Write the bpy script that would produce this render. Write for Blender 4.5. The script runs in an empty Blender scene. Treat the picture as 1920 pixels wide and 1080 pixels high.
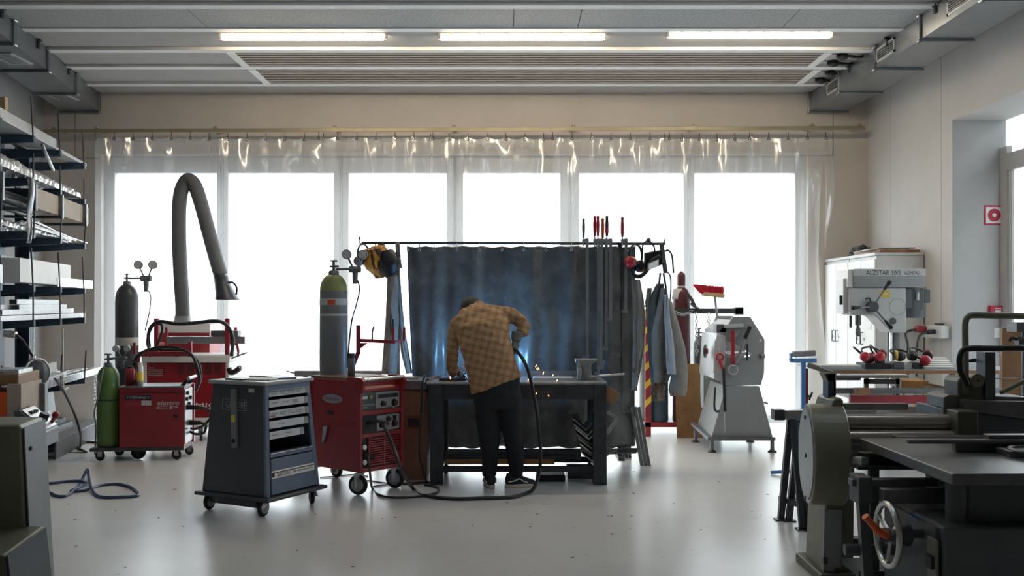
import bpy, bmesh, math, random
from mathutils import Vector as V, Matrix, noise
random.seed(7)
PI = math.pi
SC = bpy.context.scene
COL = SC.collection
F, H = 1867.0, 1.6                      # focal length in pixels (1920 wide), eye height

# ---------------------------------------------------------------- camera, world, exposure
cd = bpy.data.cameras.new('camera'); cam = bpy.data.objects.new('camera', cd); COL.objects.link(cam)
cd.sensor_width = 36.0; cd.lens = 36.0 * F / 1920.0
cam.location = (0, 0, H); cam.rotation_euler = (PI / 2, 0, 0)
cd.shift_y = 30.0 / 1920.0; cd.clip_end = 300
SC.camera = cam
SC.view_settings.view_transform = 'Standard'; SC.view_settings.look = 'None'
SC.view_settings.gamma = 1.0; SC.view_settings.use_curve_mapping = False
SC.view_settings.exposure = 0.45
w = bpy.data.worlds.new('world'); SC.world = w; w.use_nodes = True
wn = w.node_tree.nodes; bg = wn['Background']
bg.inputs['Color'].default_value = (0.88, 0.95, 1.0, 1); bg.inputs['Strength'].default_value = 6.0
SC.cycles.transparent_max_bounces = 24
SC.cycles.max_bounces = 10; SC.cycles.diffuse_bounces = 5
SC.cycles.sample_clamp_indirect = 6.0
SC.cycles.caustics_reflective = False; SC.cycles.caustics_refractive = False

# ---------------------------------------------------------------- helpers
def P(x, y, d): return V(((x - 960) * d / F, d, H - (y - 570) * d / F))
def PX(x, d): return (x - 960) * d / F
def PZ(y, d): return H - (y - 570) * d / F
def lin(c):
    return tuple(((v / 12.92) if v <= .04045 else ((v + .055) / 1.055) ** 2.4) for v in c)

MATS = {}
def mat(name, col, rough=.5, metal=0., var=.12, scale=6., bump=.0, bscale=60., spec=.5, emit=None, es=0., col2=None, rvar=.0, stretch=None, coat=0.):
    m = bpy.data.materials.new(name); m.use_nodes = True; MATS[name] = m
    nt = m.node_tree; n = nt.nodes; L = nt.links
    b = n['Principled BSDF']
    b.inputs['Roughness'].default_value = rough; b.inputs['Metallic'].default_value = metal
    b.inputs['Specular IOR Level'].default_value = spec
    b.inputs['Coat Weight'].default_value = coat
    tc = n.new('ShaderNodeTexCoord'); src = tc.outputs['Object']
    if stretch:
        mp = n.new('ShaderNodeMapping'); mp.inputs['Scale'].default_value = stretch; L.new(src, mp.inputs['Vector']); src = mp.outputs['Vector']
    nz = n.new('ShaderNodeTexNoise'); nz.inputs['Scale'].default_value = scale; nz.inputs['Detail'].default_value = 6; nz.inputs['Roughness'].default_value = .62
    L.new(src, nz.inputs['Vector'])
    rp = n.new('ShaderNodeValToRGB'); L.new(nz.outputs['Fac'], rp.inputs['Fac'])
    c2 = col2 if col2 else tuple(v * (1 + var) for v in col)
    c1 = tuple(v * (1 - var) for v in col) if not col2 else col
    rp.color_ramp.elements[0].color = (*c1, 1); rp.color_ramp.elements[0].position = .32
    rp.color_ramp.elements[1].color = (*[min(1, v) for v in c2], 1); rp.color_ramp.elements[1].position = .68
    L.new(rp.outputs['Color'], b.inputs['Base Color'])
    if rvar:
        mr = n.new('ShaderNodeMapRange'); mr.inputs['To Min'].default_value = max(.02, rough - rvar); mr.inputs['To Max'].default_value = rough + rvar
        L.new(nz.outputs['Fac'], mr.inputs['Value']); L.new(mr.outputs['Result'], b.inputs['Roughness'])
    if bump:
        n2 = n.new('ShaderNodeTexNoise'); n2.inputs['Scale'].default_value = bscale; n2.inputs['Detail'].default_value = 4; L.new(src, n2.inputs['Vector'])
        bp = n.new('ShaderNodeBump'); bp.inputs['Strength'].default_value = bump; bp.inputs['Distance'].default_value = .01
        L.new(n2.outputs['Fac'], bp.inputs['Height']); L.new(bp.outputs['Normal'], b.inputs['Normal'])
    if emit:
        b.inputs['Emission Color'].default_value = (*emit, 1); b.inputs['Emission Strength'].default_value = es
    return m
def nodes_of(m): return m.node_tree.nodes, m.node_tree.links, m.node_tree.nodes['Principled BSDF']

mat('beige_wall', (.60, .545, .49), .75, var=.05, scale=1.2, bump=.04, bscale=40)
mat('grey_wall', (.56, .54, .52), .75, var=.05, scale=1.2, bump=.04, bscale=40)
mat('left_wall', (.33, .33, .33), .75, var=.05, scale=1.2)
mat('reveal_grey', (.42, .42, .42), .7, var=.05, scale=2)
mat('soffit', (.40, .38, .36), .8, var=.06, scale=2)
mat('wood_wool', (.40, .40, .39), .9, var=.22, scale=38, bump=.5, bscale=90)
mat('beam_white', (.80, .79, .77), .6, var=.05, scale=3)
mat('slat_tan', (.36, .31, .26), .6, var=.06, scale=3)
mat('duct', (.30, .32, .34), .38, .85, var=.10, scale=3, rvar=.1)
mat('duct_flange', (.27, .285, .30), .35, .9, var=.1, scale=8)
mat('window_frame', (.55, .56, .57), .45, var=.03)
mat('brass_rail', (.34, .29, .20), .4, .4, var=.1)
mat('steel', (.42, .43, .44), .34, .9, var=.15, scale=10, rvar=.12)
mat('bright_steel', (.66, .67, .68), .28, .9, var=.12, scale=14, rvar=.12)
mat('mid_hose', (.13, .14, .15), .6, var=.08)
mat('aluminium', (.66, .67, .68), .38, .55, var=.10, scale=8, rvar=.1)
mat('dark_steel', (.075, .08, .09), .42, .6, var=.25, scale=9, rvar=.12)
mat('mid_steel', (.20, .21, .22), .42, .75, var=.2, scale=9, rvar=.12)
mat('bench_steel', (.055, .06, .07), .42, .55, var=.3, scale=8, rvar=.12)
mat('chrome', (.75, .75, .76), .12, 1., var=.04)
mat('black', (.012, .013, .015), .45, var=.2, scale=12)
mat('rubber', (.018, .018, .02), .6, var=.25, scale=20)
mat('cable', (.02, .021, .024), .4, var=.1)
mat('grey_plastic', (.30, .31, .32), .45, var=.06)
mat('light_plastic', (.62, .63, .63), .4, var=.05)
mat('white', (.78, .78, .76), .5, var=.05)
mat('paper', (.82, .82, .80), .8, var=.03)
mat('red', (.30, .020, .026), .33, var=.10, scale=3, coat=.25)
mat('red_dark', (.27, .020, .028), .38, var=.12, scale=3)
mat('rack_red', (.32, .03, .045), .5, var=.15)
mat('orange', (.70, .10, .02), .4, var=.08)
mat('yellow', (.78, .55, .06), .5, var=.06)
mat('blue_rack', (.045, .085, .13), .45, var=.18, scale=6)
mat('blue_paint', (.11, .28, .60), .4, var=.1)
mat('blue_hose', (.03, .06, .16), .35, var=.1)
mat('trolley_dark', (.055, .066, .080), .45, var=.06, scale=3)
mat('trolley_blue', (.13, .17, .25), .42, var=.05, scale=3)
mat('drawer_grey', (.62, .64, .67), .5, var=.04)
mat('ink', (.02, .022, .03), .6, var=.05)
mat('green_bottle', (.11, .21, .055), .35, var=.12, scale=4, coat=.2)
mat('grey_bottle', (.20, .205, .21), .4, var=.08, scale=4)
mat('yellow_green', (.30, .32, .12), .4, var=.1)
mat('black_bottle', (.055, .06, .068), .35, var=.1)
mat('maroon_bottle', (.09, .018, .026), .4, var=.1)
mat('label_pale', (.55, .55, .54), .6, var=.12, scale=30)
mat('wood', (.28, .15, .07), .55, var=.25, scale=5, stretch=(1, 1, .15), bump=.1)
mat('wood_pale', (.55, .40, .24), .6, var=.18, scale=6)
mat('plywood', (.21, .12, .075), .6, var=.15, scale=4, stretch=(1, 1, .2))
mat('board', (.26, .135, .055), .55, var=.3, scale=4, bump=.1, bscale=20)
mat('orange_wood', (.42, .20, .06), .5, var=.15, scale=5)
mat('box_tan', (.42, .35, .28), .7, var=.06)
mat('grey_machine', (.33, .345, .35), .42, var=.06, scale=3, bump=.03, bscale=120)
mat('pale_machine', (.56, .565, .56), .42, var=.05, scale=3)
mat('olive', (.22, .215, .16), .38, var=.08, scale=4, bump=.03, bscale=80)
mat('olive_dark', (.10, .105, .075), .45, var=.08, scale=3)
mat('slate', (.085, .095, .105), .42, var=.10, scale=4, rvar=.08)
mat('saw_body', (.10, .11, .12), .5, var=.10, scale=4)
mat('saw_table', (.15, .15, .15), .36, .5, var=.18, scale=7, rvar=.1)
mat('roller', (.50, .45, .40), .25, .6, var=.2, scale=12, stretch=(.15, 1, 1), rvar=.1)
mat('handwheel', (.55, .54, .51), .28, .9, var=.12)
mat('suede', (.32, .31, .29), .9, var=.18, scale=9, bump=.25, bscale=60)
mat('suede_dark', (.13, .125, .115), .9, var=.2, scale=9, bump=.25, bscale=60)
mat('suede_tan', (.25, .20, .15), .9, var=.15, scale=9, bump=.25, bscale=60)
mat('suede_white', (.58, .61, .66), .85, var=.1, scale=7, bump=.2, bscale=60)
mat('foil', (.80, .82, .83), .22, .55, var=.25, scale=22, bump=.7, bscale=28, rvar=.12)
mat('glove', (.16, .165, .17), .75, var=.3, scale=40, bump=.2)
mat('skin', (.45, .26, .18), .5, var=.06)
mat('hair', (.02, .016, .013), .6, var=.2, scale=60)
mat('trousers', (.012, .014, .019), .85, var=.2, scale=14, bump=.15, bscale=50)
mat('shoe', (.014, .014, .017), .7, var=.15, scale=30)
mat('sole', (.62, .61, .58), .6, var=.08)
mat('gum', (.50, .36, .22), .6, var=.08)
mat('cap', (.05, .048, .047), .85, var=.2, scale=30)
mat('broom_red', (.62, .025, .05), .7, var=.2, scale=40)
mat('earmuff_red', (.50, .02, .035), .3, var=.08, coat=.4)
mat('sign_red', (.42, .012, .05), .5, var=.04)
mat('lamp_housing', (.62, .58, .52), .5, var=.03)
mat('tube_glow', (1, .9, .75), .4, var=.0, emit=(1.0, .84, .62), es=42.)
mat('tube_fill', (.9, .95, 1), .4, var=.0, emit=(.80, .90, 1.0), es=13.)
mat('spark', (1, .3, .08), .4, var=0, emit=(1.0, .33, .10), es=9.)
mat('arc', (.8, .9, 1), .4, var=0, emit=(.55, .75, 1.0), es=60.)
mat('asphalt', (.30, .30, .30), .9, var=.1, scale=4)
mat('facade', (.60, .60, .58), .8, var=.05)
mat('facade_glass', (.40, .42, .43), .25, var=.05)
mat('car_paint', (.50, .51, .52), .3, var=.03)

# floor: sealed light grey concrete with wear and gloss
m = mat('floor', (.64, .645, .65), .28, var=.08, scale=.8, bump=.03, bscale=7, spec=.6)
n, L, b = nodes_of(m)
tc = [x for x in n if x.type == 'TEX_COORD'][0]; ramp = [x for x in n if x.type == 'VALTORGB'][0]
sp = n.new('ShaderNodeTexNoise'); sp.inputs['Scale'].default_value = 13.; sp.inputs['Detail'].default_value = 8; sp.inputs['Roughness'].default_value = .75
mp = n.new('ShaderNodeMapping'); mp.inputs['Scale'].default_value = (1, 2.2, 1); L.new(tc.outputs['Object'], mp.inputs['Vector']); L.new(mp.outputs['Vector'], sp.inputs['Vector'])
rr = n.new('ShaderNodeValToRGB'); rr.color_ramp.elements[0].position = .63; rr.color_ramp.elements[1].position = .67; L.new(sp.outputs['Fac'], rr.inputs['Fac'])
mx = n.new('ShaderNodeMixRGB'); mx.blend_type = 'MIX'; mx.inputs['Color2'].default_value = (.22, .22, .22, 1)
L.new(rr.outputs['Color'], mx.inputs['Fac']); L.new(ramp.outputs['Color'], mx.inputs['Color1']); L.new(mx.outputs['Color'], b.inputs['Base Color'])

def mix_shader(name, parts):
    """parts: list of (weight, shader node maker); returns a material mixing them"""
    m = bpy.data.materials.new(name); m.use_nodes = True; MATS[name] = m
    n, L = m.node_tree.nodes, m.node_tree.links; n.remove(n['Principled BSDF']); out = n['Material Output']
    cur = None; tot = 0
    for wgt, typ, col, rough in parts:
        s = n.new(typ); s.inputs['Color'].default_value = (*col, 1)
        if rough is not None and 'Roughness' in s.inputs: s.inputs['Roughness'].default_value = rough
        if cur is None: cur = s.outputs[0]; tot = wgt
        else:
            mx = n.new('ShaderNodeMixShader'); mx.inputs['Fac'].default_value = wgt / (tot + wgt); tot += wgt
            L.new(cur, mx.inputs[1]); L.new(s.outputs[0], mx.inputs[2]); cur = mx.outputs[0]
    L.new(cur, out.inputs['Surface'])
    return m
T_, TL, DF, GL = 'ShaderNodeBsdfTransparent', 'ShaderNodeBsdfTranslucent', 'ShaderNodeBsdfDiffuse', 'ShaderNodeBsdfGlossy'
mix_shader('glass', [(.93, T_, (.97, .98, .98), None), (.07, GL, (1, 1, 1), .03)])
mix_shader('hazy_pvc', [(.70, T_, (.97, .97, .96), None), (.20, TL, (.85, .85, .84), None), (.03, DF, (.8, .8, .78), None), (.08, GL, (1, 1, 1), .12)])  # clear plastic, made milkier to stand in for glare around the windows
mix_shader('clear_box', [(.6, T_, (.9, .9, .9), None), (.2, DF, (.6, .6, .6), None), (.2, GL, (1, 1, 1), .1)])

# dark welding curtain, faintly translucent with scuffs
m = mat('weld_curtain', (.07, .073, .078), .27, var=.2, scale=2.2, bump=.12, bscale=6, col2=(.22, .222, .222), rvar=.1)
n, L, b = nodes_of(m)
tl = n.new(TL); tl.inputs['Color'].default_value = (.24, .245, .245, 1)
ms = n.new('ShaderNodeMixShader'); ms.inputs['Fac'].default_value = .30
out = n['Material Output']; L.new(b.outputs[0], ms.inputs[1]); L.new(tl.outputs[0], ms.inputs[2]); L.new(ms.outputs[0], out.inputs['Surface'])

# brown plaid shirt
m = mat('plaid', (.38, .225, .115), .9, var=.12, scale=30, bump=.2, bscale=200)
n, L, b = nodes_of(m)
tc = [x for x in n if x.type == 'TEX_COORD'][0]; ramp = [x for x in n if x.type == 'VALTORGB'][0]
mp = n.new('ShaderNodeMapping'); mp.inputs['Rotation'].default_value = (0, math.radians(-13), 0); L.new(tc.outputs['Object'], mp.inputs['Vector'])
sx = n.new('ShaderNodeSeparateXYZ'); L.new(mp.outputs['Vector'], sx.inputs[0])
cur = ramp.outputs['Color']
def stripe(axis, period, off, wdt, col, fac, cur):
    a = n.new('ShaderNodeMath'); a.operation = 'MULTIPLY_ADD'; a.inputs[1].default_value = 1 / period; a.inputs[2].default_value = off; L.new(sx.outputs[axis], a.inputs[0])
    f = n.new('ShaderNodeMath'); f.operation = 'FRACT'; L.new(a.outputs[0], f.inputs[0])
    c = n.new('ShaderNodeMath'); c.operation = 'LESS_THAN'; c.inputs[1].default_value = wdt; L.new(f.outputs[0], c.inputs[0])
    k = n.new('ShaderNodeMath'); k.operation = 'MULTIPLY'; k.inputs[1].default_value = fac; L.new(c.outputs[0], k.inputs[0])
    mx = n.new('ShaderNodeMixRGB'); mx.inputs['Color2'].default_value = (*col, 1); L.new(k.outputs[0], mx.inputs['Fac']); L.new(cur, mx.inputs['Color1'])
    return mx.outputs['Color']
for ax in (0, 2):
    cur = stripe(ax, .062, .0, .26, (.50, .36, .22), .34, cur)
    cur = stripe(ax, .062, .45, .12, (.15, .075, .04), .38, cur)
    cur = stripe(ax, .124, .2, .07, (.34, .09, .05), .4, cur)
L.new(cur, b.inputs['Base Color'])

# flame print for a welding mask
m = mat('flames', (.03, .03, .035), .3, var=.2, scale=10)
n, L, b = nodes_of(m)
tc = [x for x in n if x.type == 'TEX_COORD'][0]
mp = n.new('ShaderNodeMapping'); mp.inputs['Scale'].default_value = (26, 26, 7); L.new(tc.outputs['Object'], mp.inputs['Vector'])
nz = n.new('ShaderNodeTexNoise'); nz.inputs['Scale'].default_value = 1.0; nz.inputs['Detail'].default_value = 3; L.new(mp.outputs['Vector'], nz.inputs['Vector'])
rp = n.new('ShaderNodeValToRGB'); e = rp.color_ramp.elements
e[0].position = .42; e[0].color = (.02, .02, .025, 1); e[1].position = .5; e[1].color = (.55, .16, .03, 1)
q = e.new(.60); q.color = (.75, .45, .08, 1)
L.new(nz.outputs['Fac'], rp.inputs['Fac']); L.new(rp.outputs['Color'], b.inputs['Base Color'])

def wmat(o):
    m = o.matrix_basis.copy(); p = o.parent
    while p: m = p.matrix_basis @ m; p = p.parent
    return m

class MB:
    """collects shapes (given in frame M) in world space; build() links them as ONE mesh object"""
    def __init__(s, M=None, fn=None):
        s.v = []; s.f = []; s.sm = []; s.M = M; s.fn = fn
    def a(s, p):
        p = V(p)
        if s.fn: p = V(s.fn(p))
        if s.M is not None: p = s.M @ p
        s.v.append(p); return len(s.v) - 1
    def face(s, idx, sm=False): s.f.append(idx); s.sm.append(sm)
    def hexa(s, c):
        i = [s.a(p) for p in c]
        for q in ((0, 3, 2, 1), (4, 5, 6, 7), (0, 1, 5, 4), (1, 2, 6, 5), (2, 3, 7, 6), (3, 0, 4, 7)): s.face([i[k] for k in q])
        return s
    def box(s, x0, x1, y0, y1, z0, z1):
        return s.hexa([(x0, y0, z0), (x1, y0, z0), (x1, y1, z0), (x0, y1, z0), (x0, y0, z1), (x1, y0, z1), (x1, y1, z1), (x0, y1, z1)])
    def cbox(s, c, sx, sy, sz):
        x, y, z = c; return s.box(x - sx / 2, x + sx / 2, y - sy / 2, y + sy / 2, z - sz / 2, z + sz / 2)
    def bar(s, p0, p1, w, h, up=(0, 0, 1)):
        p0, p1 = V(p0), V(p1); d = (p1 - p0).normalized(); u = V(up)
        sd = d.cross(u)
        if sd.length < 1e-4: sd = d.cross(V((0, 1, 0)))
        sd.normalize(); u = sd.cross(d); a, b = sd * w / 2, u * h / 2
        return s.hexa([p0 - a - b, p0 + a - b, p1 + a - b, p1 - a - b, p0 - a + b, p0 + a + b, p1 + a + b, p1 - a + b])
    def ring(s, c, e1, e2, n): return [s.a(c + e1 * math.cos(2 * PI * k / n) + e2 * math.sin(2 * PI * k / n)) for k in range(n)]
    def skin(s, r0, r1, sm=True):
        n = len(r0)
        for k in range(n): s.face([r0[k], r0[(k + 1) % n], r1[(k + 1) % n], r1[k]], sm)
    @staticmethod
    def frame(d):
        d = V(d).normalized(); t = V((0, 0, 1)) if abs(d.z) < .9 else V((0, 1, 0))
        e1 = d.cross(t).normalized(); return e1, e1.cross(d).normalized()
    def cyl(s, p0, p1, r0, r1=None, n=16, caps=True):
        p0, p1 = V(p0), V(p1); r1 = r0 if r1 is None else r1; e1, e2 = s.frame(p1 - p0)
        A = s.ring(p0, e1 * r0, e2 * r0, n); B = s.ring(p1, e1 * r1, e2 * r1, n); s.skin(A, B)
        if caps:
            s.face(s.ring(p0, e1 * r0, e2 * r0, n)[::-1]); s.face(s.ring(p1, e1 * r1, e2 * r1, n))
        return s
    def lathe(s, c, axis, prof, n=24):
        c = V(c); ax = V(axis).normalized(); e1, e2 = s.frame(ax); prev = None
        for j, (r, h) in enumerate(prof):
            cur = s.ring(c + ax * h, e1 * max(r, 1e-4), e2 * max(r, 1e-4), n)
            if prev: s.skin(prev, cur)
            prev = cur
        return s
    def tube(s, pts, r, n=8, res=6, smooth=True, rad=None, caps=True):
        pts = [V(p) for p in pts]
        if smooth and len(pts) > 2: pts = catmull(pts, res)
        N = len(pts); e = None; prev = None
        for i, p in enumerate(pts):
            d = (pts[min(i + 1, N - 1)] - pts[max(i - 1, 0)]).normalized()
            if e is None: e = s.frame(d)[0]
            else: e = (e - d * e.dot(d)); e = e.normalized() if e.length > 1e-5 else s.frame(d)[0]
            e2 = d.cross(e); rr = rad(i / (N - 1)) if rad else r
            cur = s.ring(p, e * rr, e2 * rr, n)
            if prev: s.skin(prev, cur)
            elif caps: s.face(cur[::-1])
            prev = cur
        if caps: s.face(prev)
        return s
    def prism(s, poly, ext):
        e = V(ext); A = [s.a(p) for p in poly]; B = [s.a(V(p) + e) for p in poly]; n = len(poly)
        s.face(A[::-1]); s.face(B)
        for k in range(n): s.face([A[k], A[(k + 1) % n], B[(k + 1) % n], B[k]])
        return s
    def sph(s, c, r, n=16, m=10):
        c = V(c); r = (r, r, r) if not hasattr(r, '__len__') else r; prev = None
        for j in range(m + 1):
            th = PI * j / m; cur = [s.a(c + V((r[0] * math.sin(th) * math.cos(2 * PI * k / n) + 1e-5 * math.cos(2 * PI * k / n), r[1] * math.sin(th) * math.sin(2 * PI * k / n), -r[2] * math.cos(th)))) for k in range(n)]
            if prev: s.skin(prev, cur)
            prev = cur
        return s
    def torus(s, c, axis, R, r, n=28, m=10, a0=0., a1=2 * PI):
        c = V(c); e1, e2 = s.frame(axis); full = abs(a1 - a0 - 2 * PI) < 1e-6; k1 = n if full else n + 1; rings = []
        ax = V(axis).normalized()
        for k in range(k1):
            t = a0 + (a1 - a0) * k / n; d = e1 * math.cos(t) + e2 * math.sin(t)
            rings.append(s.ring(c + d * R, d * r, ax * r, m))
        for k in range(n if full else n): s.skin(rings[k], rings[(k + 1) % k1])
        if not full: s.face(rings[0][::-1]); s.face(rings[-1])
        return s
    def grid(s, fn, nu, nv, sm=True):
        ix = [[s.a(fn(i / nu, j / nv)) for j in range(nv + 1)] for i in range(nu + 1)]
        for i in range(nu):
            for j in range(nv): s.face([ix[i][j], ix[i + 1][j], ix[i + 1][j + 1], ix[i][j + 1]], sm)
        return s
    def loft(s, rings, n=20, caps=True):
        """rings: list of (centre, e1, e2) half-axis vectors"""
        prev = None
        for c, e1, e2 in rings:
            cur = s.ring(V(c), V(e1), V(e2), n)
            if prev: s.skin(prev, cur)
            elif caps: s.face(cur[::-1])
            prev = cur
        if caps: s.face(prev)
        return s
    def build(s, name, m, parent=None, bevel=0., solid=0., seg=2):
        me = bpy.data.meshes.new(name)
        if parent is None:
            lo = [min(p[k] for p in s.v) for k in range(3)]; hi = [max(p[k] for p in s.v) for k in range(3)]
            org = V(((lo[0] + hi[0]) / 2, (lo[1] + hi[1]) / 2, lo[2])); W = Matrix.Translation(org)
        else: W = wmat(parent)
        Wi = W.inverted(); me.from_pydata([Wi @ p for p in s.v], [], s.f); me.polygons.foreach_set('use_smooth', s.sm); me.update()
        bm = bmesh.new(); bm.from_mesh(me); bmesh.ops.recalc_face_normals(bm, faces=bm.faces); bm.to_mesh(me); bm.free()
        o = bpy.data.objects.new(name, me); COL.objects.link(o)
        if parent is None: o.location = org
        else: o.parent = parent
        o.data.materials.append(MATS[m])
        if solid:
            q = o.modifiers.new('solid', 'SOLIDIFY'); q.thickness = solid; q.offset = 0
        if bevel:
            q = o.modifiers.new('edge', 'BEVEL'); q.width = bevel; q.segments = seg; q.limit_method = 'ANGLE'; q.angle_limit = math.radians(35); q.use_clamp_overlap = True
        return o

def catmull(pts, res=6):
    q = [pts[0] * 2 - pts[1]] + pts + [pts[-1] * 2 - pts[-2]]; out = []
    for i in range(1, len(q) - 2):
        a, b, c, d = q[i - 1:i + 3]
        for k in range(res):
            t = k / res; out.append(.5 * ((2 * b) + (c - a) * t + (2 * a - 5 * b + 4 * c - d) * t * t + (3 * b - a - 3 * c + d) * t ** 3))
    return out + [pts[-1]]
def TR(x, y, z=0, rz=0): return Matrix.Translation((x, y, z)) @ Matrix.Rotation(math.radians(rz), 4, 'Z')
def tag(o, label, cat, group=None, kind=None):
    o['label'] = label
    if cat: o['category'] = cat
    if group: o['group'] = group
    if kind: o['kind'] = kind
    return o
def thing(name, label, cat, M, group=None):
    o = bpy.data.objects.new(name, None); COL.objects.link(o); o.empty_display_size = .05
    if not isinstance(M, Matrix): M = Matrix.Translation(M)
    o.matrix_basis = M; return tag(o, label, cat, group)
def struct(o): o['kind'] = 'structure'; return o
def text(name, s, org, right, up, width, height, m, parent, off=.0015):
    """lettering lying on a face: org = lower left corner, fitted to width x height"""
    cu = bpy.data.curves.new(name, 'FONT'); cu.body = s; cu.size = 1; cu.resolution_u = 2
    t = bpy.data.objects.new(name, cu); COL.objects.link(t); bpy.context.view_layer.update()
    me = bpy.data.meshes.new_from_object(t.evaluated_get(bpy.context.evaluated_depsgraph_get())); bpy.data.objects.remove(t); bpy.data.curves.remove(cu)
    xs = [v.co.x for v in me.vertices]; ys = [v.co.y for v in me.vertices]
    r, u = V(right).normalized(), V(up).normalized(); nrm = r.cross(u).normalized(); Wi = wmat(parent).inverted()
    x0, y0 = min(xs), min(ys); kx = width / (max(xs) - x0); ky = height / (max(ys) - y0)
    for v in me.vertices: v.co = Wi @ (V(org) + r * ((v.co.x - x0) * kx) + u * ((v.co.y - y0) * ky) + nrm * off)
    me.materials.clear(); me.materials.append(MATS[m])
    o = bpy.data.objects.new(name, me); COL.objects.link(o); o.parent = parent; return o
def kid(o, name, offset):
    """copy of a part beside it (shares its mesh)"""
    c = o.copy(); COL.objects.link(c); c.parent = o.parent; c.location = o.location + V(offset); return c

# ---------------------------------------------------------------- the room
YB, ZC, XR = 13.35, 4.43, 4.77
def XL(y): return -6.29 - .171 * (y - YB)
YF = -3.0
struct(MB().prism([(XL(YF) - .3, YF - .2, -.12), (6.2, YF - .2, -.12), (6.2, YB + .35, -.12), (XL(YB) - .3, YB + .35, -.12)], (0, 0, .12)).build('floor', 'floor'))
struct(MB().prism([(XL(YF) - .3, YF - .2, ZC), (6.2, YF - .2, ZC), (6.2, YB + .35, ZC), (XL(YB) - .3, YB + .35, ZC)], (0, 0, .2)).build('ceiling', 'soffit'))
WX0, WX1, WZ = PX(190, YB), PX(1515, YB), PZ(290, YB)
mb = MB(); mb.box(XL(YB) - .3, WX0, YB, YB + .3, 0, ZC); mb.box(WX1, XR + .6, YB, YB + .3, 0, ZC); mb.box(WX0, WX1, YB, YB + .3, WZ, ZC)
wb = struct(mb.build('wall_back', 'beige_wall'))
# thin panel joints on the back wall
for (x0, y0, x1, y1) in ((141, 215, 141, 297), (141, 297, 186, 297), (1562, 215, 1562, 292), (1500, 292, 1562, 292)):
    a, c = P(x0, y0, YB), P(x1, y1, YB); mb = MB(); mb.box(min(a.x, c.x) - .004, max(a.x, c.x) + .004, YB - .003, YB, min(a.z, c.z) - .004, max(a.z, c.z) + .004); mb.build('panel_joint', 'mid_steel', wb)
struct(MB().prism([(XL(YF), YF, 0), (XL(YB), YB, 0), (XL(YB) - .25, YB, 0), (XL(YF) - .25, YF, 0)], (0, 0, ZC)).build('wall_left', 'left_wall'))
struct(MB().box(XL(YF) - .2, 6.0, YF - .2, YF, 0, ZC).build('wall_rear', 'grey_wall'))
YJ, ZL, TW = 10.79, 3.59, .58
mb = MB()
for y0, y1 in ((YJ, 11.06), (11.068, 12.54), (12.548, YB)): mb.box(XR, XR + TW, y0, y1, 0, ZC)
mb.box(XR + .012, XR + TW, YJ + .02, YB, 0, ZC)
mb.box(XR, XR + TW, YF, YJ, ZL, ZC); mb.box(XR, XR + TW, YF, 6.2, 0, ZL)
wr = struct(mb.build('wall_right', 'grey_wall'))
# far reveal of the side opening, in its own grey
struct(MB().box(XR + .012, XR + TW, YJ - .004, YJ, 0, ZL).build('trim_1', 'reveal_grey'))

# side windows in the right wall (their far end is in view)
def side_window(k, y0, y1):
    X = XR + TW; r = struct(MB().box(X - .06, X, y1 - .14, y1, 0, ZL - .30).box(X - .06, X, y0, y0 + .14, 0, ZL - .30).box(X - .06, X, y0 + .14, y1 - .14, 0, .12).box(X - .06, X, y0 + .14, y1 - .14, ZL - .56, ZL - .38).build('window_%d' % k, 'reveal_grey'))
    mid = (y0 + y1) / 2
    MB().box(X - .05, X - .01, mid - .05, mid + .05, .12, ZL - .56).build('mullion', 'reveal_grey', r)
    MB().box(X - .04, X - .02, y1 - .22, y1 - .14, .12, ZL - .56).build('sash', 'window_frame', r)
    for a, c in ((y0 + .14, mid - .05), (mid + .05, y1 - .22)): MB().box(X - .035, X - .028, a, c, .12, ZL - .56).build('pane', 'glass', r)
    MB().box(X - .035, X - .028, y0, y1, ZL - .38, ZL).build('pane', 'glass', r)
side_window(7, 6.2, YJ)

# six tall windows of the back wall
panes = [(218, 408), (430, 627), (655, 838), (869, 1050), (1086, 1280), (1301, 1489)]
edges = [190, 419, 641, 853.5, 1068, 1290.5, 1515]; YW = YB + .16
for k, (a, c) in enumerate(panes):
    x0, x1 = PX(edges[k], YW), PX(edges[k + 1], YW); a, c = PX(a, YW), PX(c, YW); zt = PZ(325, YW); ztop = WZ + .02
    if k == 0: x0 = WX0 - .02
    if k == 5: x1 = WX1 + .02
    mb = MB(); mb.box(x0, a, YW - .05, YW + .05, 0, ztop); mb.box(c, x1, YW - .05, YW + .05, 0, ztop); mb.box(a, c, YW - .05, YW + .05, zt, ztop); mb.box(a, c, YW - .05, YW + .05, 0, .10)
    o = struct(mb.build('window_%d' % (k + 1), 'window_frame', bevel=.008))
    MB().box(a - .005, c + .005, YW - .006, YW + .006, .095, zt + .005).build('pane', 'glass', o)
    mb = MB()
    for q in (x0 + .015, x1 - .015): mb.box(q - .006, q + .006, YW - .062, YW - .05, .05, ztop - .05)
    mb.build('gasket', 'grey_plastic', o)

# ceiling bars, boards and slatted panels
def ybar(y): return (4.395 - H) * F / (570 - y)
BY = [ybar(158), ybar(126), ybar(94), ybar(54), ybar(10)]
allb = BY + [BY[-1] - .82 * k for k in range(1, 15)]
for k, y in enumerate(allb):
    xl = XL(y) + .55; o = struct(MB().box(xl, 4.2, y, y + .125, 4.395, ZC + .01).build('trim_%d' % (k + 2), 'beam_white', bevel=.006))
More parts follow.
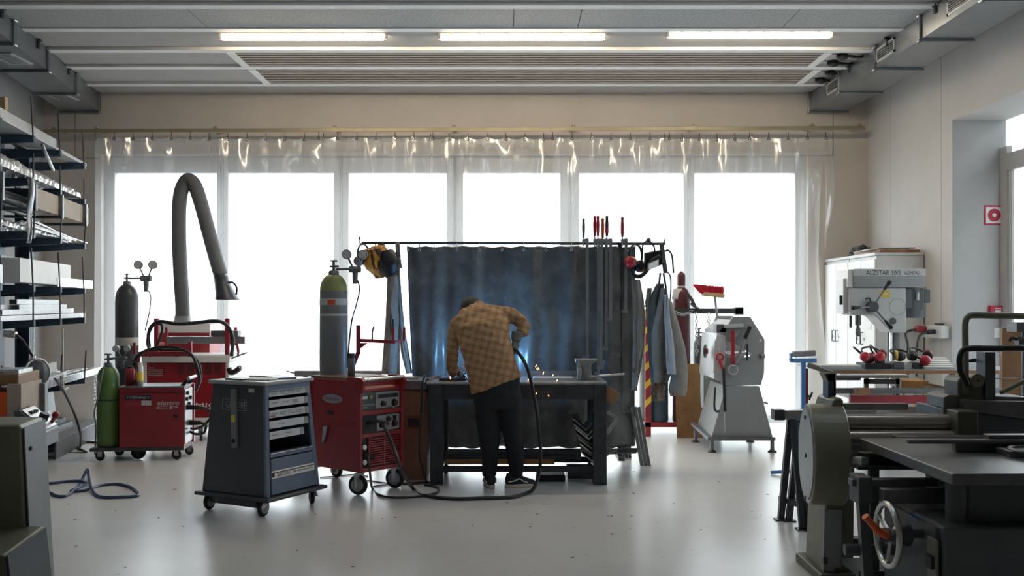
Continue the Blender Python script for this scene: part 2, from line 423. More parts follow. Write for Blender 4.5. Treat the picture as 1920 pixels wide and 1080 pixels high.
# coarse wood wool boards between the front bars
xs = [-5.2, -3.1, PX(963, 9.6), PX(1090, 9.6), 2.75, 4.1]
for k in range(5): struct(MB().box(xs[k] + .004, xs[k + 1] - .004, BY[4] + .13, BY[3] - .002, ZC - .02, ZC + .01).build('ceiling_board', 'wood_wool', bevel=.004)) if k else struct(MB().box(xs[0], xs[1] - .004, BY[4] + .13, BY[3] - .002, ZC - .02, ZC + .01).build('ceiling_board', 'wood_wool', bevel=.004))
for nm, ya, yb, xa, xb, lab in (('ceiling_panel', BY[2], BY[1], (425, 94), (1560, 94), 'long tan slatted ceiling panel next to the fluorescent lamps'), ('ceiling_panel', BY[1], BY[0], (465, 126), (1540, 126), 'long tan slatted ceiling panel above the back wall')):
    ya += .13; yb -= .005
    x0, x1 = PX(xa[0], ya), PX(xb[0], ya)
    r = thing(nm, lab, 'ceiling panel', V(((x0 + x1) / 2, (ya + yb) / 2, 4.40)), 'slatted ceiling panels')
    MB().box(x0, x0 + .09, ya, yb, 4.39, ZC).build('end_frame', 'beam_white', r); MB().box(x1 - .09, x1, ya, yb, 4.39, ZC).build('end_frame', 'beam_white', r)
    s0 = None; nS = 6; pit = (yb - ya) / nS
    for k in range(nS):
        if s0 is None: s0 = MB().box(x0 + .09, x1 - .09, ya + pit * .12, ya + pit * .72, 4.395, 4.425).build('slat', 'slat_tan', r)
        else: kid(s0, 'slat', (0, pit * k, 0))
    for q in (0, 1):
        yy = ya + (yb - ya) * (.25 + .5 * q); mb = MB(); mb.sph((x1 + .17, yy, 4.40), (.07, .05, .045)); mb.tube([(x1 + .17, yy, 4.42), (x1 + .05, yy, 4.44), (x1, yy, 4.43)], .015); mb.tube([(x1 + .17, yy, 4.41), (x1 + .35, yy + .03, 4.40), (x1 + .5, yy + .1, 4.43)], .018); mb.build('connector', 'black', r)

# air ducts along both walls
def duct(name, lab, path, wdt, grilles, flanges, side):
    """path(y) -> X of the room-side face; wdt signed towards the wall"""
    zb, zt = 4.18, ZC - .004; y0, y1 = YF + .5, YB - .02
    r = thing(name, lab, 'air duct', V((path(6), 6, zb)))
    MB().hexa([(path(y0), y0, zb), (path(y0) + wdt, y0, zb), (path(y1) + wdt, y1, zb), (path(y1), y1, zb), (path(y0), y0, zt), (path(y0) + wdt, y0, zt), (path(y1) + wdt, y1, zt), (path(y1), y1, zt)]).build('body', 'duct', r)
    sg = 1 if wdt > 0 else -1; e = .028 * sg
    for y in flanges:
        if y > y1 - .03: y = y1 - .03
        mb = MB(); x = path(y); mb.box(min(x - e, x), max(x - e, x), y - .02, y + .02, zb - .03, zt); mb.box(min(x - e, x + wdt + e), max(x - e, x + wdt + e), y - .02, y + .02, zb - .03, zb)
        fl = mb.build('flange', 'duct_flange', r, bevel=.004)
        [MB().cyl((x - e, y - .03, zq), (x - e, y + .03, zq), .012, n=8).build('bolt', 'bright_steel', fl) for zq in (zb - .02, zt - .02)]
    sl = (path(y1) - path(y0)) / (y1 - y0)
    for (gy, gw, where) in grilles:
        g = None; x = path(gy)
        if where == 'side':
            def q(y, z, o): return (path(y) - sg * o, y, z)
            def bar4(ya, yb2, za, zb2, t): return [q(ya, za, 0), q(yb2, za, 0), q(yb2, za, t), q(ya, za, t), q(ya, zb2, 0), q(yb2, zb2, 0), q(yb2, zb2, t), q(ya, zb2, t)]
            a, c, z0, z1 = gy - gw / 2, gy + gw / 2, zb + .045, zt - .05
            g = MB().hexa(bar4(a, c, z0, z0 + .022, .012)).hexa(bar4(a, c, z1 - .022, z1, .012)).hexa(bar4(a, a + .03, z0, z1, .012)).hexa(bar4(c - .03, c, z0, z1, .012)).build('grille_frame', 'aluminium', r)
            MB().hexa(bar4(a + .02, c - .02, z0 + .01, z1 - .01, .003)).build('grille_back', 'black', r)
            for k in range(5):
                zz = z0 + .022 + (z1 - z0 - .044) * (k + .5) / 5; MB().hexa(bar4(a + .03, c - .03, zz - .0045, zz + .0045, .012)).build('louvre', 'steel', r)
        else:
            xc = x + wdt * .45; wv = abs(wdt) * .5
            MB().box(xc - wv / 2, xc + wv / 2, gy - gw / 2, gy + gw / 2, zb - .010, zb - .002).build('grille_frame', 'aluminium', r)
            for k in range(6):
                xx = xc - wv / 2 + .03 + (wv - .06) * (k + .5) / 6; MB().box(xx - .009, xx + .009, gy - gw / 2 + .03, gy + gw / 2 - .03, zb - .014, zb - .008).build('louvre', 'mid_steel', r)
    for y in flanges[1:]:
        x = path(y - .35); MB().box(min(x, x - sg * .02), max(x, x - sg * .02), y - .37, y - .33, zt - .1, zt).sph((x - sg * .02, y - .35, zt - .02), .03, 8, 6).build('hanger', 'dark_steel', r)
xr = PX(1517, YB)
duct('air_duct', 'galvanised rectangular air duct with side grilles along the right wall', lambda y: xr, .49, [(xr * F / (1561 - 960) - .05, .5, 'side'), (xr * F / (1661 - 960), .52, 'side'), (8.8, .6, 'side')], [YB, xr * F / (1575 - 960), xr * F / (1643 - 960), xr * F / (1727 - 960), 8.4, 7.0], 1)
xl0 = PX(186, YB)
def pl(y): return xl0 - .171 * (y - YB)
def yl(px): k = (px - 960) / F; return (xl0 + .171 * YB) / (k + .171)
duct('air_duct', 'galvanised rectangular air duct with underside grilles above the storage rack', pl, -.50, [(yl(150), .42, 'bottom'), (yl(60), .46, 'bottom')], [YB, yl(142), yl(88), yl(24), yl(-60)], -1)

# fluorescent lamps
def lamp(x0, x1, y, d, lab, grp='fluorescent ceiling lamps'):
    a, c = PX(x0, d), PX(x1, d); z = PZ(y, d)
    lamp3(a, c, d, z, lab, grp)
def lamp3(a, c, d, z, lab, grp, glow='tube_glow'):
    r = thing('fluorescent_lamp', lab, 'ceiling lamp', V(((a + c) / 2, d, z - .055)), grp)
    MB().box(a, c, d - .055, d + .055, z, z + .05).build('housing', 'lamp_housing', r, bevel=.012)
    MB().box((a + c) / 2 - .3, (a + c) / 2 + .3, d - .03, d + .03, z + .05, ZC).build('mount', 'lamp_housing', r)
    mb = MB(); mb.tube([(a + .03, d, z - .012), (c - .03, d, z - .012)], .042, n=14, smooth=False); mb.build('diffuser', glow, r)
    for q in (a, c): MB().box(q - .012, q + .03 if q == a else q + .012, d - .05, d + .05, z - .045, z + .03).build('end_cap', 'lamp_housing', r, bevel=.01)
    mb = MB()
    for k in range(6): xx = a + .15 + (c - a - .3) * k / 5; mb.box(xx - .012, xx + .012, d - .062, d - .05, z - .012, z + .022)
    mb.build('clip', 'bright_steel', r)
lamp(412, 724, 66, 10.42, 'glowing tube lamp nearest the storage rack side')
lamp(822, 1135, 66, 10.42, 'glowing tube lamp in the middle of the ceiling row')
lamp(1250, 1559, 62, 10.42, 'glowing tube lamp nearest the drill press side')
for xx, ll in ((-2.2, 'rack'), (.2, 'middle'), (2.6, 'window')): lamp3(xx - .87, xx + .87, 5.9, 4.36, 'added unseen fill lamp overhead in a nearer ceiling row, %s side' % ll, 'added unseen fill lamps', 'tube_fill')  # out-of-view row added as cool fill for the near side

# clear curtain on its rail
YC = 13.05
r = thing('curtain_rail', 'brass coloured curtain rail across the back wall', 'curtain rail', P(850, 243, YC))
a, c = P(82, 246, YC), P(1622, 240, YC)
MB().bar(a, c, .035, .05).build('rail', 'brass_rail', r, bevel=.004)
for x in (102, 182, 404, 628, 851, 1075, 1300, 1523, 1612):
    p = a.lerp(c, (x - 82) / 1540); MB().box(p.x - .03, p.x + .03, p.y - .02, YB, p.z + .015, p.z + .035).cyl((p.x, p.y, p.z + .03), (p.x, p.y, p.z + .055), .02, n=10).build('bracket', 'brass_rail', r)
sheets = [(178, 395), (388, 605), (598, 812), (806, 1020), (1036, 1255), (1248, 1412), (1405, 1548)]
names = ['hanging beside the storage rack', 'behind the extraction hose', 'behind the grey gas cylinder', 'behind the hunched welder', 'behind the bar clamps', 'behind the red broom', 'ending beside the white cabinet']
ring0 = None
for k, (xa, xb) in enumerate(sheets):
    x0, x1 = PX(xa, YC), PX(xb, YC); Wd = x1 - x0; nh = max(4, round((xb - xa) / 36)); zt = PZ(256, YC); ph = random.random() * 6
    def surf(u, v, k=k, x0=x0, Wd=Wd, nh=nh, ph=ph, zt=zt):
        x = x0 + Wd * u; z = zt * (1 - v) + .015 * v
        sag = -.035 * math.sin(PI * ((u * nh) % 1.0)) * max(0, 1 - v * 14)
        fold = (.028 * math.cos(2 * PI * u * nh) * math.exp(-v * 7) + .030 * math.sin(2 * PI * u * (nh * .43) + ph) * min(1, v * 4) + .02 * math.sin(2 * PI * u * nh * .9 + 3 * v + ph))
        cr = .018 * noise.noise(V((x * 3.1, z * 2.2, k * 3.7))) + .012 * noise.noise(V((x * 9, z * 5, k))) * math.exp(-v * 4)
        if k == 6 and u > .55:                       # last sheet is drawn in below its top corner
            x += -.12 * (u - .55) * math.sin(min(1, v * 1.3) * PI) * 2.2
        if k == 5: x += .16 * (1 - v) * (u - .5) * 0
        return (x, YC + (.04 if k % 2 else -.04) + fold + cr, z + sag)
    r = thing('clear_curtain', 'transparent plastic curtain sheet ' + names[k], 'curtain', V(((x0 + x1) / 2, YC, 0)), 'transparent curtain sheets')
    MB().grid(surf, nh * 10, 44).build('sheet', 'hazy_pvc', r)
    MB().grid(lambda u, v: V(surf(u, v * .016)) - V((0, .004, 0)), nh * 6, 2).build('hem', 'hazy_pvc', r)
    for h in range(nh + 1):
        u = h / nh; p = V(surf(min(.999, max(.001, u)), .008)); 
        if ring0 is None:
            ring0 = MB().torus(p - V((0, .01, 0)), (0, 1, 0), .017, .005, 12, 6).tube([p + V((0, 0, .015)), p + V((0, .0, .05)), p + V((0, .0, .085))], .005, n=6).build('hook', 'dark_steel', r); rp0 = p
        else:
            q = ring0.copy(); COL.objects.link(q); q.parent = r; q.location = wmat(r).inverted() @ (wmat(ring0.parent) @ V((0, 0, 0)) + (p - rp0))
# loose end flap of the curtain by the white cabinet
def flap(u, v):
    z0 = PZ(258, YC); z = z0 - v * 1.45; x = PX(1548, YC) + .10 * u * math.sin(min(1., v * 1.15) * PI) + .03 * u * (1 - v); return (x, YC + .05 * math.sin(u * 5) + .03 * u, z)
tag(MB().grid(flap, 10, 30).build('curtain_flap', 'hazy_pvc'), 'narrow folded plastic flap at the curtain edge above the cabinet', 'curtain')

# outside: yard, pale building, parked car
struct(MB().box(-40, 45, YB + .36, 80, -.15, -.05).build('ground_outside', 'asphalt'))
r = thing('building', 'pale overexposed building seen through the windows', 'building', V((9, 40, -.05)))
MB().box(3.5, 22, 40, 48, -.05, 9).build('wall', 'facade', r)
MB().box(3.0, 22.5, 39.5, 48, 9, 9.4).build('roof', 'facade', r)
for i in range(5):
    for j in range(2): 
        o = MB().box(5 + i * 3.2, 6.3 + i * 3.2, 39.93, 40, 1.2 + j * 3.6, 3.2 + j * 3.6).build('window', 'facade_glass', r)
r = thing('building', 'low pale wall in the yard outside the windows', 'wall', V((-12, 30, -.05)))
MB().box(-26, -2.5, 30, 30.4, -.05, 1.1).build('wall', 'facade', r); MB().box(-26, -2.5, 29.95, 30.45, 1.1, 1.2).build('coping', 'facade', r)
r = thing('car', 'pale parked car barely visible outside the window', 'car', V((-6.5, 22, -.05)))
prof = [(-2.1, .3), (-2.1, .75), (-1.2, .92), (-.5, 1.4), (.9, 1.42), (1.7, .95), (2.1, .85), (2.1, .3)]
MB().prism([(-6.5 + x, 21.2, z) for x, z in prof], (0, 1.7, 0)).build('body', 'car_paint', r, bevel=.08)
MB().prism([(-6.5 + x, 21.185, z) for x, z in [(-1.0, .95), (-.45, 1.32), (.8, 1.34), (1.35, .97)]], (0, 1.73, 0)).build('window', 'facade_glass', r)
for x in (-7.8, -5.2):
    MB().cyl((x, 21.18, .27), (x, 21.4, .27), .32, n=20).build('wheel', 'car_paint', r)

r = thing('building', 'pale block added outside the side window to cut its daylight', 'building', V((9.5, 8, -.05)))  # unseen block added to dim the light entering from the side
MB().box(9.0, 12, -8, 13, -.05, 7.5).build('wall', 'facade', r); MB().box(8.8, 12.2, -8.2, 13.2, 7.5, 7.8).build('roof', 'facade', r)
for k in range(5): MB().box(8.95, 9.0, -5 + 3.6 * k, -3.4 + 3.6 * k, 3.8, 5.6).build('window', 'facade_glass', r)
struct(MB().box(5.9, 20, YF - 6, YB + .36, -.15, -.05).build('yard_outside', 'asphalt'))
# ================================================================ left side: cantilever rack and its stock
DL = V((-.171, 1, 0)).normalized(); NL = V((1, .171, 0)).normalized()
def RK(s, u, z):
    """rack coordinates: s = distance into the room, u = metres behind the arm tips, z = height"""
    return V((-2.957 - .171 * s, s, z)) - NL * u
UP = [8.65, 9.59, 10.5, 11.48]
TIERS = [3.156, 2.744, 2.233, 1.717, 1.379, .684]     # underside of the arms
rack = thing('cantilever_rack', 'tall blue steel cantilever rack along the wall holding metal stock', 'storage rack', RK(10.5, .6, 0))
for s in UP:
    mb = MB(); a = RK(s, .62, 0); b_ = RK(s, .62, 3.5)
    for du in (-.07, .07): mb.bar(RK(s, .66 + du, 0), RK(s, .66 + du, 3.5), .16, .012, NL)
    mb.bar(RK(s, .66, 0), RK(s, .66, 3.5), .012, .14, NL)
    up = mb.build('upright', 'blue_rack', rack)
    MB().bar(RK(s, .75, .05), RK(s, .05, .05), .1, .1).build('foot', 'blue_rack', rack)
    for k, z in enumerate(TIERS):
        mb = MB(); p, q = RK(s, .58, z), RK(s, 0, z); w_ = DL * .03
        mb.hexa([p - w_ - V((0, 0, .04)), q - w_, q + w_, p + w_ - V((0, 0, .04)), p - w_ + V((0, 0, .065)), q - w_ + V((0, 0, .065)), q + w_ + V((0, 0, .065)), p + w_ + V((0, 0, .065))])
        ar = mb.build('arm', 'blue_rack', rack, bevel=.004)
        t = RK(s, .0, z); h = [.38, .24, .30, .36, .34, .32][k]
        MB().cyl(t + V((0, -.03, .0)), t + V((.01 * (k % 3 - 1) * 2, -.03, .065 + h)), .008, n=8).build('stake', 'dark_steel', ar)
    # hanging cradle below the second tier
    mb = MB(); z0, z1 = 2.50, 2.75
    mb.bar(RK(s, .0, z0), RK(s, .0, z1), .05, .04, NL); mb.bar(RK(s, .0, z0 + .015), RK(s, .56, z0 + .015), .05, .03)
    mb.build('cradle', 'mid_steel', rack)
def shape_box(name, m, s0, s1, u0, u1, z0, z1, lab, cat, grp=None, hollow=True, tilt=0., skew=0.):
    """long section lying on the rack; hollow sections show a dark mouth at the near end"""
    mb = MB(); d = tilt
    c = [RK(s0, u0, z0), RK(s0, u1, z0), RK(s1, u1 + skew, z0 + d), RK(s1, u0 + skew, z0 + d), RK(s0, u0, z1), RK(s0, u1, z1), RK(s1, u1 + skew, z1 + d), RK(s1, u0 + skew, z1 + d)]
    o = tag(mb.hexa(c).build(name, m, bevel=.003), lab, cat, grp)
    if hollow:
        t = min(.012, (u1 - u0) * .12, (z1 - z0) * .12)
        MB().hexa([RK(s0 - .002, u0 + t, z0 + t), RK(s0 - .002, u1 - t, z0 + t), RK(s0 + .004, u1 - t, z0 + t), RK(s0 + .004, u0 + t, z0 + t), RK(s0 - .002, u0 + t, z1 - t), RK(s0 - .002, u1 - t, z1 - t), RK(s0 + .004, u1 - t, z1 - t), RK(s0 + .004, u0 + t, z1 - t)]).build('open_end', 'black', o)
    return o
A = [z + .067 for z in TIERS]
# top tier
shape_box('channel_section', 'aluminium', 7.6, 10.44, .03, .30, A[0], A[0] + .10, 'wide pale aluminium channel lying on the top rack tier', 'metal channel')
shape_box('flat_bar', 'aluminium', 9.0, 11.55, .06, .16, A[0] - .0, A[0] + .03, 'long flat aluminium bar at the far end of the top tier', 'metal bar', skew=-.02) if False else None
shape_box('flat_bar', 'aluminium', 10.5, 11.75, .05, .20, A[0], A[0] + .035, 'flat aluminium bar sticking out past the top rack tier', 'metal bar', hollow=False)
shape_box('steel_tube', 'steel', 8.0, 11.2, .34, .40, A[0], A[0] + .05, 'grey square tube behind the wide channel on the top tier', 'metal tube')
tag(MB(Matrix.Translation(RK(9.14, .14, A[0] + .10))).box(-.032, .032, -.03, .03, 0, .17).build('wood_block', 'wood_pale', bevel=.004), 'small wooden block standing on the aluminium channel', 'wood block')
tag(MB().tube([RK(9.75, -.02, A[0] + .0) + V((0, 0, -.05)), RK(9.8, -.05, A[0] - .16), RK(10.2, .0, A[0] - .25)], .018, n=8).build('bent_strip', 'steel'), 'thin grey strip hanging down between the top arms', 'metal strip')
# foil bundles
def foil(name, s0, s1, u0, u1, z0, h, lab, seed):
    def f(u, v):
        s = s0 + (s1 - s0) * u; ang = PI * (v * 1.0); w_ = (u1 - u0) / 2; rr = .018 * noise.noise(V((s * 16, v * 7, seed))) + .014 * noise.noise(V((s * 37, v * 17, seed)))
        taper = 1 - .45 * u
        return RK(s, (u0 + u1) / 2 - (w_ + rr) * math.cos(ang), z0 + max(.0, (h * taper + rr * 1.5)) * math.sin(ang) ** .6 if 0 < v < 1 else z0)
    mb = MB(); mb.grid(f, 110, 14, sm=False); n0 = 15
    mb.face([k for k in range(15)]); mb.face([110 * 15 + k for k in range(15)][::-1])
    return tag(mb.build(name, 'foil'), lab, 'wrapped bundle')
foil('wrapped_bundle', 7.7, 11.35, .02, .42, A[1], .17, 'long metal bundle wrapped in crumpled silvery film, second tier', 3)
foil('wrapped_bundle', 7.7, 10.7, .05, .34, A[2], .09, 'flatter film-wrapped bundle under the wooden trough panel', 8)
tag(MB().grid(lambda u, v: RK(9.55, 0, 0) + V((-.035 + .07 * u * (1 - .5 * v) + .01 * math.sin(v * 9), -.06 + .02 * math.sin(u * 6 + v * 4), 2.80 - .62 * v)), 6, 26).build('film_strip', 'foil', solid=.004), 'strip of clear film dangling from the wrapped bundle', 'film')
# cradle contents
o = shape_box('long_panel', 'box_tan', 9.66, 11.72, .02, .05, 2.535, 2.735, 'long pale wooden panel lying in the hanging cradle', 'panel', hollow=False)
for k in range(7):
    u = .10 + .055 * k + random.uniform(-.01, .01); z = 2.56 + .045 * (k % 3); s0 = 9.15 + random.uniform(-.2, .3)
    mb = MB(); mb.cyl(RK(s0, u, z), RK(s0 + 1.5, u + .01, z), .021, n=12); o = tag(mb.build('black_tube', 'dark_steel'), 'dark round tube lying in the hanging cradle', 'metal tube', 'dark tubes in the cradle')
    mb = MB(); mb.cyl(RK(s0 - .002, u, z), RK(s0 + .002, u, z), .017, n=12); mb.build('open_end', 'black', o)
o = tag(MB().hexa([RK(9.2, .36, 2.52), RK(9.2, .5, 2.52), RK(9.25, .5, 2.52), RK(9.25, .36, 2.52), RK(9.2, .36, 2.74), RK(9.2, .5, 2.74), RK(9.25, .5, 2.74), RK(9.25, .36, 2.74)]).build('end_plate', 'light_plastic', bevel=.004), 'pale square plate with a round hole behind the dark tubes', 'plate')
MB().cyl(RK(9.195, .43, 2.64), RK(9.205, .43, 2.64), .035, n=16).build('hole', 'black', o)
# tier three: loose thin rods
for k in range(22):
    u = .03 + .3 * random.random(); z = A[2] + .012 + .07 * random.random() * (1 - u); s0 = random.uniform(9.2, 9.9); s1 = random.uniform(10.9, 11.75); du = random.uniform(-.07, .05)
    tag(MB().cyl(RK(s0, u, z + .05), RK(s1, max(0.0, u + du), A[2] + .01 + .02 * random.random()), .0065, n=6).build('thin_rod', 'bright_steel'), 'thin bright rod in the loose bundle on the third tier', 'metal rod', 'thin rods on the third tier')
# tier four: big white section and companions
zt = A[3]
shape_box('box_section', 'white', 9.32, 11.18, .05, .22, zt + .02, zt + .25, 'large white box section resting aslant on the fourth tier', 'box section', hollow=False, tilt=-.0, skew=.03)
shape_box('box_section', 'mid_steel', 9.45, 10.75, .26, .42, zt + .13, zt + .28, 'dark mouthed grey box section behind the large white one', 'box section')
shape_box('flat_bar', 'aluminium', 10.6, 12.1, .06, .2, zt, zt + .10, 'short pale section sticking out past the fourth tier', 'metal bar')
shape_box('box_section', 'aluminium', 8.2, 9.0, .1, .28, zt, zt + .17, 'scuffed pale box section at the near end of tier four', 'box section')
tag(MB().hexa([RK(8.95, .22, zt), RK(8.95, .34, zt), RK(9.0, .34, zt), RK(9.0, .22, zt), RK(8.95, .24, zt + .42), RK(8.95, .36, zt + .42), RK(9.0, .36, zt + .42), RK(9.0, .24, zt + .42)]).build('sheet_plate', 'aluminium', bevel=.003), 'upright scuffed metal plate standing on the fourth tier', 'metal plate')
# tier five: pile of aluminium profiles
zt = A[4]; zz = [0, 0, .055, .055, .10, .10, .15, 0, .05]
prs = [(8.6, 11.6, .03, .10), (9.0, 11.9, .12, .2), (8.8, 11.1, .04, .11), (9.2, 11.5, .13, .2), (9.3, 10.9, .05, .12), (8.9, 10.4, .13, .19), (9.3, 10.7, .07, .14), (8.4, 10.2, .24, .33), (8.9, 10.6, .24, .32)]
adj = ['lowest long pale profile on the fifth tier edge', 'long pale profile reaching furthest out of tier five', 'pale profile stacked second on the fifth tier edge', 'pale profile second from the bottom, inner side of tier five', 'shorter pale profile third up on the fifth tier', 'shortest pale profile third up inner side of tier five', 'topmost pale profile of the fifth tier pile', 'dull profile lying at the back of tier five', 'dull profile on top at the back of tier five']
for k, (s0, s1, u0, u1) in enumerate(prs):
    shape_box('aluminium_profile', 'aluminium' if k < 7 else 'mid_steel', s0, s1, u0, u1, zt + zz[k], zt + zz[k] + .048, adj[k], 'metal profile', 'profiles on the fifth tier')
tag(MB().tube([RK(10.55, .0, zt - .10), RK(10.56, -.0, zt - .3), RK(10.57, 0, zt - .72), RK(10.75, 0, zt - .75)], .010, n=6).build('hanging_strip', 'white'), 'thin white strip hanging below the fifth tier', 'strip')
# tier six: long square tubes
zt = A[5]
adj = ['front', 'second', 'third', 'rearmost']
for k in range(4):
    shape_box('square_tube', ['bright_steel', 'aluminium', 'steel', 'mid_steel'][k], 9.5 - .15 * k, 12.25 - .2 * k, .0 + .11 * k, .09 + .11 * k, zt, zt + .075, 'long square steel tube on the lowest tier, %s of four' % adj[k], 'metal tube', 'square tubes on the lowest tier')
for k in range(3):
    shape_box('round_bar', 'bright_steel', 9.35 + .1 * k, 10.9 + .2 * k, .05 + .1 * k, .10 + .1 * k, zt + .078, zt + .11, 'thin bright bar lying over the square tubes, %s one' % ['outer', 'middle', 'inner'][k], 'metal bar', 'bars on the square tubes')
# floor level: channel beam and plates
mb = MB()
mb.hexa([RK(10.25, -.02, 0), RK(10.25, .0, 0), RK(12.24, .0, 0), RK(12.24, -.02, 0), RK(10.25, -.02, .17), RK(10.25, .0, .17), RK(12.24, .0, .17), RK(12.24, -.02, .17)])
mb.hexa([RK(10.25, -.02, .17), RK(10.25, .16, .17), RK(12.24, .16, .17), RK(12.24, -.02, .17), RK(10.25, -.02, .185), RK(10.25, .16, .185), RK(12.24, .16, .185), RK(12.24, -.02, .185)])
tag(mb.build('channel_beam', 'mid_steel', bevel=.003), 'heavy steel channel lying along the floor under the rack', 'metal beam')
for k in range(6):
    z = .12 + .055 * k; u = .16 + .05 * k; s0 = 9.9 - .03 * k
    shape_box('steel_flat', ['steel', 'mid_steel', 'dark_steel', 'steel', 'aluminium', 'mid_steel'][k], s0, 11.9 - .12 * k, u, u + .16, z, z + .05, ['lowest', 'second', 'third', 'fourth', 'fifth', 'topmost'][k] + ' flat steel section of the stepped pile under the rack', 'metal section', 'steel sections in the floor pile', hollow=k % 2 == 0)
tag(MB().hexa([RK(10.4, .42, .0), RK(10.4, .46, .0), RK(12.0, .46, .0), RK(12.0, .42, .0), RK(10.4, .50, .66), RK(10.4, .54, .66), RK(12.0, .54, .66), RK(12.0, .50, .66)]).build('leaning_sheet', 'mid_steel'), 'grey steel sheet leaning under the lowest rack tier', 'metal sheet')
# wire mesh panel
r = thing('wire_mesh', 'white wire mesh panel leaning at the rack end', 'wire mesh', P(190, 800, 12.2))
mb = MB(); a0, a1, b0, b1 = P(163, 705, 12.35), P(198, 700, 12.35), P(190, 812, 12.15), P(205, 806, 12.15)
for k in range(17): t = k / 16; mb.cyl(a0.lerp(b0, t), a1.lerp(b1, t), .0045, n=5)
mb.build('cross_wires', 'white', r)['kind'] = 'stuff'
mb = MB()
for k in range(6): t = k / 5; mb.cyl(a0.lerp(a1, t), b0.lerp(b1, t), .0045, n=5)
mb.build('long_wires', 'white', r)['kind'] = 'stuff'

# ================================================================ saw with orange stripe in front of the rack
d = 7.3
M = TR(PX(-40, d), d, 0, 9.7)
r = thing('cutting_saw', 'beige saw with an orange stripe and sloping switch console', 'saw machine', M)
x1 = .285
MB(M).box(-.5, x1, 0, .6, 0, .70).build('body', 'box_tan', r, bevel=.01)
MB(M).box(-.5, x1 - .09, -.01, .5, .73, .95).build('orange_band', 'orange', r, bevel=.008)
MB(M).box(x1 - .09, x1 + .01, -.012, .5, .76, 1.01).build('pink_panel', 'box_tan', r, bevel=.006)
MB(M).box(-.5, x1 + .02, -.01, .5, .70, .74).build('white_edge', 'white', r)
MB(M).box(-.5, x1 - .02, .02, .55, 1.0, 1.08).build('head_cover', 'wood', r, bevel=.01)
MB(M).box(-.5, x1 - .03, .06, .4, 1.08, 1.11).build('bright_plate', 'bright_steel', r)
MB(M).prism([(x1 + .0, -.06, .52), (x1, .34, .52), (x1, .34, .70), (x1, .20, .83), (x1, -.06, .83)], (.01, 0, 0)).build('bracket', 'dark_steel', r)
cons = MB(M).prism([(x1 - .02, -.08, .55), (x1 + .20, -.08, .55), (x1 + .20, -.08, .66), (x1 + .02, -.08, .82), (x1 - .02, -.08, .82)], (0, .34, 0)).build('console', 'slate', r, bevel=.006)
def slope(u, v): return M @ V((x1 + .03 + .16 * u, -.06 + .30 * v, .815 - .142 * u + .004))
mb = MB(); mb.hexa([slope(0, 0), slope(1, 0), slope(1, 1), slope(0, 1)] + [slope(a, b) + V((0, 0, .006)) for a, b in ((0, 0), (1, 0), (1, 1), (0, 1))]); mb.build('console_plate', 'aluminium', r)
for k in range(3): mb = MB(); c = slope(.25, .25 + .2 * k); mb.cbox(c + V((0, 0, .012)), .03, .02, .02); mb.build('rocker_switch', 'black', r)
mb = MB(); c = slope(.62, .5); mb.cyl(c, c + V((.02, 0, .05)), .035, n=14); mb.build('selector', 'black', r)
mb = MB(); c = slope(.7, .2); mb.cyl(c, c + V((.02, 0, .03)), .02, n=12); mb.build('button', 'black', r)
mb = MB(); c = slope(.85, .8); mb.cyl(c, c + V((.03, 0, .05)), .014, n=12).sph(c + V((.035, 0, .06)), .028); mb.build('stop_button', 'red', r)
# blade arm, disc and motor rising over the rack side
cx = P(62, 705, 8.0)
mb = MB(); mb.cyl(P(58, 735, 7.9), P(62, 668, 8.0), .022, n=10).cyl(P(62, 670, 8.0), P(63, 615, 8.05), .006, n=6); mb.build('raised_arm', 'bright_steel', r)
MB().lathe(P(69, 700, 7.95), (1, -.5, 0), [(0.001, -.012), (.12, -.012), (.125, 0), (.12, .012), (.001, .012)]).build('guard_disc', 'dark_steel', r)
MB().torus(P(70, 700, 7.92), (1, -.5, 0), .115, .008, 24, 6).build('disc_rim', 'bright_steel', r)
MB().cyl(P(43, 702, 7.9), P(62, 702, 7.9), .055, n=16).build('motor', 'black', r)
MB().bar(P(68, 697, 8.1), P(103, 688, 8.5), .03, .085).build('fence_plate', 'light_plastic', r)
MB().bar(P(70, 712, 8.05), P(103, 700, 8.5), .14, .02).build('fence_base', 'steel', r)
MB().box(-.24, -.12, .1, .5, 0, 1.02).build('rear_column', 'mid_steel', r) if False else MB(M).box(x1 - .02, x1 + .05, .44, .52, 0, .98).build('rear_column', 'mid_steel', r)
MB(M).cbox((-.04, .1, 1.33), .14, .18, .40).build('grey_box', 'box_tan', r, bevel=.01)
MB().cyl(P(8, 625, 7.9), P(30, 628, 7.9), .028, n=12).build('plug', 'bright_steel', r)
# black cable from the saw head down to the floor
tag(MB().tube([P(30, 628, 7.9), P(45, 642, 7.95), P(62, 668, 8.0), P(90, 697, 8.6), P(112, 722, 9.4), P(135, 765, 10.3), P(149, 805, 10.6), P(151, 828, 10.9), P(146, 842, 11.0), P(115, 846, 10.8), P(125, 849, 10.72), P(162, 849, 10.7), P(150, 842, 10.9), P(146, 836, 11.2), P(160, 829, 11.45), P(190, 830, 11.4)], .012, n=8).build('power_cable', 'cable'), 'black cable drooping from the saw down to the floor', 'cable')

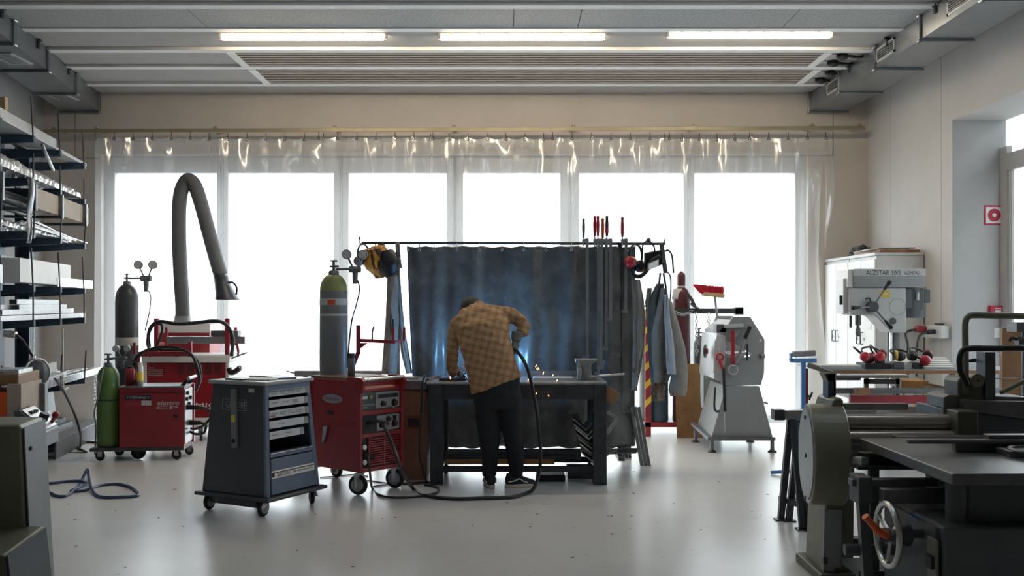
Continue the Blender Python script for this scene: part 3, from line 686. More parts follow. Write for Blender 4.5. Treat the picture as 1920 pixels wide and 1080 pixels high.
# ================================================================ olive sheet metal machine in the near corner
x0, x1_ = PX(39, 4.675), PX(78, 5.0)
r = thing('shearing_machine', 'olive green sheet metal machine with a grey side, cropped at the frame edge', 'machine', V((-2.6, 4.9, 0)))
dv = V((-.171, 1, 0)) * .36
def side(x, y): return x
zt = PZ(797, 4.675)
mb = MB(); n0 = V((x0, 4.675, 0)); 
pf = [(0, 0), (0, zt)]
mb.prism([(-3.2, 4.675, .0), (x0 + .05, 4.675, .0), (x0 + .03, 4.675, .35), (x0, 4.675, zt), (-3.2, 4.675, zt)], dv)
mb.build('upright_housing', 'olive', r, bevel=.02, seg=3)
mb = MB(); e = .004
q0, q1 = V((x0 + e, 4.69, zt - .015)), V((x0 + e, 4.69, zt - .015)) + V((-.171, 1, 0)) * .33
mb.hexa([V((x0 + .055, 4.69, .0)), V((x0 + .0559, 4.69, .0)) + V((.006, 0, 0)), V((x0 + .056, 4.69, .0)) + V((-.05, .33, 0)) + V((.006, 0, 0)), V((x0 + .05, 4.69, .0)) + V((-.05, .33, 0)), q0, q0 + V((.006, 0, 0)), q1 + V((.006, 0, 0)), q1]).build('side_plate', 'grey_machine', r)
MB().prism([(-3.2, 4.15, 0), (PX(9, 4.15) + .06, 4.15, 0), (PX(9, 4.15), 4.15, PZ(1041, 4.15)), (-3.2, 4.15, PZ(1041, 4.15))], V((-.09, .55, 0))).build('lower_bed', 'olive_dark', r, bevel=.012)
MB().prism([(PX(9, 4.15) + .062, 4.16, 0), (PX(9, 4.15) + .07, 4.16, 0), (PX(9, 4.15) + .008, 4.16, PZ(1043, 4.15)), (PX(9, 4.15) + .001, 4.16, PZ(1043, 4.15))], V((-.088, .53, 0))).build('bed_side', 'slate', r)
MB().cyl(V((x0 + .0, 4.75, zt - .12)), V((x0 + .014, 4.75, zt - .12)), .01, n=10).build('key_hole', 'black', r)

# blue air hose on the floor
d = 8.9
def G(x, y, lift=.012):
    d = (H - lift) * F / (y - 570); return V(((x - 960) * d / F, d, lift))
tag(MB().tube([G(60, 905), G(95, 906), G(120, 903), G(150, 902), G(161, 906), G(150, 913), G(133, 921), G(160, 919), G(185, 911), G(205, 908), G(225, 908), G(246, 914), G(259, 925), G(255, 930), G(225, 932), G(192, 932), G(178, 926), G(170, 915) + V((0, 0, .02)), P(166, 892, 9.1), P(164, 881, 9.12), P(161, 884, 9.1), P(152, 903, 9.0), G(143, 915), G(135, 923), G(122, 930), G(108, 930), G(92, 923), G(70, 915)], .0125, n=8).build('air_hose', 'blue_hose'), 'blue air hose lying in loose loops on the floor', 'hose')
tag(MB().sph(P(100, 846, 10.4) * 1.0 + V((0, 0, -.02)), (.06, .05, .03)).build('rag', 'paper'), 'small crumpled white rag on the floor by the channel', 'rag')
r_ = bpy.data.objects['rag']; r_.location.z = 0

# ================================================================ gas cylinders
def bottle(lab, x, y, z0, r, h, body, shoulder, cat='gas cylinder', name='gas_cylinder', grp='gas cylinders', neckm='mid_steel', cap=False, bands=(), shz=.18):
    b = thing(name, lab, cat, V((x, y, z0)), grp)
    hb = h - shz
    MB().lathe((x, y, z0), (0, 0, 1), [(.001, 0), (r * .92, 0), (r, .02), (r, hb), (r * .99, hb + .005)], 28).build('body', body, b)
    prof = [(r * .99, hb + .003)] + [(max(.032, r * math.cos(t) ** .75), hb + shz * .92 * math.sin(t)) for t in [PI / 2 * k / 8 for k in range(1, 8)]] + [(.036, h - .01), (.036, h)]
    MB().lathe((x, y, z0), (0, 0, 1), prof, 28).build('shoulder', shoulder, b)
    MB().lathe((x, y, z0), (0, 0, 1), [(.042, h - .035), (.046, h - .03), (.046, h + .01), (.03, h + .02), (.001, h + .02)], 20).build('neck_ring', neckm, b)
    for (za, zb_, m_) in bands: MB().lathe((x, y, z0), (0, 0, 1), [(r * 1.004, za), (r * 1.006, za + .002), (r * 1.006, zb_ - .002), (r * 1.004, zb_)], 28).build('label_band', m_, b)
    if cap: MB().lathe((x, y, z0), (0, 0, 1), [(.05, h), (.052, h + .10), (.045, h + .14), (.02, h + .155), (.02, h + .17), (.001, h + .17)], 20).build('valve_cap', body, b)
    else:
        mb = MB(); mb.cyl((x, y, z0 + h), (x, y, z0 + h + .10), .013, n=12).cyl((x - .035, y, z0 + h + .055), (x + .045, y, z0 + h + .055), .011, n=10); mb.build('valve', 'mid_steel', b)
        MB().lathe((x, y, z0 + h + .095), (0, 0, 1), [(.001, 0), (.034, .002), (.036, .01), (.034, .018), (.001, .02)], 14).build('handwheel', 'mid_steel', b)
    return b
def gauges(b, x, y, z, hose=None, sc=1., hm='cable'):
    """pressure regulator with two dials screwed to a cylinder valve"""
    g = MB().cyl((x, y, z), (x + .15 * sc, y, z + .005), .012, n=10).cyl((x + .12 * sc, y, z), (x + .22 * sc, y, z), .03 * sc, n=14).cyl((x + .17 * sc, y, z - .13 * sc), (x + .17 * sc, y, z), .022 * sc, .028 * sc, n=14).build('regulator', 'mid_steel', b)
    for dx in (.10, .24):
        c = V((x + dx * sc, y - .02, z + .13 * sc)); MB().cyl(c + V((0, -.02, 0)), c + V((0, .02, 0)), .042 * sc, n=20).tube([c, c + V(((.17 - dx) * sc * .8, .02, -.13 * sc))], .010, smooth=False).build('gauge', 'mid_steel', g)
        MB().cyl(c + V((0, -.022, 0)), c + V((0, -.0205, 0)), .036 * sc, n=20).build('dial', 'label_pale', g)
    if hose: MB().tube([V((x + .21 * sc, y, z))] + hose, .007, n=7).build('hose', hm, g)

# small green cylinder standing on the first welder's tray is placed with that welder below
# ================================================================ red welder with the green cylinder
M = TR(-3.36, 10.2, 0, 6.5)
r = thing('welding_machine', 'low red welder with a black weld company strip, beside the green cylinder', 'welding machine', M)
zb, zt = .136, .742
MB(M).box(-.64, 0, 0, .45, zb, zt).build('body', 'red_dark', r, bevel=.006)
MB(M).box(-.93, -.005, .0, .45, zb - .035, zb - .001).build('tray', 'dark_steel', r, bevel=.004)
MB(M).box(-.645, .006, -.004, .455, zt, zt + .018).build('top_cover', 'mid_steel', r, bevel=.004)
MB(M).box(-.64, 0, -.006, 0, zt - .05, zt - .045).build('seam', 'black', r)
pan = MB(M).box(0, .008, .02, .40, zb + .03, zt - .02).build('front_panel', 'steel', r)
MB(M).box(0, .02, .40, .455, zb, zt + .012).build('front_edge', 'red', r)
for z, y in ((.68, .1), (.62, .08), (.62, .25), (.56, .18)): MB(M).cyl((.008, y, z), (.03, y, z), .02, n=12).build('knob', 'black', r)
for z in (.68, .66): MB(M).box(.008, .011, .2, .3, z - .006, z + .006).build('label_plate', 'paper', r)
for y, z, ln in ((.12, .53, .14), (.22, .36, .13)): MB(M).cyl((.008, y, z), (ln, y - .04, z), .03, .022, n=14).build('plug', 'black', r)
MB(M).tube([(.13, .08, .53), (.22, .05, .52), (.27, .03, .45), (.20, .03, .36), (.10, .1, .31), (.03, .2, .3)], .014, n=8).build('cable', 'cable', r)
MB(M).tube([(.13, .18, .36), (.19, .16, .34), (.17, .16, .26), (.08, .2, .24), (.01, .25, .26)], .014, n=8).build('cable', 'cable', r)
MB(M).prism([(-.07, .06, zt), (-.02, .06, zt), (.05, .06, zt + .09), (.02, .06, zt + .09)], (0, .02, 0)).build('handle_bracket', 'black', r)
MB(M).prism([(-.07, .36, zt), (-.02, .36, zt), (.05, .36, zt + .09), (.02, .36, zt + .09)], (0, .02, 0)).build('handle_bracket', 'black', r)
MB(M).cyl((.035, .04, zt + .09), (.035, .40, zt + .09), .018, n=12).build('handle_bar', 'steel', r)
MB(M).box(-.585, -.325, -.003, 0, .625, .672).build('strip', 'ink', r)
R_, U_ = M.to_3x3() @ V((1, 0, 0)), V((0, 0, 1))
text('lettering', '\u2261 CHEM-WELD \u2261', M @ V((-.565, -.003, .635)), R_, U_, .22, .028, 'label_pale', r)
MB(M).prism([(-.585, -.003, .60), (-.425, -.003, .60), (-.41, -.003, .58), (-.425, -.003, .562), (-.585, -.003, .562)], (0, .003, 0)).build('orange_strip', 'rack_red', r)
MB(M).box(-.42, -.325, -.003, 0, .565, .615).build('tan_plate', 'label_pale', r)
text('lettering', 'elettro', M @ V((-.27, -.0, .565)), R_ + U_ * 0, U_ + R_ * .25, .22, .045, 'label_pale', r)
text('lettering', 'CP', M @ V((-.28, -.0, .525)), R_, U_, .22, .03, 'label_pale', r)
MB(M).box(-.105, -.06, -.003, 0, .44, .465).build('slot', 'black', r)
for (x, y, rr) in ((-.84, .05, .055), (-.74, .38, .055), (-.085, .05, .055), (-.02, .36, .05)):
    cz = rr; c = MB(M).torus((x, y, cz), (.35, 1, 0), rr - .016, .016, 20, 8).lathe((x, y, cz), (.35, 1, 0), [(.001, -.014), (rr - .012, -.014), (rr - .012, .014), (.001, .014)], 20).build('caster', 'rubber', r)
    MB(M).box(x - .02, x + .025, y - .028, y - .02, cz - .01, zb - .035).box(x - .02, x + .025, y + .02, y + .028, cz - .01, zb - .035).build('fork', 'steel', c)
MB(M).torus((-.47, .1, .052), (0, 1, 0), .05, .02, 18, 8).build('spare_tyre', 'rubber', r) if False else None
MB(M).lathe((-.48, .12, .075), (0, 1, 0), [(.001, -.02), (.07, -.02), (.075, 0), (.07, .02), (.001, .02)], 20).build('rear_wheel', 'rubber', r)
pc = M @ V((-.79, .16, 0))
gb = bottle('bright green gas cylinder on the low red welder tray', pc.x, pc.y, zb, .112, .84, 'green_bottle', 'green_bottle', shz=.16)
gauges(gb, pc.x + .01, pc.y, zb + .90, [V((pc.x + .3, pc.y - .05, 1.0)), V((pc.x + .32, pc.y - .04, .85)), V((pc.x + .25, pc.y - .02, .78))], .8)
MB().tube([V((pc.x, pc.y - .1, zb + .84)), V((pc.x - .02, pc.y - .125, zb + .7)), V((pc.x - .06, pc.y - .12, zb + .5)), V((pc.x - .12, pc.y - .06, zb + .35)), V((pc.x - .13, pc.y, zb + .2)), V((pc.x - .13, pc.y - .02, .05))], .008, n=7).build('hose', 'grey_plastic', gb)
MB().torus((pc.x, pc.y, zb + .48), (0, 0, 1), .116, .006, 24, 6).build('strap', 'black', gb)
# cans standing on it
def can(name, lab, x, y, z, rr, h, m1, m2):
    o = thing(name, lab, 'can', V((x, y, z)))
    MB().lathe((x, y, z), (0, 0, 1), [(.001, 0), (rr, 0), (rr, h * .8), (rr * .7, h * .88)], 18).build('body', m1, o)
    MB().lathe((x, y, z), (0, 0, 1), [(rr * .7, h * .87), (rr * .72, h), (.001, h)], 16).build('cap', m2, o)
p = M @ V((-.46, .1, 0)); can('spray_can', 'white and yellow spray can standing on the low red welder', p.x, p.y, zt + .018, .032, .24, 'white', 'light_plastic')
MB().lathe((p.x, p.y, zt + .06), (0, 0, 1), [(.0325, 0), (.0328, .1), (.0325, .1)], 18).build('label_band', 'yellow', [o for o in bpy.data.objects if o.name == 'spray_can'][0])
p = M @ V((-.57, .16, 0)); can('spray_can', 'dark red and black can behind the white spray can', p.x, p.y, zt + .018, .05, .20, 'rack_red', 'black')
# cable holder on the first welder
o = thing('cable_holder', 'red cable hook frame standing on the low red welder', 'cable holder', M @ V((-.3, .2, zt + .018)))
mb = MB(M); zc = 1.08
mb.bar((-.52, .2, zt + .018), (-.50, .2, zc), .04, .04, (0, 1, 0)); mb.bar((-.50, .2, zc), (.02, .2, zc), .04, .05); mb.bar((.02, .2, zc - .03), (.02, .2, zc + .13), .04, .04, (0, 1, 0)); mb.bar((-.54, .2, zc), (-.54, .2, zc + .12), .03, .03, (0, 1, 0))
mb.build('frame', 'rack_red', o, bevel=.004)
tag(MB(M).tube([(-.56, .22, .86), (-.55, .2, .95), (-.50, .17, 1.06), (-.38, .15, 1.13), (-.2, .14, 1.155), (-.05, .14, 1.13), (.06, .13, 1.06), (.12, .12, .9), (.13, .12, .8), (.10, .1, .70)], .016, n=8).build('torch_cable', 'cable'), 'thick black torch cable arched over the low red welder', 'cable')
tag(MB(M).tube([(-.58, .24, .80), (-.54, .24, 1.0), (-.42, .24, 1.11), (-.2, .24, 1.12), (-.02, .24, 1.10), (.10, .2, 1.0), (.14, .16, .85), (.12, .12, .74)], .013, n=8).build('torch_cable', 'cable'), 'second thinner black cable on the red hook frame', 'cable')

# ================================================================ big red and white welder behind
d = 11.6
x0, x1 = PX(268, d), PX(430, d)
r = thing('welding_machine', 'large red welder in a white frame with louvres, behind the green cylinder', 'welding machine', V(((x0 + x1) / 2, d, 0)))
zb, zt = .165, PZ(666, d)
MB().box(x0 + .04, x1 - .03, d, d + .62, zb + .1, zt - .08).build('red_panel', 'red', r, bevel=.005)
MB().box(x0, x0 + .045, d - .02, d + .64, zb, zt).build('frame_post', 'white', r, bevel=.008); MB().box(x1 - .04, x1, d - .02, d + .64, zb, zt).build('frame_post', 'white', r, bevel=.008)
MB().box(x0 - .01, x1 + .01, d - .03, d + .65, zt - .085, zt).build('top_rail', 'white', r, bevel=.01); MB().box(x0, x1, d - .02, d + .64, zb, zb + .11).build('bottom_rail', 'white', r, bevel=.008)
lv = None
for i in range(5):
    for j in range(7):
        px = 334 + i * 17; py = 681 + j * 3.3; a = P(px, py, d)
        if lv is None: lv = MB().box(a.x, a.x + .085, d - .004, d, a.z - .005, a.z + .003).build('louvre', 'dark_steel', r); la = a
        else: kid(lv, 'louvre', (a.x - la.x, 0, a.z - la.z))
for i in range(3):
    for j in range(3):
        a = P(384 + i * 17, 782 + j * 3.2, d); kid(lv, 'louvre', (a.x - la.x, 0, a.z - la.z))
a = P(278, 707, d); text('lettering', 'CLOOS\nWELDING SET\nTYPE 380 V\nNO 2450', (a.x, d - .002, a.z), (1, 0, 0), (0, 0, 1), .17, .11, 'label_pale', r) if False else None
mb = MB(); a = P(278, 690, d)
for k in range(5): mb.box(a.x, a.x + .17 - .02 * (k == 0) * 5, d - .003, d - .001, a.z - .022 * k - .004, a.z - .022 * k + .004)
mb.build('print_lines', 'label_pale', r)['kind'] = 'stuff'
a = P(366, 764, d); text('lettering', 'MIG', (a.x, d - .001, a.z), (1, 0, 0), V((.2, 0, 1)), .24, .055, 'white', r)
MB().box(P(352, 766, d).x, x1 - .05, d - .003, d, PZ(766, d) - .004, PZ(766, d) + .001).build('stripe', 'white', r)
for x, y in ((PX(376, d), d + .02), (PX(392, d), d + .3), (x0 + .1, d + .05), (x0 + .1, d + .5)):
    c = MB().torus((x, y, .062), (1, .3, 0), .046, .016, 20, 8).lathe((x, y, .062), (1, .3, 0), [(.001, -.012), (.046, -.012), (.046, .012), (.001, .012)]).build('caster', 'rubber', r)
    MB().box(x - .028, x + .028, y - .02, y + .02, .09, zb).build('fork', 'steel', c)
for px in (291, 424):
    a = P(px, 666, d + .1); mb = MB(); mb.bar((a.x, d + .15, zt), (a.x, d + .15, PZ(597, d + .15)), .05, .05, (0, 1, 0)); mb.bar((a.x, d + .17, 1.12), (a.x, d + .42, 1.12), .03, .04); mb.bar((a.x + .03, d + .40, 1.10), (a.x + .03, d + .40, 1.32), .03, .03, (0, 1, 0)); mb.build('hook_post', 'rack_red', r, bevel=.004)
# steel sections lying on the hooks
def hsec(x0, x1, ya, yb, d, m_, lab):
    a, c = P(x0, ya, d), P(x1, yb, d); return tag(MB().box(a.x, c.x, d, d + .14, c.z, a.z).build('steel_section', m_, bevel=.004), lab, 'metal section')
hsec(312, 459, 631, 644.5, d + .19, 'steel', 'long grey steel section lying on the big welder hooks')
hsec(395, 446, 620, 630.5, d + .20, 'mid_steel', 'short grey channel piece on top of the long section')
tag(MB().tube([P(280, 650, d + .05), P(278, 630, d), P(284, 612, d), P(300, 603, d - .02), P(330, 607, d - .04), P(360, 606, d - .04), P(400, 602, d - .02), P(420, 606, d), P(432, 620, d + .05), P(437, 640, d + .05), P(434, 668, d)], .022, n=8).build('torch_cable', 'cable'), 'heavy black cable draped between the red hook posts', 'cable')
tag(MB().tube([P(283, 665, d - .04), P(276, 640, d - .04), P(286, 612, d - .04), P(302, 608, d - .04), P(303, 625, d - .04), P(292, 650, d - .04), P(280, 668, d - .05), P(300, 650, d - .05), P(318, 664, d - .05), P(335, 667, d - .05)], .015, n=8).build('torch_cable', 'cable'), 'tangled black cable loops on the left hook post', 'cable')
o = thing('electrode_holder', 'red handled electrode holder hanging on the big welder', 'electrode holder', P(446, 662, d))
MB().cyl(P(444, 643, d), P(447, 660, d), .016, n=10).build('grip', 'rack_red', o); MB().bar(P(434, 672, d), P(463, 661, d), .02, .015).build('rod', 'dark_steel', o); MB().cyl(P(447, 658, d), P(446, 668, d), .012, n=8).build('jaw', 'dark_steel', o)
o = thing('welding_torch', 'black welding torch holstered at the side of the big welder', 'welding torch', P(440, 700, d))
MB().tube([P(429, 690, d), P(432, 698, d), P(440, 697, d), P(450, 690, d)], .032, n=10).build('grip', 'black', o); MB().tube([P(446, 689, d), P(450, 686, d), P(452, 690, d), P(449, 694, d)], .008).build('hook', 'steel', o)

# ================================================================ fume extractor with hose
d = 12.42
x0, x1 = PX(298, d), PX(393, d)
r = thing('fume_extractor', 'red and white fume extractor with a tall bent grey hose', 'fume extractor', V(((x0 + x1) / 2, d, 0)))
MB().box(x0, x1, d, d + .5, .1, PZ(624, d)).build('cabinet', 'red', r, bevel=.01)
MB().box(x0 - .01, x1 + .01, d - .01, d + .51, PZ(624, d), PZ(606, d)).build('top_cover', 'white', r, bevel=.012)
MB().box(x0 + .3, x1 + .02, d + .02, d + .4, PZ(606, d), PZ(604, d)).build('top_plate', 'mid_steel', r)
for x in (x0 + .08, x1 - .08):
    for y in (d + .06, d + .44): MB().lathe((x, y, .05), (1, 0, 0), [(.001, -.015), (.045, -.015), (.05, 0), (.045, .015), (.001, .015)], 14).build('caster', 'rubber', r)
hp = [P(342, 606, d + .2), P(342, 570, d + .2), P(339, 520, d + .2), P(336, 460, d + .2), P(335.5, 400, d + .2), P(339, 362, d + .2), P(348, 341, d + .2), P(357, 339, d + .2), P(367, 352, d + .2), P(378, 385, d + .2), P(390, 430, d + .2), P(403, 478, d + .2), P(413.5, 515, d + .2)]
pts = catmull(hp, 22); N = len(pts)
mb = MB(); mb.tube(pts, .09, n=20, smooth=False, rad=lambda t: .090 + (.004 if int(t * (N - 1) + .5) % 2 else -.003)); mb.build('hose', 'mid_hose' if 'mid_hose' in MATS else 'grey_bottle', r)
MB().lathe(P(342, 606, d + .2), (0, 0, 1), [(.11, -.01), (.105, .02), (.098, .06), (.098, .09)], 24).build('hose_collar', 'grey_plastic', r)
c0, c1 = P(413, 514, d + .2), P(425, 562, d + .2); ax = (c1 - c0); Lh = ax.length; ax.normalize(); hood = MB()
rings = []
for t, rr in ((-.02, .094), (.02, .098), (.05, .092), (.3, .098), (.6, .115), (.85, .135), (.97, .15), (1.0, .155)):
    c = c0 + (c1 - c0) * t; tl = max(0, t - .3) * .55
    e1 = V((1, 0, -.05 * 0 - .0)) ; e1 = V((math.cos(-.25 * (1 - t)), 0, math.sin(-.25 * (1 - t)))) * rr; rings.append((c + V((tl * .03, 0, 0)), e1, V((0, rr, 0))))
hood.loft(rings, 24, caps=False); ho = hood.build('hood', 'dark_steel', r, solid=.006)
MB().tube([P(428, 530, d + .1), P(437, 530, d + .07), P(444, 540, d + .07), P(443, 553, d + .08)], .014, n=8).build('hood_handle', 'dark_steel', ho)
# dark tall cylinder behind the green one
xd, dd = PX(238, 12.0), 12.0
db = bottle('tall black gas cylinder behind the green cylinder', xd, dd, .12, .135, PZ(527, dd) - .12 - .02, 'black_bottle', 'black_bottle', bands=[(.98, 1.08, 'label_pale')], shz=.22)
gauges(db, xd + .02, dd, PZ(522, dd), [P(272, 535, dd), P(280, 548, dd), P(283, 560, dd), P(280, 585, dd), P(272, 620, dd)], 1.25)
MB().box(xd - .2, xd + .2, dd - .16, dd + .2, .06, .119).build('cylinder_tray', 'dark_steel', r) if False else tag(MB().box(xd - .17, xd + .17, dd - .16, dd + .16, 0, .119).build('cylinder_stand', 'dark_steel', bevel=.01), 'dark low stand under the tall black cylinder', 'stand')

# ================================================================ tool trolley
rzt = math.degrees(math.atan2(.88, .47))
M = TR(-1.838, 7.46, 0, rzt)
W0, D0, zb, zt = .62, .66, .145, 1.0
def tp(p):
    if p.z <= zb: return p
    k = 1 - .17 * (p.z - zb) / (zt - zb); ky = 1 - .19 * (p.z - zb) / (zt - zb)
    return V((W0 / 2 + (p.x - W0 / 2) * k, D0 / 2 + (p.y - D0 / 2) * ky, p.z))
r = thing('tool_trolley', 'tapered grey-blue tool trolley with white drawers on casters', 'tool trolley', M)
T = lambda: MB(M, tp)
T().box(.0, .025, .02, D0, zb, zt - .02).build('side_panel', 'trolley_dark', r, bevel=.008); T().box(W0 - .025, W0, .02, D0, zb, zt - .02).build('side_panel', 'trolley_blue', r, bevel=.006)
T().box(.02, W0 - .02, D0 - .03, D0, zb, zt - .02).build('back_panel', 'trolley_dark', r)
T().box(.0, .045, 0, .03, zb, zt - .02).build('front_post', 'trolley_blue', r, bevel=.006); T().box(W0 - .05, W0, 0, .03, zb, zt - .02).build('front_post', 'trolley_blue', r, bevel=.006)
T().box(.04, W0 - .04, 0, .03, zt - .075, zt - .02).build('front_header', 'trolley_blue', r)
MB(M).box(-.045, W0 + .045, -.05, D0 + .045, zb - .03, zb).build('base_plate', 'trolley_dark', r, bevel=.014, seg=3)
T().box(-.035, W0 + .035, -.035, D0 + .035, zt - .02, zt + .01).build('top_board', 'grey_machine', r, bevel=.012, seg=3)
T().box(.02, W0 - .02, .12, D0 - .04, .44, .455).build('inner_shelf', 'black', r); T().box(.03, W0 - .03, D0 - .1, D0 - .04, .45, zt - .03).build('inner_back', 'black', r)
T().box(.04, W0 - .05, -.01, .06, .435, .468).build('ledge', 'trolley_blue', r, bevel=.004); T().box(.045, W0 - .055, -.014, .0, .463, .470).build('ledge_strip', 'bright_steel', r)
T().box(.05, W0 - .06, -.008, .022, zb + .01, .425).build('lower_door', 'trolley_blue', r, bevel=.006)
T().box(.05, W0 - .06, -.012, -.007, .278, .335).build('name_strip', 'paper', r)
T().box(.05, W0 - .06, -.0135, -.011, .318, .324).build('strip_line', 'ink', r); T().box(.05, .08, -.0135, -.011, .29, .318).build('strip_line', 'ink', r)
fo = lambda x, z: M @ tp(V((x, -.013, z)))
fr = (fo(.5, .3) - fo(.1, .3)).normalized(); fu = (fo(.3, .4) - fo(.3, .2)).normalized()
text('lettering', 'GEDORE', fo(.105, .289), fr, fu, .15, .026, 'ink', r); text('lettering', 'Adjutant', fo(.29, .289), fr, fu + fr * .1, .24, .024, 'ink', r)
labs = [('MAUL\nSCHL', 'GABEL\nSCHL', 'RING\nSCHL', 'SCHRAUBEN\nDREHER'), ('HAEMMER', 'ZANGEN', 'FEILEN\nMEISSEL'), ('SAEGEN', 'BOHRER\nSENKER', 'REIB\nAHLEN', 'GEWINDE\nSCHNEID'), ('DIVERS',), ('SCHL', 'MASSE')]
zd = [.925, .845, .765, .685, .605]; wd = [.50, .47, .47, .45, .38]
for k in range(5):
    dr = T().box(.05, .05 + wd[k], .0, .018, zd[k] - .033, zd[k] + .022).build('drawer', 'drawer_grey', r, bevel=.003)
    T().box(.055, .05 + wd[k] + .04, .018, .48, zd[k] - .033, zd[k] + .005).build('drawer_tray', 'mid_steel', dr)
    T().box(.05 + wd[k], .05 + wd[k] + .05, -.002, .02, zd[k] - .032, zd[k] + .02).build('catch', 'grey_plastic', dr)
    o0 = lambda x, z: M @ tp(V((x, -.001, z)))
    for j, s in enumerate(labs[k]): 
        nl = s.count('\n') + 1; x = .075 + j * (wd[k] - .05) / len(labs[k]) + (.08 if len(labs[k]) == 1 else 0)
        text('lettering', s, o0(x, zd[k] - .008 - .010 * (nl - 1)), fr, fu, .075, .013 + .013 * (nl - 1), 'ink', dr)
MB(M, tp).box(.06, .12, -.0015, .0, .742, .750).build('red_mark', 'red', r)
so = lambda y, z: M @ tp(V((-.001, y, z)))
sr = (so(.1, .6) - so(.5, .6)).normalized(); su = (so(.3, .8) - so(.3, .4)).normalized()
text('lettering', 'GEDORE', so(.47, .80), sr, su, .21, .05, 'grey_plastic', r)
mb = MB(); 
for a_, b_ in ((.51, .225), ): 
    pts = [so(a_, .785), so(b_, .785), so(b_, .865), so(a_, .865)]
    for i in range(4): mb.bar(pts[i], pts[(i + 1) % 4], .004, .003)
mb.build('logo_outline', 'grey_plastic', r)
MB(M, tp).box(-.004, 0, .13, .20, .925, .955).build('tag_plate', 'label_pale', r)
for (x, y, rr, fix) in ((.02, .05, .066, 1), (.02, D0 - .06, .066, 1), (W0 - .05, .04, .055, 0), (W0 - .05, D0 - .06, .055, 0)):
    ax = (0.15, -1, 0) if fix else (.8, -.6, 0)
    c = MB(M).torus((x, y, rr), ax, rr - .016, .017, 24, 8).build('wheel', 'rubber', r)
    MB(M).lathe((x, y, rr), ax, [(.001, .02), (.015, .02), (.02, .012), (rr - .03, .014), (rr - .02, .018), (rr - .016, .01), (rr - .016, -.014), (.001, -.014)], 20).build('hub', 'steel', c)
    if not fix: MB(M).bar((x + .02, y, zb - .03), (x + .035, y - .01, rr), .045, .008, (1, 0, 0)).bar((x, y, zb - .04), (x, y, zb - .03), .07, .07, (1, 0, 0)).build('fork', 'bright_steel', c)
MB(M).cyl((.02, .1, .066), (.02, D0 - .1, .066), .01, n=10).box(.0, .06, .1, D0 - .1, .07, .115).build('axle', 'dark_steel', r)
# spirit level stuck on the side
lv = thing('spirit_level', 'grey spirit level with a yellow vial on the trolley side', 'spirit level', so(.36, .55))
a, c = so(.365, .945), so(.325, .50); nn = (M.to_3x3() @ V((-1, 0, 0))); dd_ = (c - a).normalized(); wv = dd_.cross(nn)
def lb(t0, t1, wdt, t, o_, nm, m_):
    p0, p1 = a.lerp(c, t0), a.lerp(c, t1); mb = MB(); mb.bar(p0 + nn * (t / 2 + o_), p1 + nn * (t / 2 + o_), wdt, t, nn); return mb.build(nm, m_, lv, bevel=.002)
lb(0, 1, .052, .022, .004, 'bar', 'grey_bottle'); lb(.44, .56, .03, .004, .0262, 'vial', 'yellow'); lb(.44, .56, .056, .003, .0245, 'vial_frame', 'grey_plastic')
c2 = a.lerp(c, .88) + nn * .027; MB().cyl(c2, c2 + nn * .003, .018, n=18).build('round_vial', 'ink', lv)
# papers and odds on the trolley top
pz = lambda x, y: M @ tp(V((x, y, zt + .011)))
def flat(name, lab, x, y, sx, sy, h, m_, rz, cat):
    p = pz(x, y); return tag(MB(TR(p.x, p.y, p.z, rz)).box(-sx / 2, sx / 2, -sy / 2, sy / 2, 0, h).build(name, m_, bevel=.002), lab, cat)
flat('folder', 'blue folder lying on top of the tool trolley', .42, .2, .16, .26, .012, 'trolley_blue', 40, 'folder')
flat('folder', 'white papers stacked on the tool trolley top', .2, .25, .2, .28, .01, 'paper', 75, 'papers')
flat('tool_tray', 'small dark tray at the trolley corner', .10, .42, .12, .2, .012, 'mid_steel', 55, 'tray')
flat('notebook', 'pale grey notebook on the far trolley corner', .48, .45, .14, .2, .014, 'light_plastic', 62, 'notebook')
# ================================================================ tall red welder with two control panels
M = TR(-1.27, 8.28, 0, 50)
Wf, Ds, zb, zt = .50, .65, .19, .965
r = thing('welding_machine', 'tall red welder with grey control panels and a thick cable, beside the trolley', 'welding machine', M)
B = lambda: MB(M)
B().box(.012, Wf - .012, .03, Ds, zb, zt - .01).build('body', 'red', r, bevel=.006)
B().box(0, .03, -.01, .04, zb, zt).build('front_post', 'red', r, bevel=.006); B().box(Wf - .03, Wf, -.01, .04, zb, zt).build('front_post', 'red', r, bevel=.006)
for z0, z1 in ((.665, .705), (.478, .512), (zb, zb + .035)): B().box(.03, Wf - .03, -.006, .04, z0, z1).build('front_rail', 'red', r, bevel=.004)
B().prism([(0.03, -.004, .86), (.03, -.004, .885), (.03, .11, .955), (.03, .11, .93)], (Wf - .06, 0, 0)).build('sloped_hood', 'red', r, bevel=.004)
for x in (0, Wf - .035): B().prism([(x, -.03, .86), (x, .02, .83), (x, .16, .95), (x, .16, .985), (x, -.015, .985), (x, -.05, .955)], (.035, 0, 0)).build('handle_ear', 'red', r, bevel=.006)
B().cyl((.03, -.02, .967), (Wf - .03, -.02, .967), .017, n=14).build('handle_bar', 'bright_steel', r)
B().box(.03, Wf - .03, .012, .03, .705, .862).build('upper_panel', 'slate', r); up2 = B().box(.19, Wf - .04, .004, .014, .715, .852).build('control_plate', 'grey_plastic', r, bevel=.003)
B().box(.03, Wf - .03, .012, .03, .512, .665).build('middle_recess', 'black', r); B().box(.20, Wf - .04, .004, .014, .522, .655).build('control_plate', 'grey_plastic', r, bevel=.003)
B().box(.215, .44, .0, .004, .80, .832).build('display', 'ink', r)
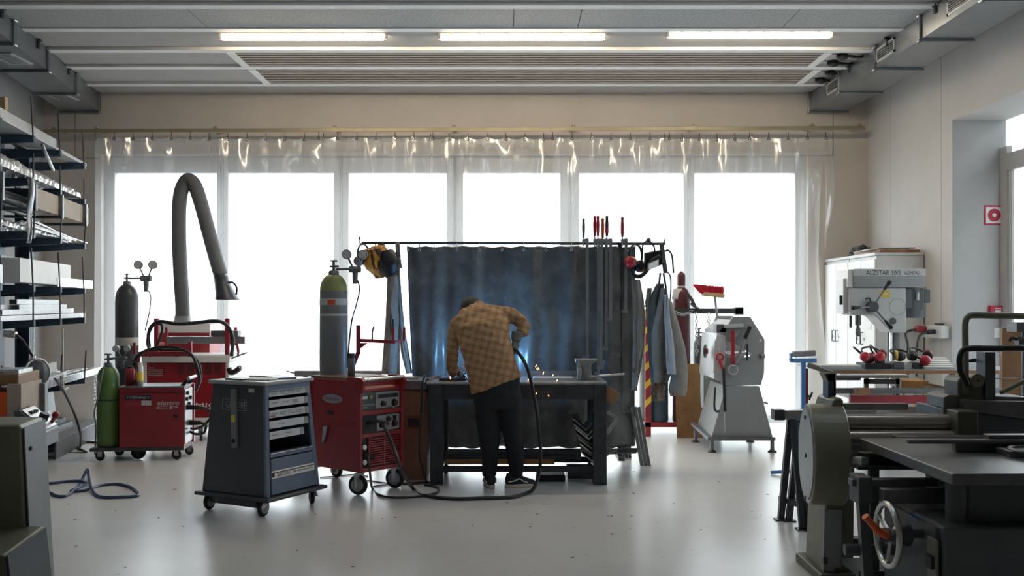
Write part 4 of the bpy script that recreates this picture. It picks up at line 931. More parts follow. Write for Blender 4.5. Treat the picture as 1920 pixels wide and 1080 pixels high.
for (x, z, rr) in ((.265, .752, .024), (.395, .752, .03), (.325, .618, .024), (.395, .575, .028), (.25, .572, .026)):
    k = B().cyl((x, -.0, z), (x, -.022, z), rr, rr * .85, n=18).build('knob', 'black', r); B().torus((x, .003, z), (0, 1, 0), rr + .009, .004, 20, 6).build('scale_ring', 'light_plastic', k); B().box(x - .003, x + .012, -.0245, -.022, z - .003, z + .012).build('pointer', 'red', k)
B().box(.385, .42, -.004, .004, .60, .642).build('rocker_switch', 'black', r)
B().cyl((.135, .0, .815), (.135, .012, .815), .017, n=16).build('yellow_sticker', 'yellow_green', r)
B().box(.04, .10, .008, .012, .803, .826).build('rating_plate', 'paper', r)
R_, U_ = M.to_3x3() @ V((1, 0, 0)), V((0, 0, 1))
text('lettering', 'VarioSynergic', M @ V((.045, .011, .745)), R_, U_, .135, .014, 'paper', r); text('lettering', '3400', M @ V((.045, .011, .725)), R_, U_, .05, .012, 'paper', r)
B().box(.03, .115, .012, .03, zb + .035, .478).build('socket_recess', 'black', r)
B().box(.115, Wf - .03, .012, .03, zb + .035, .478).build('grille_back', 'black', r); B().box(.10, .118, -.004, .03, zb + .035, .478).build('divider', 'red', r); B().box(.275, .285, -.004, .03, zb + .035, .478).build('divider', 'red', r)
g0 = None
for k in range(12):
    z = zb + .05 + k * .0195
    if g0 is None: g0 = B().prism([(.118, -.002, z), (.118, -.002, z + .010), (.118, .016, z + .016), (.118, .016, z + .006)], (Wf - .15, 0, 0)).build('grille_slat', 'red', r)
    else: kid(g0, 'grille_slat', (0, 0, .0195 * k))
for z in (.40, .275): B().cyl((.062, .0, z), (.062, .013, z), .022, n=16).cyl((.062, -.006, z), (.062, .013, z), .012, n=12).build('socket', 'bright_steel', r)
pl_ = B().cyl((.07, .01, .33), (.12, -.05, .32), .026, .02, n=14).build('plug', 'black', r)
# side: oval badge, slot, latch
sd = lambda y, z, o=.0: M @ V((.012 - .0015 - o, y, z)); sR = M.to_3x3() @ V((0, -1, 0))
mb = B(); mb.prism([(.0105, .36 + .13 * math.cos(t), .79 + .038 * math.sin(t)) for t in [2 * PI * k / 28 for k in range(28)]], (.003, 0, 0)); mb.build('badge', 'grey_plastic', r)
text('lettering', 'Fronius', sd(.46, .775, .0), sR, U_, .20, .034, 'red', r, off=.0012)
B().box(.009, .013, .345, .42, .655, .685).build('slot', 'black', r); B().box(.0105, .013, .03, Ds, .60, .604).build('seam', 'red_dark', r)
B().prism([(.010, .40, .555), (.010, .46, .545), (.010, .475, .42), (.010, .46, .40), (.010, .43, .46)], (-.02, 0, 0)).build('latch', 'steel', r, bevel=.004)
# top tray and bottle platform
B().box(.03, Wf - .02, .18, Ds + .02, zt - .01, zt + .008).build('top_mat', 'plywood', r)
B().box(.03, Wf - .03, Ds, Ds + .36, zb - .03, zb + .03).build('bottle_platform', 'red', r, bevel=.006)
B().box(.0, Wf, Ds - .01, Ds + .02, zb, zt - .02).build('rear_panel', 'red', r)
for (x, y, rr) in ((.04, .06, .085), (Wf - .04, .06, .085), (.03, Ds + .2, .075), (Wf - .03, Ds + .2, .075)):
    ax = (.75, .35, 0) if y < .1 else (1, 0, 0); axn = V(ax).normalized()
    c = B().torus((x, y, rr), ax, rr - .02, .021, 26, 10).build('caster', 'rubber', r)
    B().lathe((x, y, rr), ax, [(.001, -.022), (.02, -.022), (.025, -.012), (rr - .035, -.016), (rr - .022, -.020), (rr - .022, .020), (rr - .035, .016), (.025, .012), (.02, .022), (.001, .022)], 24).build('rim', 'steel', c)
    mb = B(); pp = V((x, y, 0))
    for sg in (-1, 1): q = pp + axn * .03 * sg; mb.hexa([q + V((-.03, -.01, rr - .02)), q + V((.03, -.01, rr - .02)), q + V((.03, .0, rr - .02)), q + V((-.03, .0, rr - .02)), q + V((-.03, -.01, zb)), q + V((.05, -.01, zb)), q + V((.05, 0, zb)), q + V((-.03, 0, zb))])
    mb.build('fork', 'steel', c)
# hose bracket (red) above the welder
o = thing('cable_holder', 'red cable hook frame rising above the tall red welder', 'cable holder', M @ V((.1, .5, zt)))
d = 8.75; mb = MB()
for a_, b_, w_ in (((656, 702), (672, 660), .035), ((672, 664), (672, 610), .035), ((671, 638), (742, 641), .03), ((737, 642), (737, 612), .025), ((698, 638), (698, 620), .014), ((698, 622), (701, 612), .014)):
    mb.bar(P(*a_, d), P(*b_, d), w_, w_, (0, 1, 0))
mb.bar(P(735, 641, d), P(757, 638, d + .12), .02, .02); mb.bar(P(757, 640, d + .12), P(758, 614, d + .12), .022, .022, (0, 1, 0)); mb.prism([P(673, 643, d), P(690, 643, d), P(674, 655, d)], (0, .01, 0))
mb.build('frame', 'rack_red', o, bevel=.004)
p = M @ V((.17, .30, 0)); q = thing('spray_bottle', 'grey bottle with a black cap on the tall red welder', 'bottle', V((p.x, p.y, zt + .008)))
bx = PX(659, 8.62); MB().lathe((bx, 8.62, zt + .008), (0, 0, 1), [(.001, 0), (.033, 0), (.033, .15), (.028, .16)], 18).build('body', 'grey_bottle', q); MB().lathe((bx, 8.62, zt + .008), (0, 0, 1), [(.028, .158), (.030, .20), (.001, .20)], 18).build('cap', 'black', q)
# grey gas cylinder on the platform
p = M @ V((.25, Ds + .17, 0)); cx, cy = PX(625.5, 8.95), 8.95
gb = bottle('large grey gas cylinder with a yellow-green shoulder behind the red welder', cx, cy, zb + .03, .124, PZ(511, cy) - zb - .03, 'grey_bottle', 'yellow_green', bands=[(PZ(572, cy) - .22, PZ(560, cy) - .22, 'label_pale'), (PZ(592, cy) - .22, PZ(588, cy) - .22, 'label_pale')], shz=.17)
gauges(gb, cx + .02, cy, PZ(505, cy), [P(665, 512, cy), P(672, 530, cy), P(674, 545, cy), P(668, 572, cy), P(660, 600, cy), P(655, 640, cy), P(651, 690, cy)], 1.02)
MB().box(cx - .03, cx + .035, cy - .128, cy - .12, PZ(571, cy), PZ(562, cy)).build('label_print', 'orange', gb)
# torch cable of the welder: out of the recess, over the floor, up to the welder's hand
tag(MB().tube([M @ V((.10, .02, .60)), M @ V((.13, -.06, .62)), M @ V((.2, -.12, .60)), P(722, 800, 8.15), P(738, 838, 8.05), P(752, 878, 7.95), G(775, 916, .016), G(800, 929, .016), G(850, 935, .016), G(910, 934, .016), G(960, 932, .016), G(985, 925, .016), P(1001, 915, 8.35), P(1012, 880, 8.40), P(1013.5, 840, 8.44), P(1009, 790, 8.47), P(1002, 745, 8.5), P(993, 705, 8.53), P(983, 678, 8.57), P(972, 662, 8.63), P(964, 655, 8.68)], .0155, n=10, res=8).build('torch_cable', 'cable'), 'thick dark torch cable looping from the red welder to the person', 'cable')
tag(MB().tube([M @ V((.12, -.05, .32)), P(692, 855, 8.05), P(694, 890, 7.98), G(698, 915, .011), G(712, 928, .011), G(740, 933, .011), G(790, 930, .011), G(818, 924, .011), G(822, 916, .011), G(810, 911, .011), G(796, 909, .011)], .010, n=8).build('earth_cable', 'cable'), 'thinner dark cable from the welder lower socket across the floor', 'cable')
for k, (a_, lab) in enumerate((([(672, 904), (690, 901), (720, 905), (760, 908), (800, 905), (815, 900)], 'thin dark lead running under the red welder'), ([(700, 912), (730, 908), (760, 906), (790, 904), (808, 903)], 'thin dark lead beside the bench left foot'), ([(600, 895), (630, 893), (660, 890), (690, 893)], 'thin dark lead behind the trolley caster'))):
    tag(MB().tube([G(x, y, .007) for x, y in a_], .006, n=6).build('lead', 'cable'), lab, 'cable')
tag(MB().tube([P(797, 703, 8.78), P(792, 720, 8.74), P(790, 760, 8.74), P(786, 820, 8.74), P(787, 860, 8.74), G(800, 905, .008)], .009, n=7).build('hanging_lead', 'cable'), 'black lead hanging down past the bench left leg', 'cable')

# ================================================================ welding bench
d0, d1 = 8.79, 9.52
X0, X1, ZT = PX(806, d0), PX(1138, d0), PZ(716, d0)
r = thing('welding_bench', 'dark steel welding bench on square legs', 'workbench', V(((X0 + X1) / 2, (d0 + d1) / 2, 0)))
MB().box(X0 - .03, X1, d0 - .01, d1, ZT - .022, ZT).build('top_plate', 'steel', r, bevel=.004)
MB().box(X0 + .12, X1 - .12, d0, d0 + .05, ZT - .155, ZT - .022).build('apron', 'bench_steel', r, bevel=.003); MB().box(X0 + .1, X1 - .1, d1 - .06, d1 - .01, ZT - .155, ZT - .022).build('apron', 'bench_steel', r)
for x in (X0, X1 - .118):
    for y in (d0, d1 - .12): MB().box(x, x + .118, y, y + .118, 0, ZT - .022).build('leg', 'bench_steel', r, bevel=.006)
    MB().box(x + .02, x + .1, d0 + .118, d1 - .12, .10, .17).build('side_rail', 'bench_steel', r); MB().box(x + .02, x + .1, d0 + .1, d1 - .1, ZT - .15, ZT - .022).build('side_apron', 'bench_steel', r)
MB().box(X0 + .1, X1 - .1, d0 + .10, d0 + .14, .10, .15).build('front_rail', 'bench_steel', r); MB().box(X0 + .1, X1 - .1, d1 - .1, d1 - .06, .10, .15).build('rear_rail', 'bench_steel', r)
MB().box(X0 + .1, X1 - .1, d1 - .04, d1 - .02, ZT - .155, ZT + .05).build('backstop', 'steel', r)
for k, (y, z, m_, xa, xb, lab) in enumerate(((9.0, .15, 'orange_wood', 835, 1040, 'orange wooden plank lying on the bench lower rails'), (9.12, .15, 'dark_steel', 840, 1080, 'dark flat bar beside the orange plank'), (9.24, .15, 'mid_steel', 835, 1090, 'grey square tube on the bench lower rails'), (9.33, .15, 'bright_steel', 990, 1065, 'short bright bar behind the orange plank'))):
    tag(MB().box(PX(xa, y), PX(xb, y), y, y + .10, z, z + [.035, .05, .08, .05][k]).build(['plank', 'flat_bar', 'square_tube', 'bright_bar'][k], m_, bevel=.003), lab, ['plank', 'metal bar', 'metal tube', 'metal bar'][k])
tag(MB().box(PX(1005, 8.95), PX(1060, 8.95), 8.95, 9.15, 0, .06).build('floor_box', 'black', bevel=.01), 'flat dark box on the floor under the bench', 'box')
tag(MB().box(PX(1062, 9.3), PX(1110, 9.3), 9.1, 9.35, 0, .10).build('floor_box', 'dark_steel', bevel=.01), 'dark steel box on the floor by the bench right foot', 'box')
# angle sections in a rack at the right end
rk = thing('offcut_rack', 'slanting bracket holding steel angles under the bench', 'bracket', P(1100, 870, 8.95))
MB().bar(P(1078, 775, 9.02), P(1118, 872, 9.02), .03, .05).bar(P(1112, 862, 9.02), P(1128, 800, 9.02), .03, .05).build('cradle_arm', 'dark_steel', rk); MB().bar(P(1078, 790, 9.22), P(1118, 872, 9.22), .03, .05).build('cradle_arm', 'dark_steel', rk)
for k in range(8):
    px, py = 1073 + 3.4 * k * .8, 786 + 9.2 * k + (k % 2) * 2; y0 = 8.93 + .012 * (k % 3)
    a, c = P(px, py, y0), P(px + 26, py + 22 - k * .4, y0); e = P(px + 52, py - 8 + k, y0); th = V((0, 0, .010)); dy = V((0, .34, 0)); s_ = V((.004, 0, .012))
    mb = MB(); mb.hexa([a, c, c + dy, a + dy, a + s_, c + s_, c + s_ + dy, a + s_ + dy]); mb.hexa([c, e, e + dy, c + dy, c + V((-.004, 0, .012)), e + V((-.004, 0, .012)), e + dy + V((-.004, 0, .012)), c + dy + V((-.004, 0, .012))])
    tag(mb.build('steel_angle', ['mid_steel', 'steel', 'bright_steel'][k % 3]), 'steel angle section nested in the slanting stack under the bench', 'metal angle', 'steel angles under the bench')
tag(MB().bar(P(1138, 752, 9.0), P(1152, 731, 9.0), .12, .07, (0, 1, 0)).build('wood_offcut', 'wood', bevel=.004), 'brown wooden offcut poking out beside the bench right leg', 'wood block')
tag(MB().bar(P(1138, 772, 9.05), P(1157, 784, 9.05), .04, .03).bar(P(1157, 784, 9.05), P(1138, 812, 9.05), .03, .04).build('bent_bracket', 'steel'), 'bent steel bracket beside the bench right leg', 'bracket')
# plywood cabinet behind the red welder
r = thing('plywood_cabinet', 'brown plywood cabinet between red welder and bench', 'cabinet', V((PX(778, 9.15), 9.3, 0)))
a, c = PX(752, 9.05), PX(799, 9.05)
MB().box(a, c, 9.05, 9.5, 0, PZ(730, 9.05)).build('body', 'plywood', r, bevel=.004); MB().box(a - .01, c + .01, 9.03, 9.5, PZ(730, 9.05), PZ(713, 9.05)).build('top', 'mid_steel', r, bevel=.004)
MB().box(a + .01, c - .01, 9.04, 9.05, PZ(780, 9.05), PZ(748, 9.05)).build('drawer_front', 'plywood', r, bevel=.004); MB().box(a + .06, c - .05, 9.035, 9.05, PZ(800, 9.05), PZ(784, 9.05)).build('handle_slot', 'ink', r)
tag(MB().cyl((PX(775, 9.05) , 9.2, PZ(713, 9.05)), (PX(775, 9.05), 9.2, PZ(709, 9.05)), .12, .10, n=20).build('grinding_disc', 'dark_steel'), 'stack of dark discs on the plywood cabinet', 'disc')
# vise
o = thing('bench_vise', 'grey bench vise with a long bar at the bench right corner', 'vise', P(1108, 714, 9.0))
d = 9.0; q = lambda x, y: P(x, y, d)
MB().prism([q(1087, 714), (q(1122, 714)), q(1118, 708), q(1110, 703), q(1108, 690), q(1110, 682), q(1120, 676), q(1120, 673), q(1079, 673), q(1079, 680), q(1090, 684), q(1094, 690), q(1094, 703)], (0, .10, 0)).build('body', 'steel', o, bevel=.006)
MB().box(q(1083, 0).x, q(1090, 0).x, d - .02, d + .12, PZ(712, d), PZ(680, d)).build('jaw', 'bright_steel', o); MB().cyl(q(1102, 707), q(1171, 701), .010, n=10).build('tommy_bar', 'bright_steel', o); MB().cyl(q(1098, 706) + V((0, -.03, 0)), q(1104, 706) + V((0, .06, 0)), .028, n=14).build('screw', 'steel', o)
# torch and small things on the bench
o = thing('electrode_clamp', 'small bright clamp lying on the bench left corner', 'clamp', P(810, 713, 8.9))
MB().bar(P(803, 711, 8.9), P(826, 706, 8.95), .03, .025).build('jaw', 'bright_steel', o); MB().tube([P(803, 711, 8.9), P(798, 714, 8.85), P(796, 720, 8.76)], .01).build('lead', 'cable', o)
tag(MB().box(PX(824, 9.0), PX(874, 9.0), 8.92, 9.1, ZT, ZT + .022).build('work_plate', 'dark_steel', bevel=.004), 'dark flat steel plate being welded on the bench', 'metal plate')
tag(MB().box(PX(1000, 9.2), PX(1075, 9.2), 9.1, 9.3, ZT, ZT + .012).build('ground_plate', 'aluminium', bevel=.003), 'bright flat plate on the bench under the curtain', 'metal plate')
# the welding arc; its light is moved off it to throw blue on the curtain
wp = P(868, 703, 9.02); wp.z = ZT + .05
arc = tag(MB().sph(wp, .012, 10, 8).build('weld_arc', 'arc'), 'small glowing welding arc on the bench by the gloved hand', 'welding arc')
ld = bpy.data.lights.new('offset_arc_light', 'POINT'); ld.energy = 17; ld.color = (.22, .55, 1.0); ld.shadow_soft_size = .03
lo = bpy.data.objects.new('offset_arc_light', ld); COL.objects.link(lo); lo.location = wp + V((.22, .36, .14))
# sparks
sp = [(1004, 688), (1008, 694), (1011, 693), (1000, 727), (1005, 739), (1029, 743), (1044, 715), (1071, 719), (845, 711), (990, 713), (1018, 702), (1036, 705)]
for k, (x, y) in enumerate(sp):
    p = P(x, y, 8.72 + .03 * (k % 4)); q = p + V((random.uniform(-.012, .012), 0, random.uniform(.008, .026)))
    tag(MB().cyl(p, q, .0035, .0015, n=6).build('spark', 'spark'), 'tiny orange welding spark flying in front of the bench', 'spark', 'welding sparks')

# ================================================================ welding curtain on its stand
d = 9.75
r = thing('curtain_stand', 'dark steel stand carrying the welding curtain and hung gear', 'curtain stand', V((PX(960, d), d, 0)))
MB().cyl(P(678, 455, d), P(1247, 457, d), .014, n=12).build('top_pole', 'dark_steel', r)
MB().tube([P(676, 449, d), P(674, 444, d), P(674, 455, d), P(680, 457, d)], .006).build('end_hook', 'dark_steel', r); MB().tube([P(1243, 457, d), P(1246, 452, d), P(1246, 448, d)], .006).build('end_hook', 'dark_steel', r)
MB().cyl(P(714, 453, d), P(714, 459, d), .03, n=10).build('pole_joint', 'dark_steel', r)
for px, tag_ in ((745, 0), (1163, 1)):
    x = PX(px, d); MB().box(x - .02, x + .02, d + .03, d + .07, .1, PZ(457, d)).build('post', 'dark_steel', r)
    MB().box(x - .03, x + .03, d - .12, d + .2, .08, .12).build('post_foot', 'dark_steel', r)
MB().bar(P(745, 846, d), P(1195, 844, d), .04, .04).build('lower_rail', 'dark_steel', r)
for (xa, ya, xb, dd_) in ((1190, 762, 1210, 9.88), (1170, 770, 1174, 10.4)):
    a = P(xa, ya, d + .05); c = G(xb, 570 + H * F / dd_, 0.0); mb = MB()
    for o_ in (-.036, 0, .036): mb.bar(a + V((o_, 0, 0)), c + V((o_, 0, 0)), .03, .05, (0, 1, 0))
    mb.build('splayed_leg', 'mid_steel', r)
for (xa, ya, xb, dd_) in ((745, 770, 735, 9.9),):
    a = P(xa, ya, d + .05); c = G(xb, 570 + H * F / dd_, 0.0); MB().bar(a, c, .1, .05, (0, 1, 0)).build('splayed_leg', 'mid_steel', r)
MB().bar(P(1100, 848, d - .02), P(1192, 845, d + .02), .05, .05).build('foot_rail', 'mid_steel', r)
zt, z1 = PZ(461, d), PZ(838, d); x0, x1 = PX(762, d), PX(1192, d); nf = 12
def wc(u, v):
    x = x0 + (x1 - x0) * u; z = zt + (z1 - zt) * v
    f =   .052 * math.sin(2 * PI * (u + .03 * math.sin(7 * u)) * 5.2 + .6) * (.35 + .65 * v) + .010 * math.sin(2 * PI * u * 12 + 1.0 + v) + .05 * noise.noise(V((u * 9, v * 2.2, 1.7))) + .012 * noise.noise(V((u * 24, v * 9, 4.4)))
    if u < .12: x += .06 * v * (1 - u / .12) * 1.4
    return (x, d + .01 + f, z - .010 * abs(math.sin(PI * u * nf)))
r = thing('welding_curtain', 'dark blue-grey welding curtain hanging behind the bench', 'welding curtain', V(((x0 + x1) / 2, d, z1)))
MB().grid(wc, 150, 60).build('sheet', 'weld_curtain', r, solid=.003)
def we(u, v): p = V(wc(1, v)); return p + V((.03 * u, -.05 * u - .06 * u * v, 0))
for px in (764, 786, 814, 857, 899, 941, 982, 1024, 1071, 1119, 1143, 1176):
    u = (px - 762) / 430.; p = V(wc(u, .012)); e = MB().torus(p + V((0, -.004, -.008)), (0, 1, 0), .011, .004, 14, 6).build('eyelet', 'bright_steel', r)
    MB().torus(p + V((0, 0, .028)), (1, 0, 0), .028, .003, 14, 6).build('ring', 'steel', e)

# bar clamps hung on the pole
def clamp(px, hy0, hy1, by, hm, lab, off):
    dd = d - .06 - off; o = thing('bar_clamp', lab, 'bar clamp', P(px, hy1, dd), 'bar clamps hung on the curtain pole')
    tx = px + 7
    MB().lathe(P(px, hy1, dd), (0, 0, 1), [(.001, 0), (.012, .004), (.015, .05), (.0165, .12), (.013, .17), (.016, .185), (.012, .195), (.001, .198)], 14).build('handle', hm, o)
    MB().cyl(P(px, hy1, dd), P(px, 462, dd), .007, n=8).build('screw', 'steel', o)
    MB().bar(P(px - 3, 452, dd), P(tx + 3, 450, dd), .02, .035).build('sliding_arm', 'steel', o, bevel=.004)
    MB().bar(P(tx, 447, dd), P(tx + (px - 1120) * -.02, by, dd), .028, .010, (0, 1, 0)).build('bar', 'steel', o)
    MB().bar(P(tx - 9, by - 2, dd), P(tx + 3, by, dd), .022, .03).build('fixed_jaw', 'steel', o)
clamp(1094, 445, 447, 672, 'mid_steel', 'bar clamp with a grey handle, first of the hanging row', .0)
clamp(1115, 443, 443, 702, 'earmuff_red', 'bar clamp with a dull red handle, second of the hanging row', .02)
clamp(1121, 443, 443, 690, 'earmuff_red', 'bar clamp with a plain red handle beside the dull red one', .05)
clamp(1130, 447, 447, 655, 'orange', 'bar clamp with a lower orange-red handle', .0)
clamp(1138, 443, 443, 600, 'black', 'bar clamp with a black and red handle', .03)
clamp(1167, 445, 445, 585, 'rack_red', 'bar clamp with a red and black handle, last of the row', .0)
for nm in ('bar_clamp.004', 'bar_clamp.005'):
    o = bpy.data.objects[nm]; p = o.matrix_basis.translation; MB().lathe(p + V((0, 0, .03)), (0, 0, 1), [(.015, 0), (.0172, .01), (.0172, .04), (.016, .05)], 14).build('handle_band', 'earmuff_red', o)

# hung gear left: ear defenders, flame mask, dark mask, strap, leather
def ear_def(name, lab, c, s, cupm, open_=1., M=None, band=True, flat=False, grp=None):
    """two cups and a headband; c = centre of the band top, local axes x = cup axis, z = up"""
    Mx = M if M is not None else Matrix.Translation(c); o = thing(name, lab, 'ear defenders', Mx, grp)
    for sg in (-1, 1):
        q = MB(Mx); q.lathe((sg * .062 * s, 0, -.13 * s), (sg, 0, 0), [(.001, -.022 * s), (.036 * s, -.022 * s), (.040 * s, -.01 * s), (.038 * s, .0)], 20); cu = q.build('cushion', 'black', o)
        MB(Mx).lathe((sg * .062 * s, 0, -.13 * s), (sg, 0, 0), [(.038 * s, 0), (.042 * s, .006 * s), (.040 * s, .02 * s), (.028 * s, .036 * s), (.001, .040 * s)], 20).build('cup', cupm, o)
    MB(Mx).tube([(-.075 * s, 0, -.12 * s), (-.085 * s, 0, -.06 * s), (-.055 * s, 0, -.01 * s), (0, 0, .005 * s), (.055 * s, 0, -.01 * s), (.085 * s, 0, -.06 * s), (.075 * s, 0, -.12 * s)], .008 * s, n=8).build('headband', 'black', o)
    return o
ear_def('ear_defenders', 'grey ear defenders hanging at the left pole end', None, 1.25, 'mid_steel', M=Matrix.Translation(P(681, 459, d)) @ Matrix.Rotation(1.2, 4, 'Z'))
def mask(name, lab, c, M3, m_, sx=.13, sy=.12, h=.30, vis=True):
    """hollow welding mask shell: front curved, open at the back"""
    Mx = Matrix.Translation(c) @ M3; o = thing(name, lab, 'welding mask', Mx)
    def f(u, v):
        t = PI * (u - .5) * 1.25; z = -h * v; k = (.75 + .3 * math.sin(PI * min(1, v * 1.1))) * (1 - .35 * max(0, v - .6) / .4)
        return (sx * k * math.sin(t), -sy * k * math.cos(t), z)
    MB(Mx).grid(f, 22, 18).build('shell', m_, o, solid=.006)
    MB(Mx).grid(lambda u, v: (sx * .8 * math.sin(PI * (u - .5) * 1.2) * v, -sy * .8 * math.cos(PI * (u - .5) * 1.2) * v, -.0 + .015 * (1 - v)), 16, 4).build('crown', m_, o, solid=.006)
    if vis:
        MB(Mx).box(-.055, .055, -sy * 1.06 - .012, -sy * .95, -h * .56, -h * .32).build('visor', 'ink', o, bevel=.006)
    MB(Mx).torus((0, .03, -.06), (0, .2, 1), .095, .008, 22, 6).build('head_band', 'black', o)
    return o
rot = lambda x, y, z: Matrix.Rotation(math.radians(z), 4, 'Z') @ Matrix.Rotation(math.radians(y), 4, 'Y') @ Matrix.Rotation(math.radians(x), 4, 'X')
mask('welding_mask', 'welding mask with orange flame print hanging on the pole', P(702, 464, d - .04), rot(12, -18, 25), 'flames', vis=False)
mask('welding_mask', 'plain black welding mask hanging beside the flame mask', P(723, 473, d - .02), rot(8, -14, -50), 'black', .12, .11, .25)
for px in (703, 721): tag(MB().tube([P(px, 457, d), P(px + 1, 464, d), P(px - 1, 468, d), P(px, 472, d)], .005).build('chain_hook', 'steel'), 'small hook holding the %s mask on the pole' % ('flame' if px == 703 else 'black'), 'hook')
def cloth(name, lab, cat, m_, xl, xr, ys, dd, amp=.03, fr=2.5, sol=.006, seed=1., par=None):
    """hanging cloth or leather: xl/xr give pixel edges at heights ys"""
    def f(u, v):
        k = v * (len(ys) - 1); i = min(int(k), len(ys) - 2); t = k - i
        y = ys[i] + (ys[i + 1] - ys[i]) * t; a = xl[i] + (xl[i + 1] - xl[i]) * t; b = xr[i] + (xr[i + 1] - xr[i]) * t
        p = P(a + (b - a) * u, y, dd); p.y += amp * math.sin(2 * PI * u * fr + seed + v * 1.2) * (.4 + .6 * v) + .02 * noise.noise(V((u * 4, v * 6, seed * 3))); return p
    o = MB().grid(f, 26, 40).build(name, m_, par, solid=sol)
    if par is None: tag(o, lab, cat)
    return o
cloth('leather_strap', 'grey leather strip draped over the pole by the masks', 'leather strip', 'suede', [741, 742, 743], [749, 751, 754], [455, 480, 503], d - .03, .004, .5)
o = thing('welding_apron', 'grey leather welding apron hanging left of the curtain', 'apron', P(745, 700, d - .06))
cloth('front', '', '', 'suede', [726, 724, 722, 718, 715], [747, 747, 748, 749, 749], [516, 560, 610, 660, 702], d - .08, .03, 1., par=o)
cloth('side_flap', '', '', 'suede', [744, 745, 747, 752, 762], [750, 753, 758, 766, 773], [518, 560, 610, 660, 700], d - .05, .02, .8, seed=2.2, par=o)
MB().tube([P(744, 500, d - .06), P(743, 508, d - .06), P(741, 518, d - .06)], .006).tube([P(746, 500, d - .06), P(748, 510, d - .06), P(747, 522, d - .06)], .005).build('neck_strap', 'dark_steel', o)
MB().tube([P(735, 592, d - .12), P(733, 600, d - .12), P(734, 622, d - .12), P(738, 628, d - .12), P(737, 598, d - .12)], .008).build('buckle', 'dark_steel', o)

# hung gear right: helmet with red knobs, straps, gloves, apron and jackets
o = ear_def('ear_defenders', 'red ear defenders hanging at the curtain right edge', None, 1.45, 'earmuff_red', M=Matrix.Translation(P(1194, 460, d - .06)) @ rot(0, 10, 55))
o = thing('face_shield', 'black face shield with a clear visor hanging on the pole', 'face shield', P(1218, 490, d - .08))
dd = d - .1
MB().tube([P(1184, 470, dd), P(1183, 500, dd), P(1188, 515, dd), P(1200, 518, dd), P(1212, 508, dd), P(1222, 490, dd), P(1238, 480, dd)], .02, n=8).build('brow_band', 'black', o)
MB().grid(lambda u, v: P(1208 + 34 * u, 474 + 34 * v - 12 * u * v - 6 * (1 - v) * u, dd + .06 * math.sin(PI * u)), 12, 10).build('crown_shell', 'black', o, solid=.006)
MB().grid(lambda u, v: P(1214 + 22 * u, 494 + 14 * v - 9 * u, dd - .05 + .05 * u), 8, 6).build('visor', 'clear_box', o, solid=.003)
MB().tube([P(1204, 478, dd), P(1206, 458, dd), P(1216, 452, dd), P(1226, 462, dd), P(1228, 476, dd)], .008).build('top_strap', 'black', o); MB().sph(P(1216, 451, dd), .025, 10, 8).build('ratchet', 'dark_steel', o)
tag(MB().grid(lambda u, v: P(1236 + 8 * u + 8 * v, 456 + 56 * v, d - .07 + .02 * u), 5, 16).build('belt_strap', 'black', solid=.005), 'broad black strap hanging from the right pole end', 'strap')
tag(MB().tube([P(1246, 471, d), P(1254, 470, d), P(1260, 480, d), P(1262, 500, d), P(1263, 512, d)], .009).build('thin_strap', 'dark_steel'), 'thin curled strap end right of the pole end', 'strap')
tag(MB().tube([P(1247, 510, d), P(1255, 514, d), P(1258, 530, d), P(1257, 560, d), P(1258, 580, d)], .007).build('lanyard', 'blue_hose'), 'thin blue and white lanyard hanging from the strap', 'lanyard')
cloth('leather_apron', 'pale grey leather sheet hanging at the curtain right edge', 'leather apron', 'suede', [1184, 1186, 1187, 1187, 1186, 1184], [1200, 1207, 1210, 1208, 1202, 1194], [524, 560, 600, 650, 690, 733], d - .02, .02, 1.2, seed=.4)
o = thing('leather_jacket', 'grey leather welding jacket with sleeve hanging right of the curtain', 'jacket', P(1240, 740, d - .1))
cloth('body', '', '', 'suede_dark', [1232, 1218, 1214, 1216, 1220, 1222], [1244, 1246, 1252, 1252, 1250, 1250], [532, 560, 610, 660, 700, 722], d - .1, .045, 1.6, seed=1.1, par=o)
cloth('front_panel', '', '', 'suede', [1240, 1232, 1222, 1222, 1226, 1226], [1250, 1256, 1262, 1262, 1258, 1250], [540, 580, 625, 660, 700, 718], d - .17, .04, 1.2, seed=2.0, par=o)
cloth('patch', '', '', 'suede_tan', [1222, 1222, 1223], [1247, 1247, 1246], [714, 735, 752], d - .13, .02, .8, seed=2., par=o)
MB().loft([(P(1252, 560, d - .2), V((.03, 0, 0)), V((0, .05, 0))), (P(1262, 610, d - .2), V((.06, 0, 0)), V((0, .07, 0))), (P(1271, 660, d - .2), V((.078, 0, .02)), V((0, .08, 0))), (P(1274, 700, d - .2), V((.082, 0, .02)), V((0, .085, 0))), (P(1271, 730, d - .2), V((.09, 0, 0)), V((0, .085, 0))), (P(1271, 742, d - .2), V((.075, 0, 0)), V((0, .07, 0)))], 20).build('sleeve', 'suede', o)
cloth('lining_flap', '', '', 'suede_white', [1246, 1246, 1248, 1249, 1252], [1252, 1257, 1263, 1267, 1268], [552, 600, 640, 680, 702], d - .27, .02, .9, seed=.2, par=o)
MB().tube([P(1238, 512, d - .08), P(1236, 530, d - .08), P(1232, 545, d - .1)], .010).tube([P(1244, 512, d - .08), P(1247, 530, d - .08), P(1250, 548, d - .1)], .010).build('straps', 'black', o)
cloth('glove', 'pale grey leather glove hanging behind the jacket', 'glove', 'suede', [1214, 1210, 1212], [1222, 1220, 1219], [540, 566, 600], d + .02, .01, 1, seed=3)

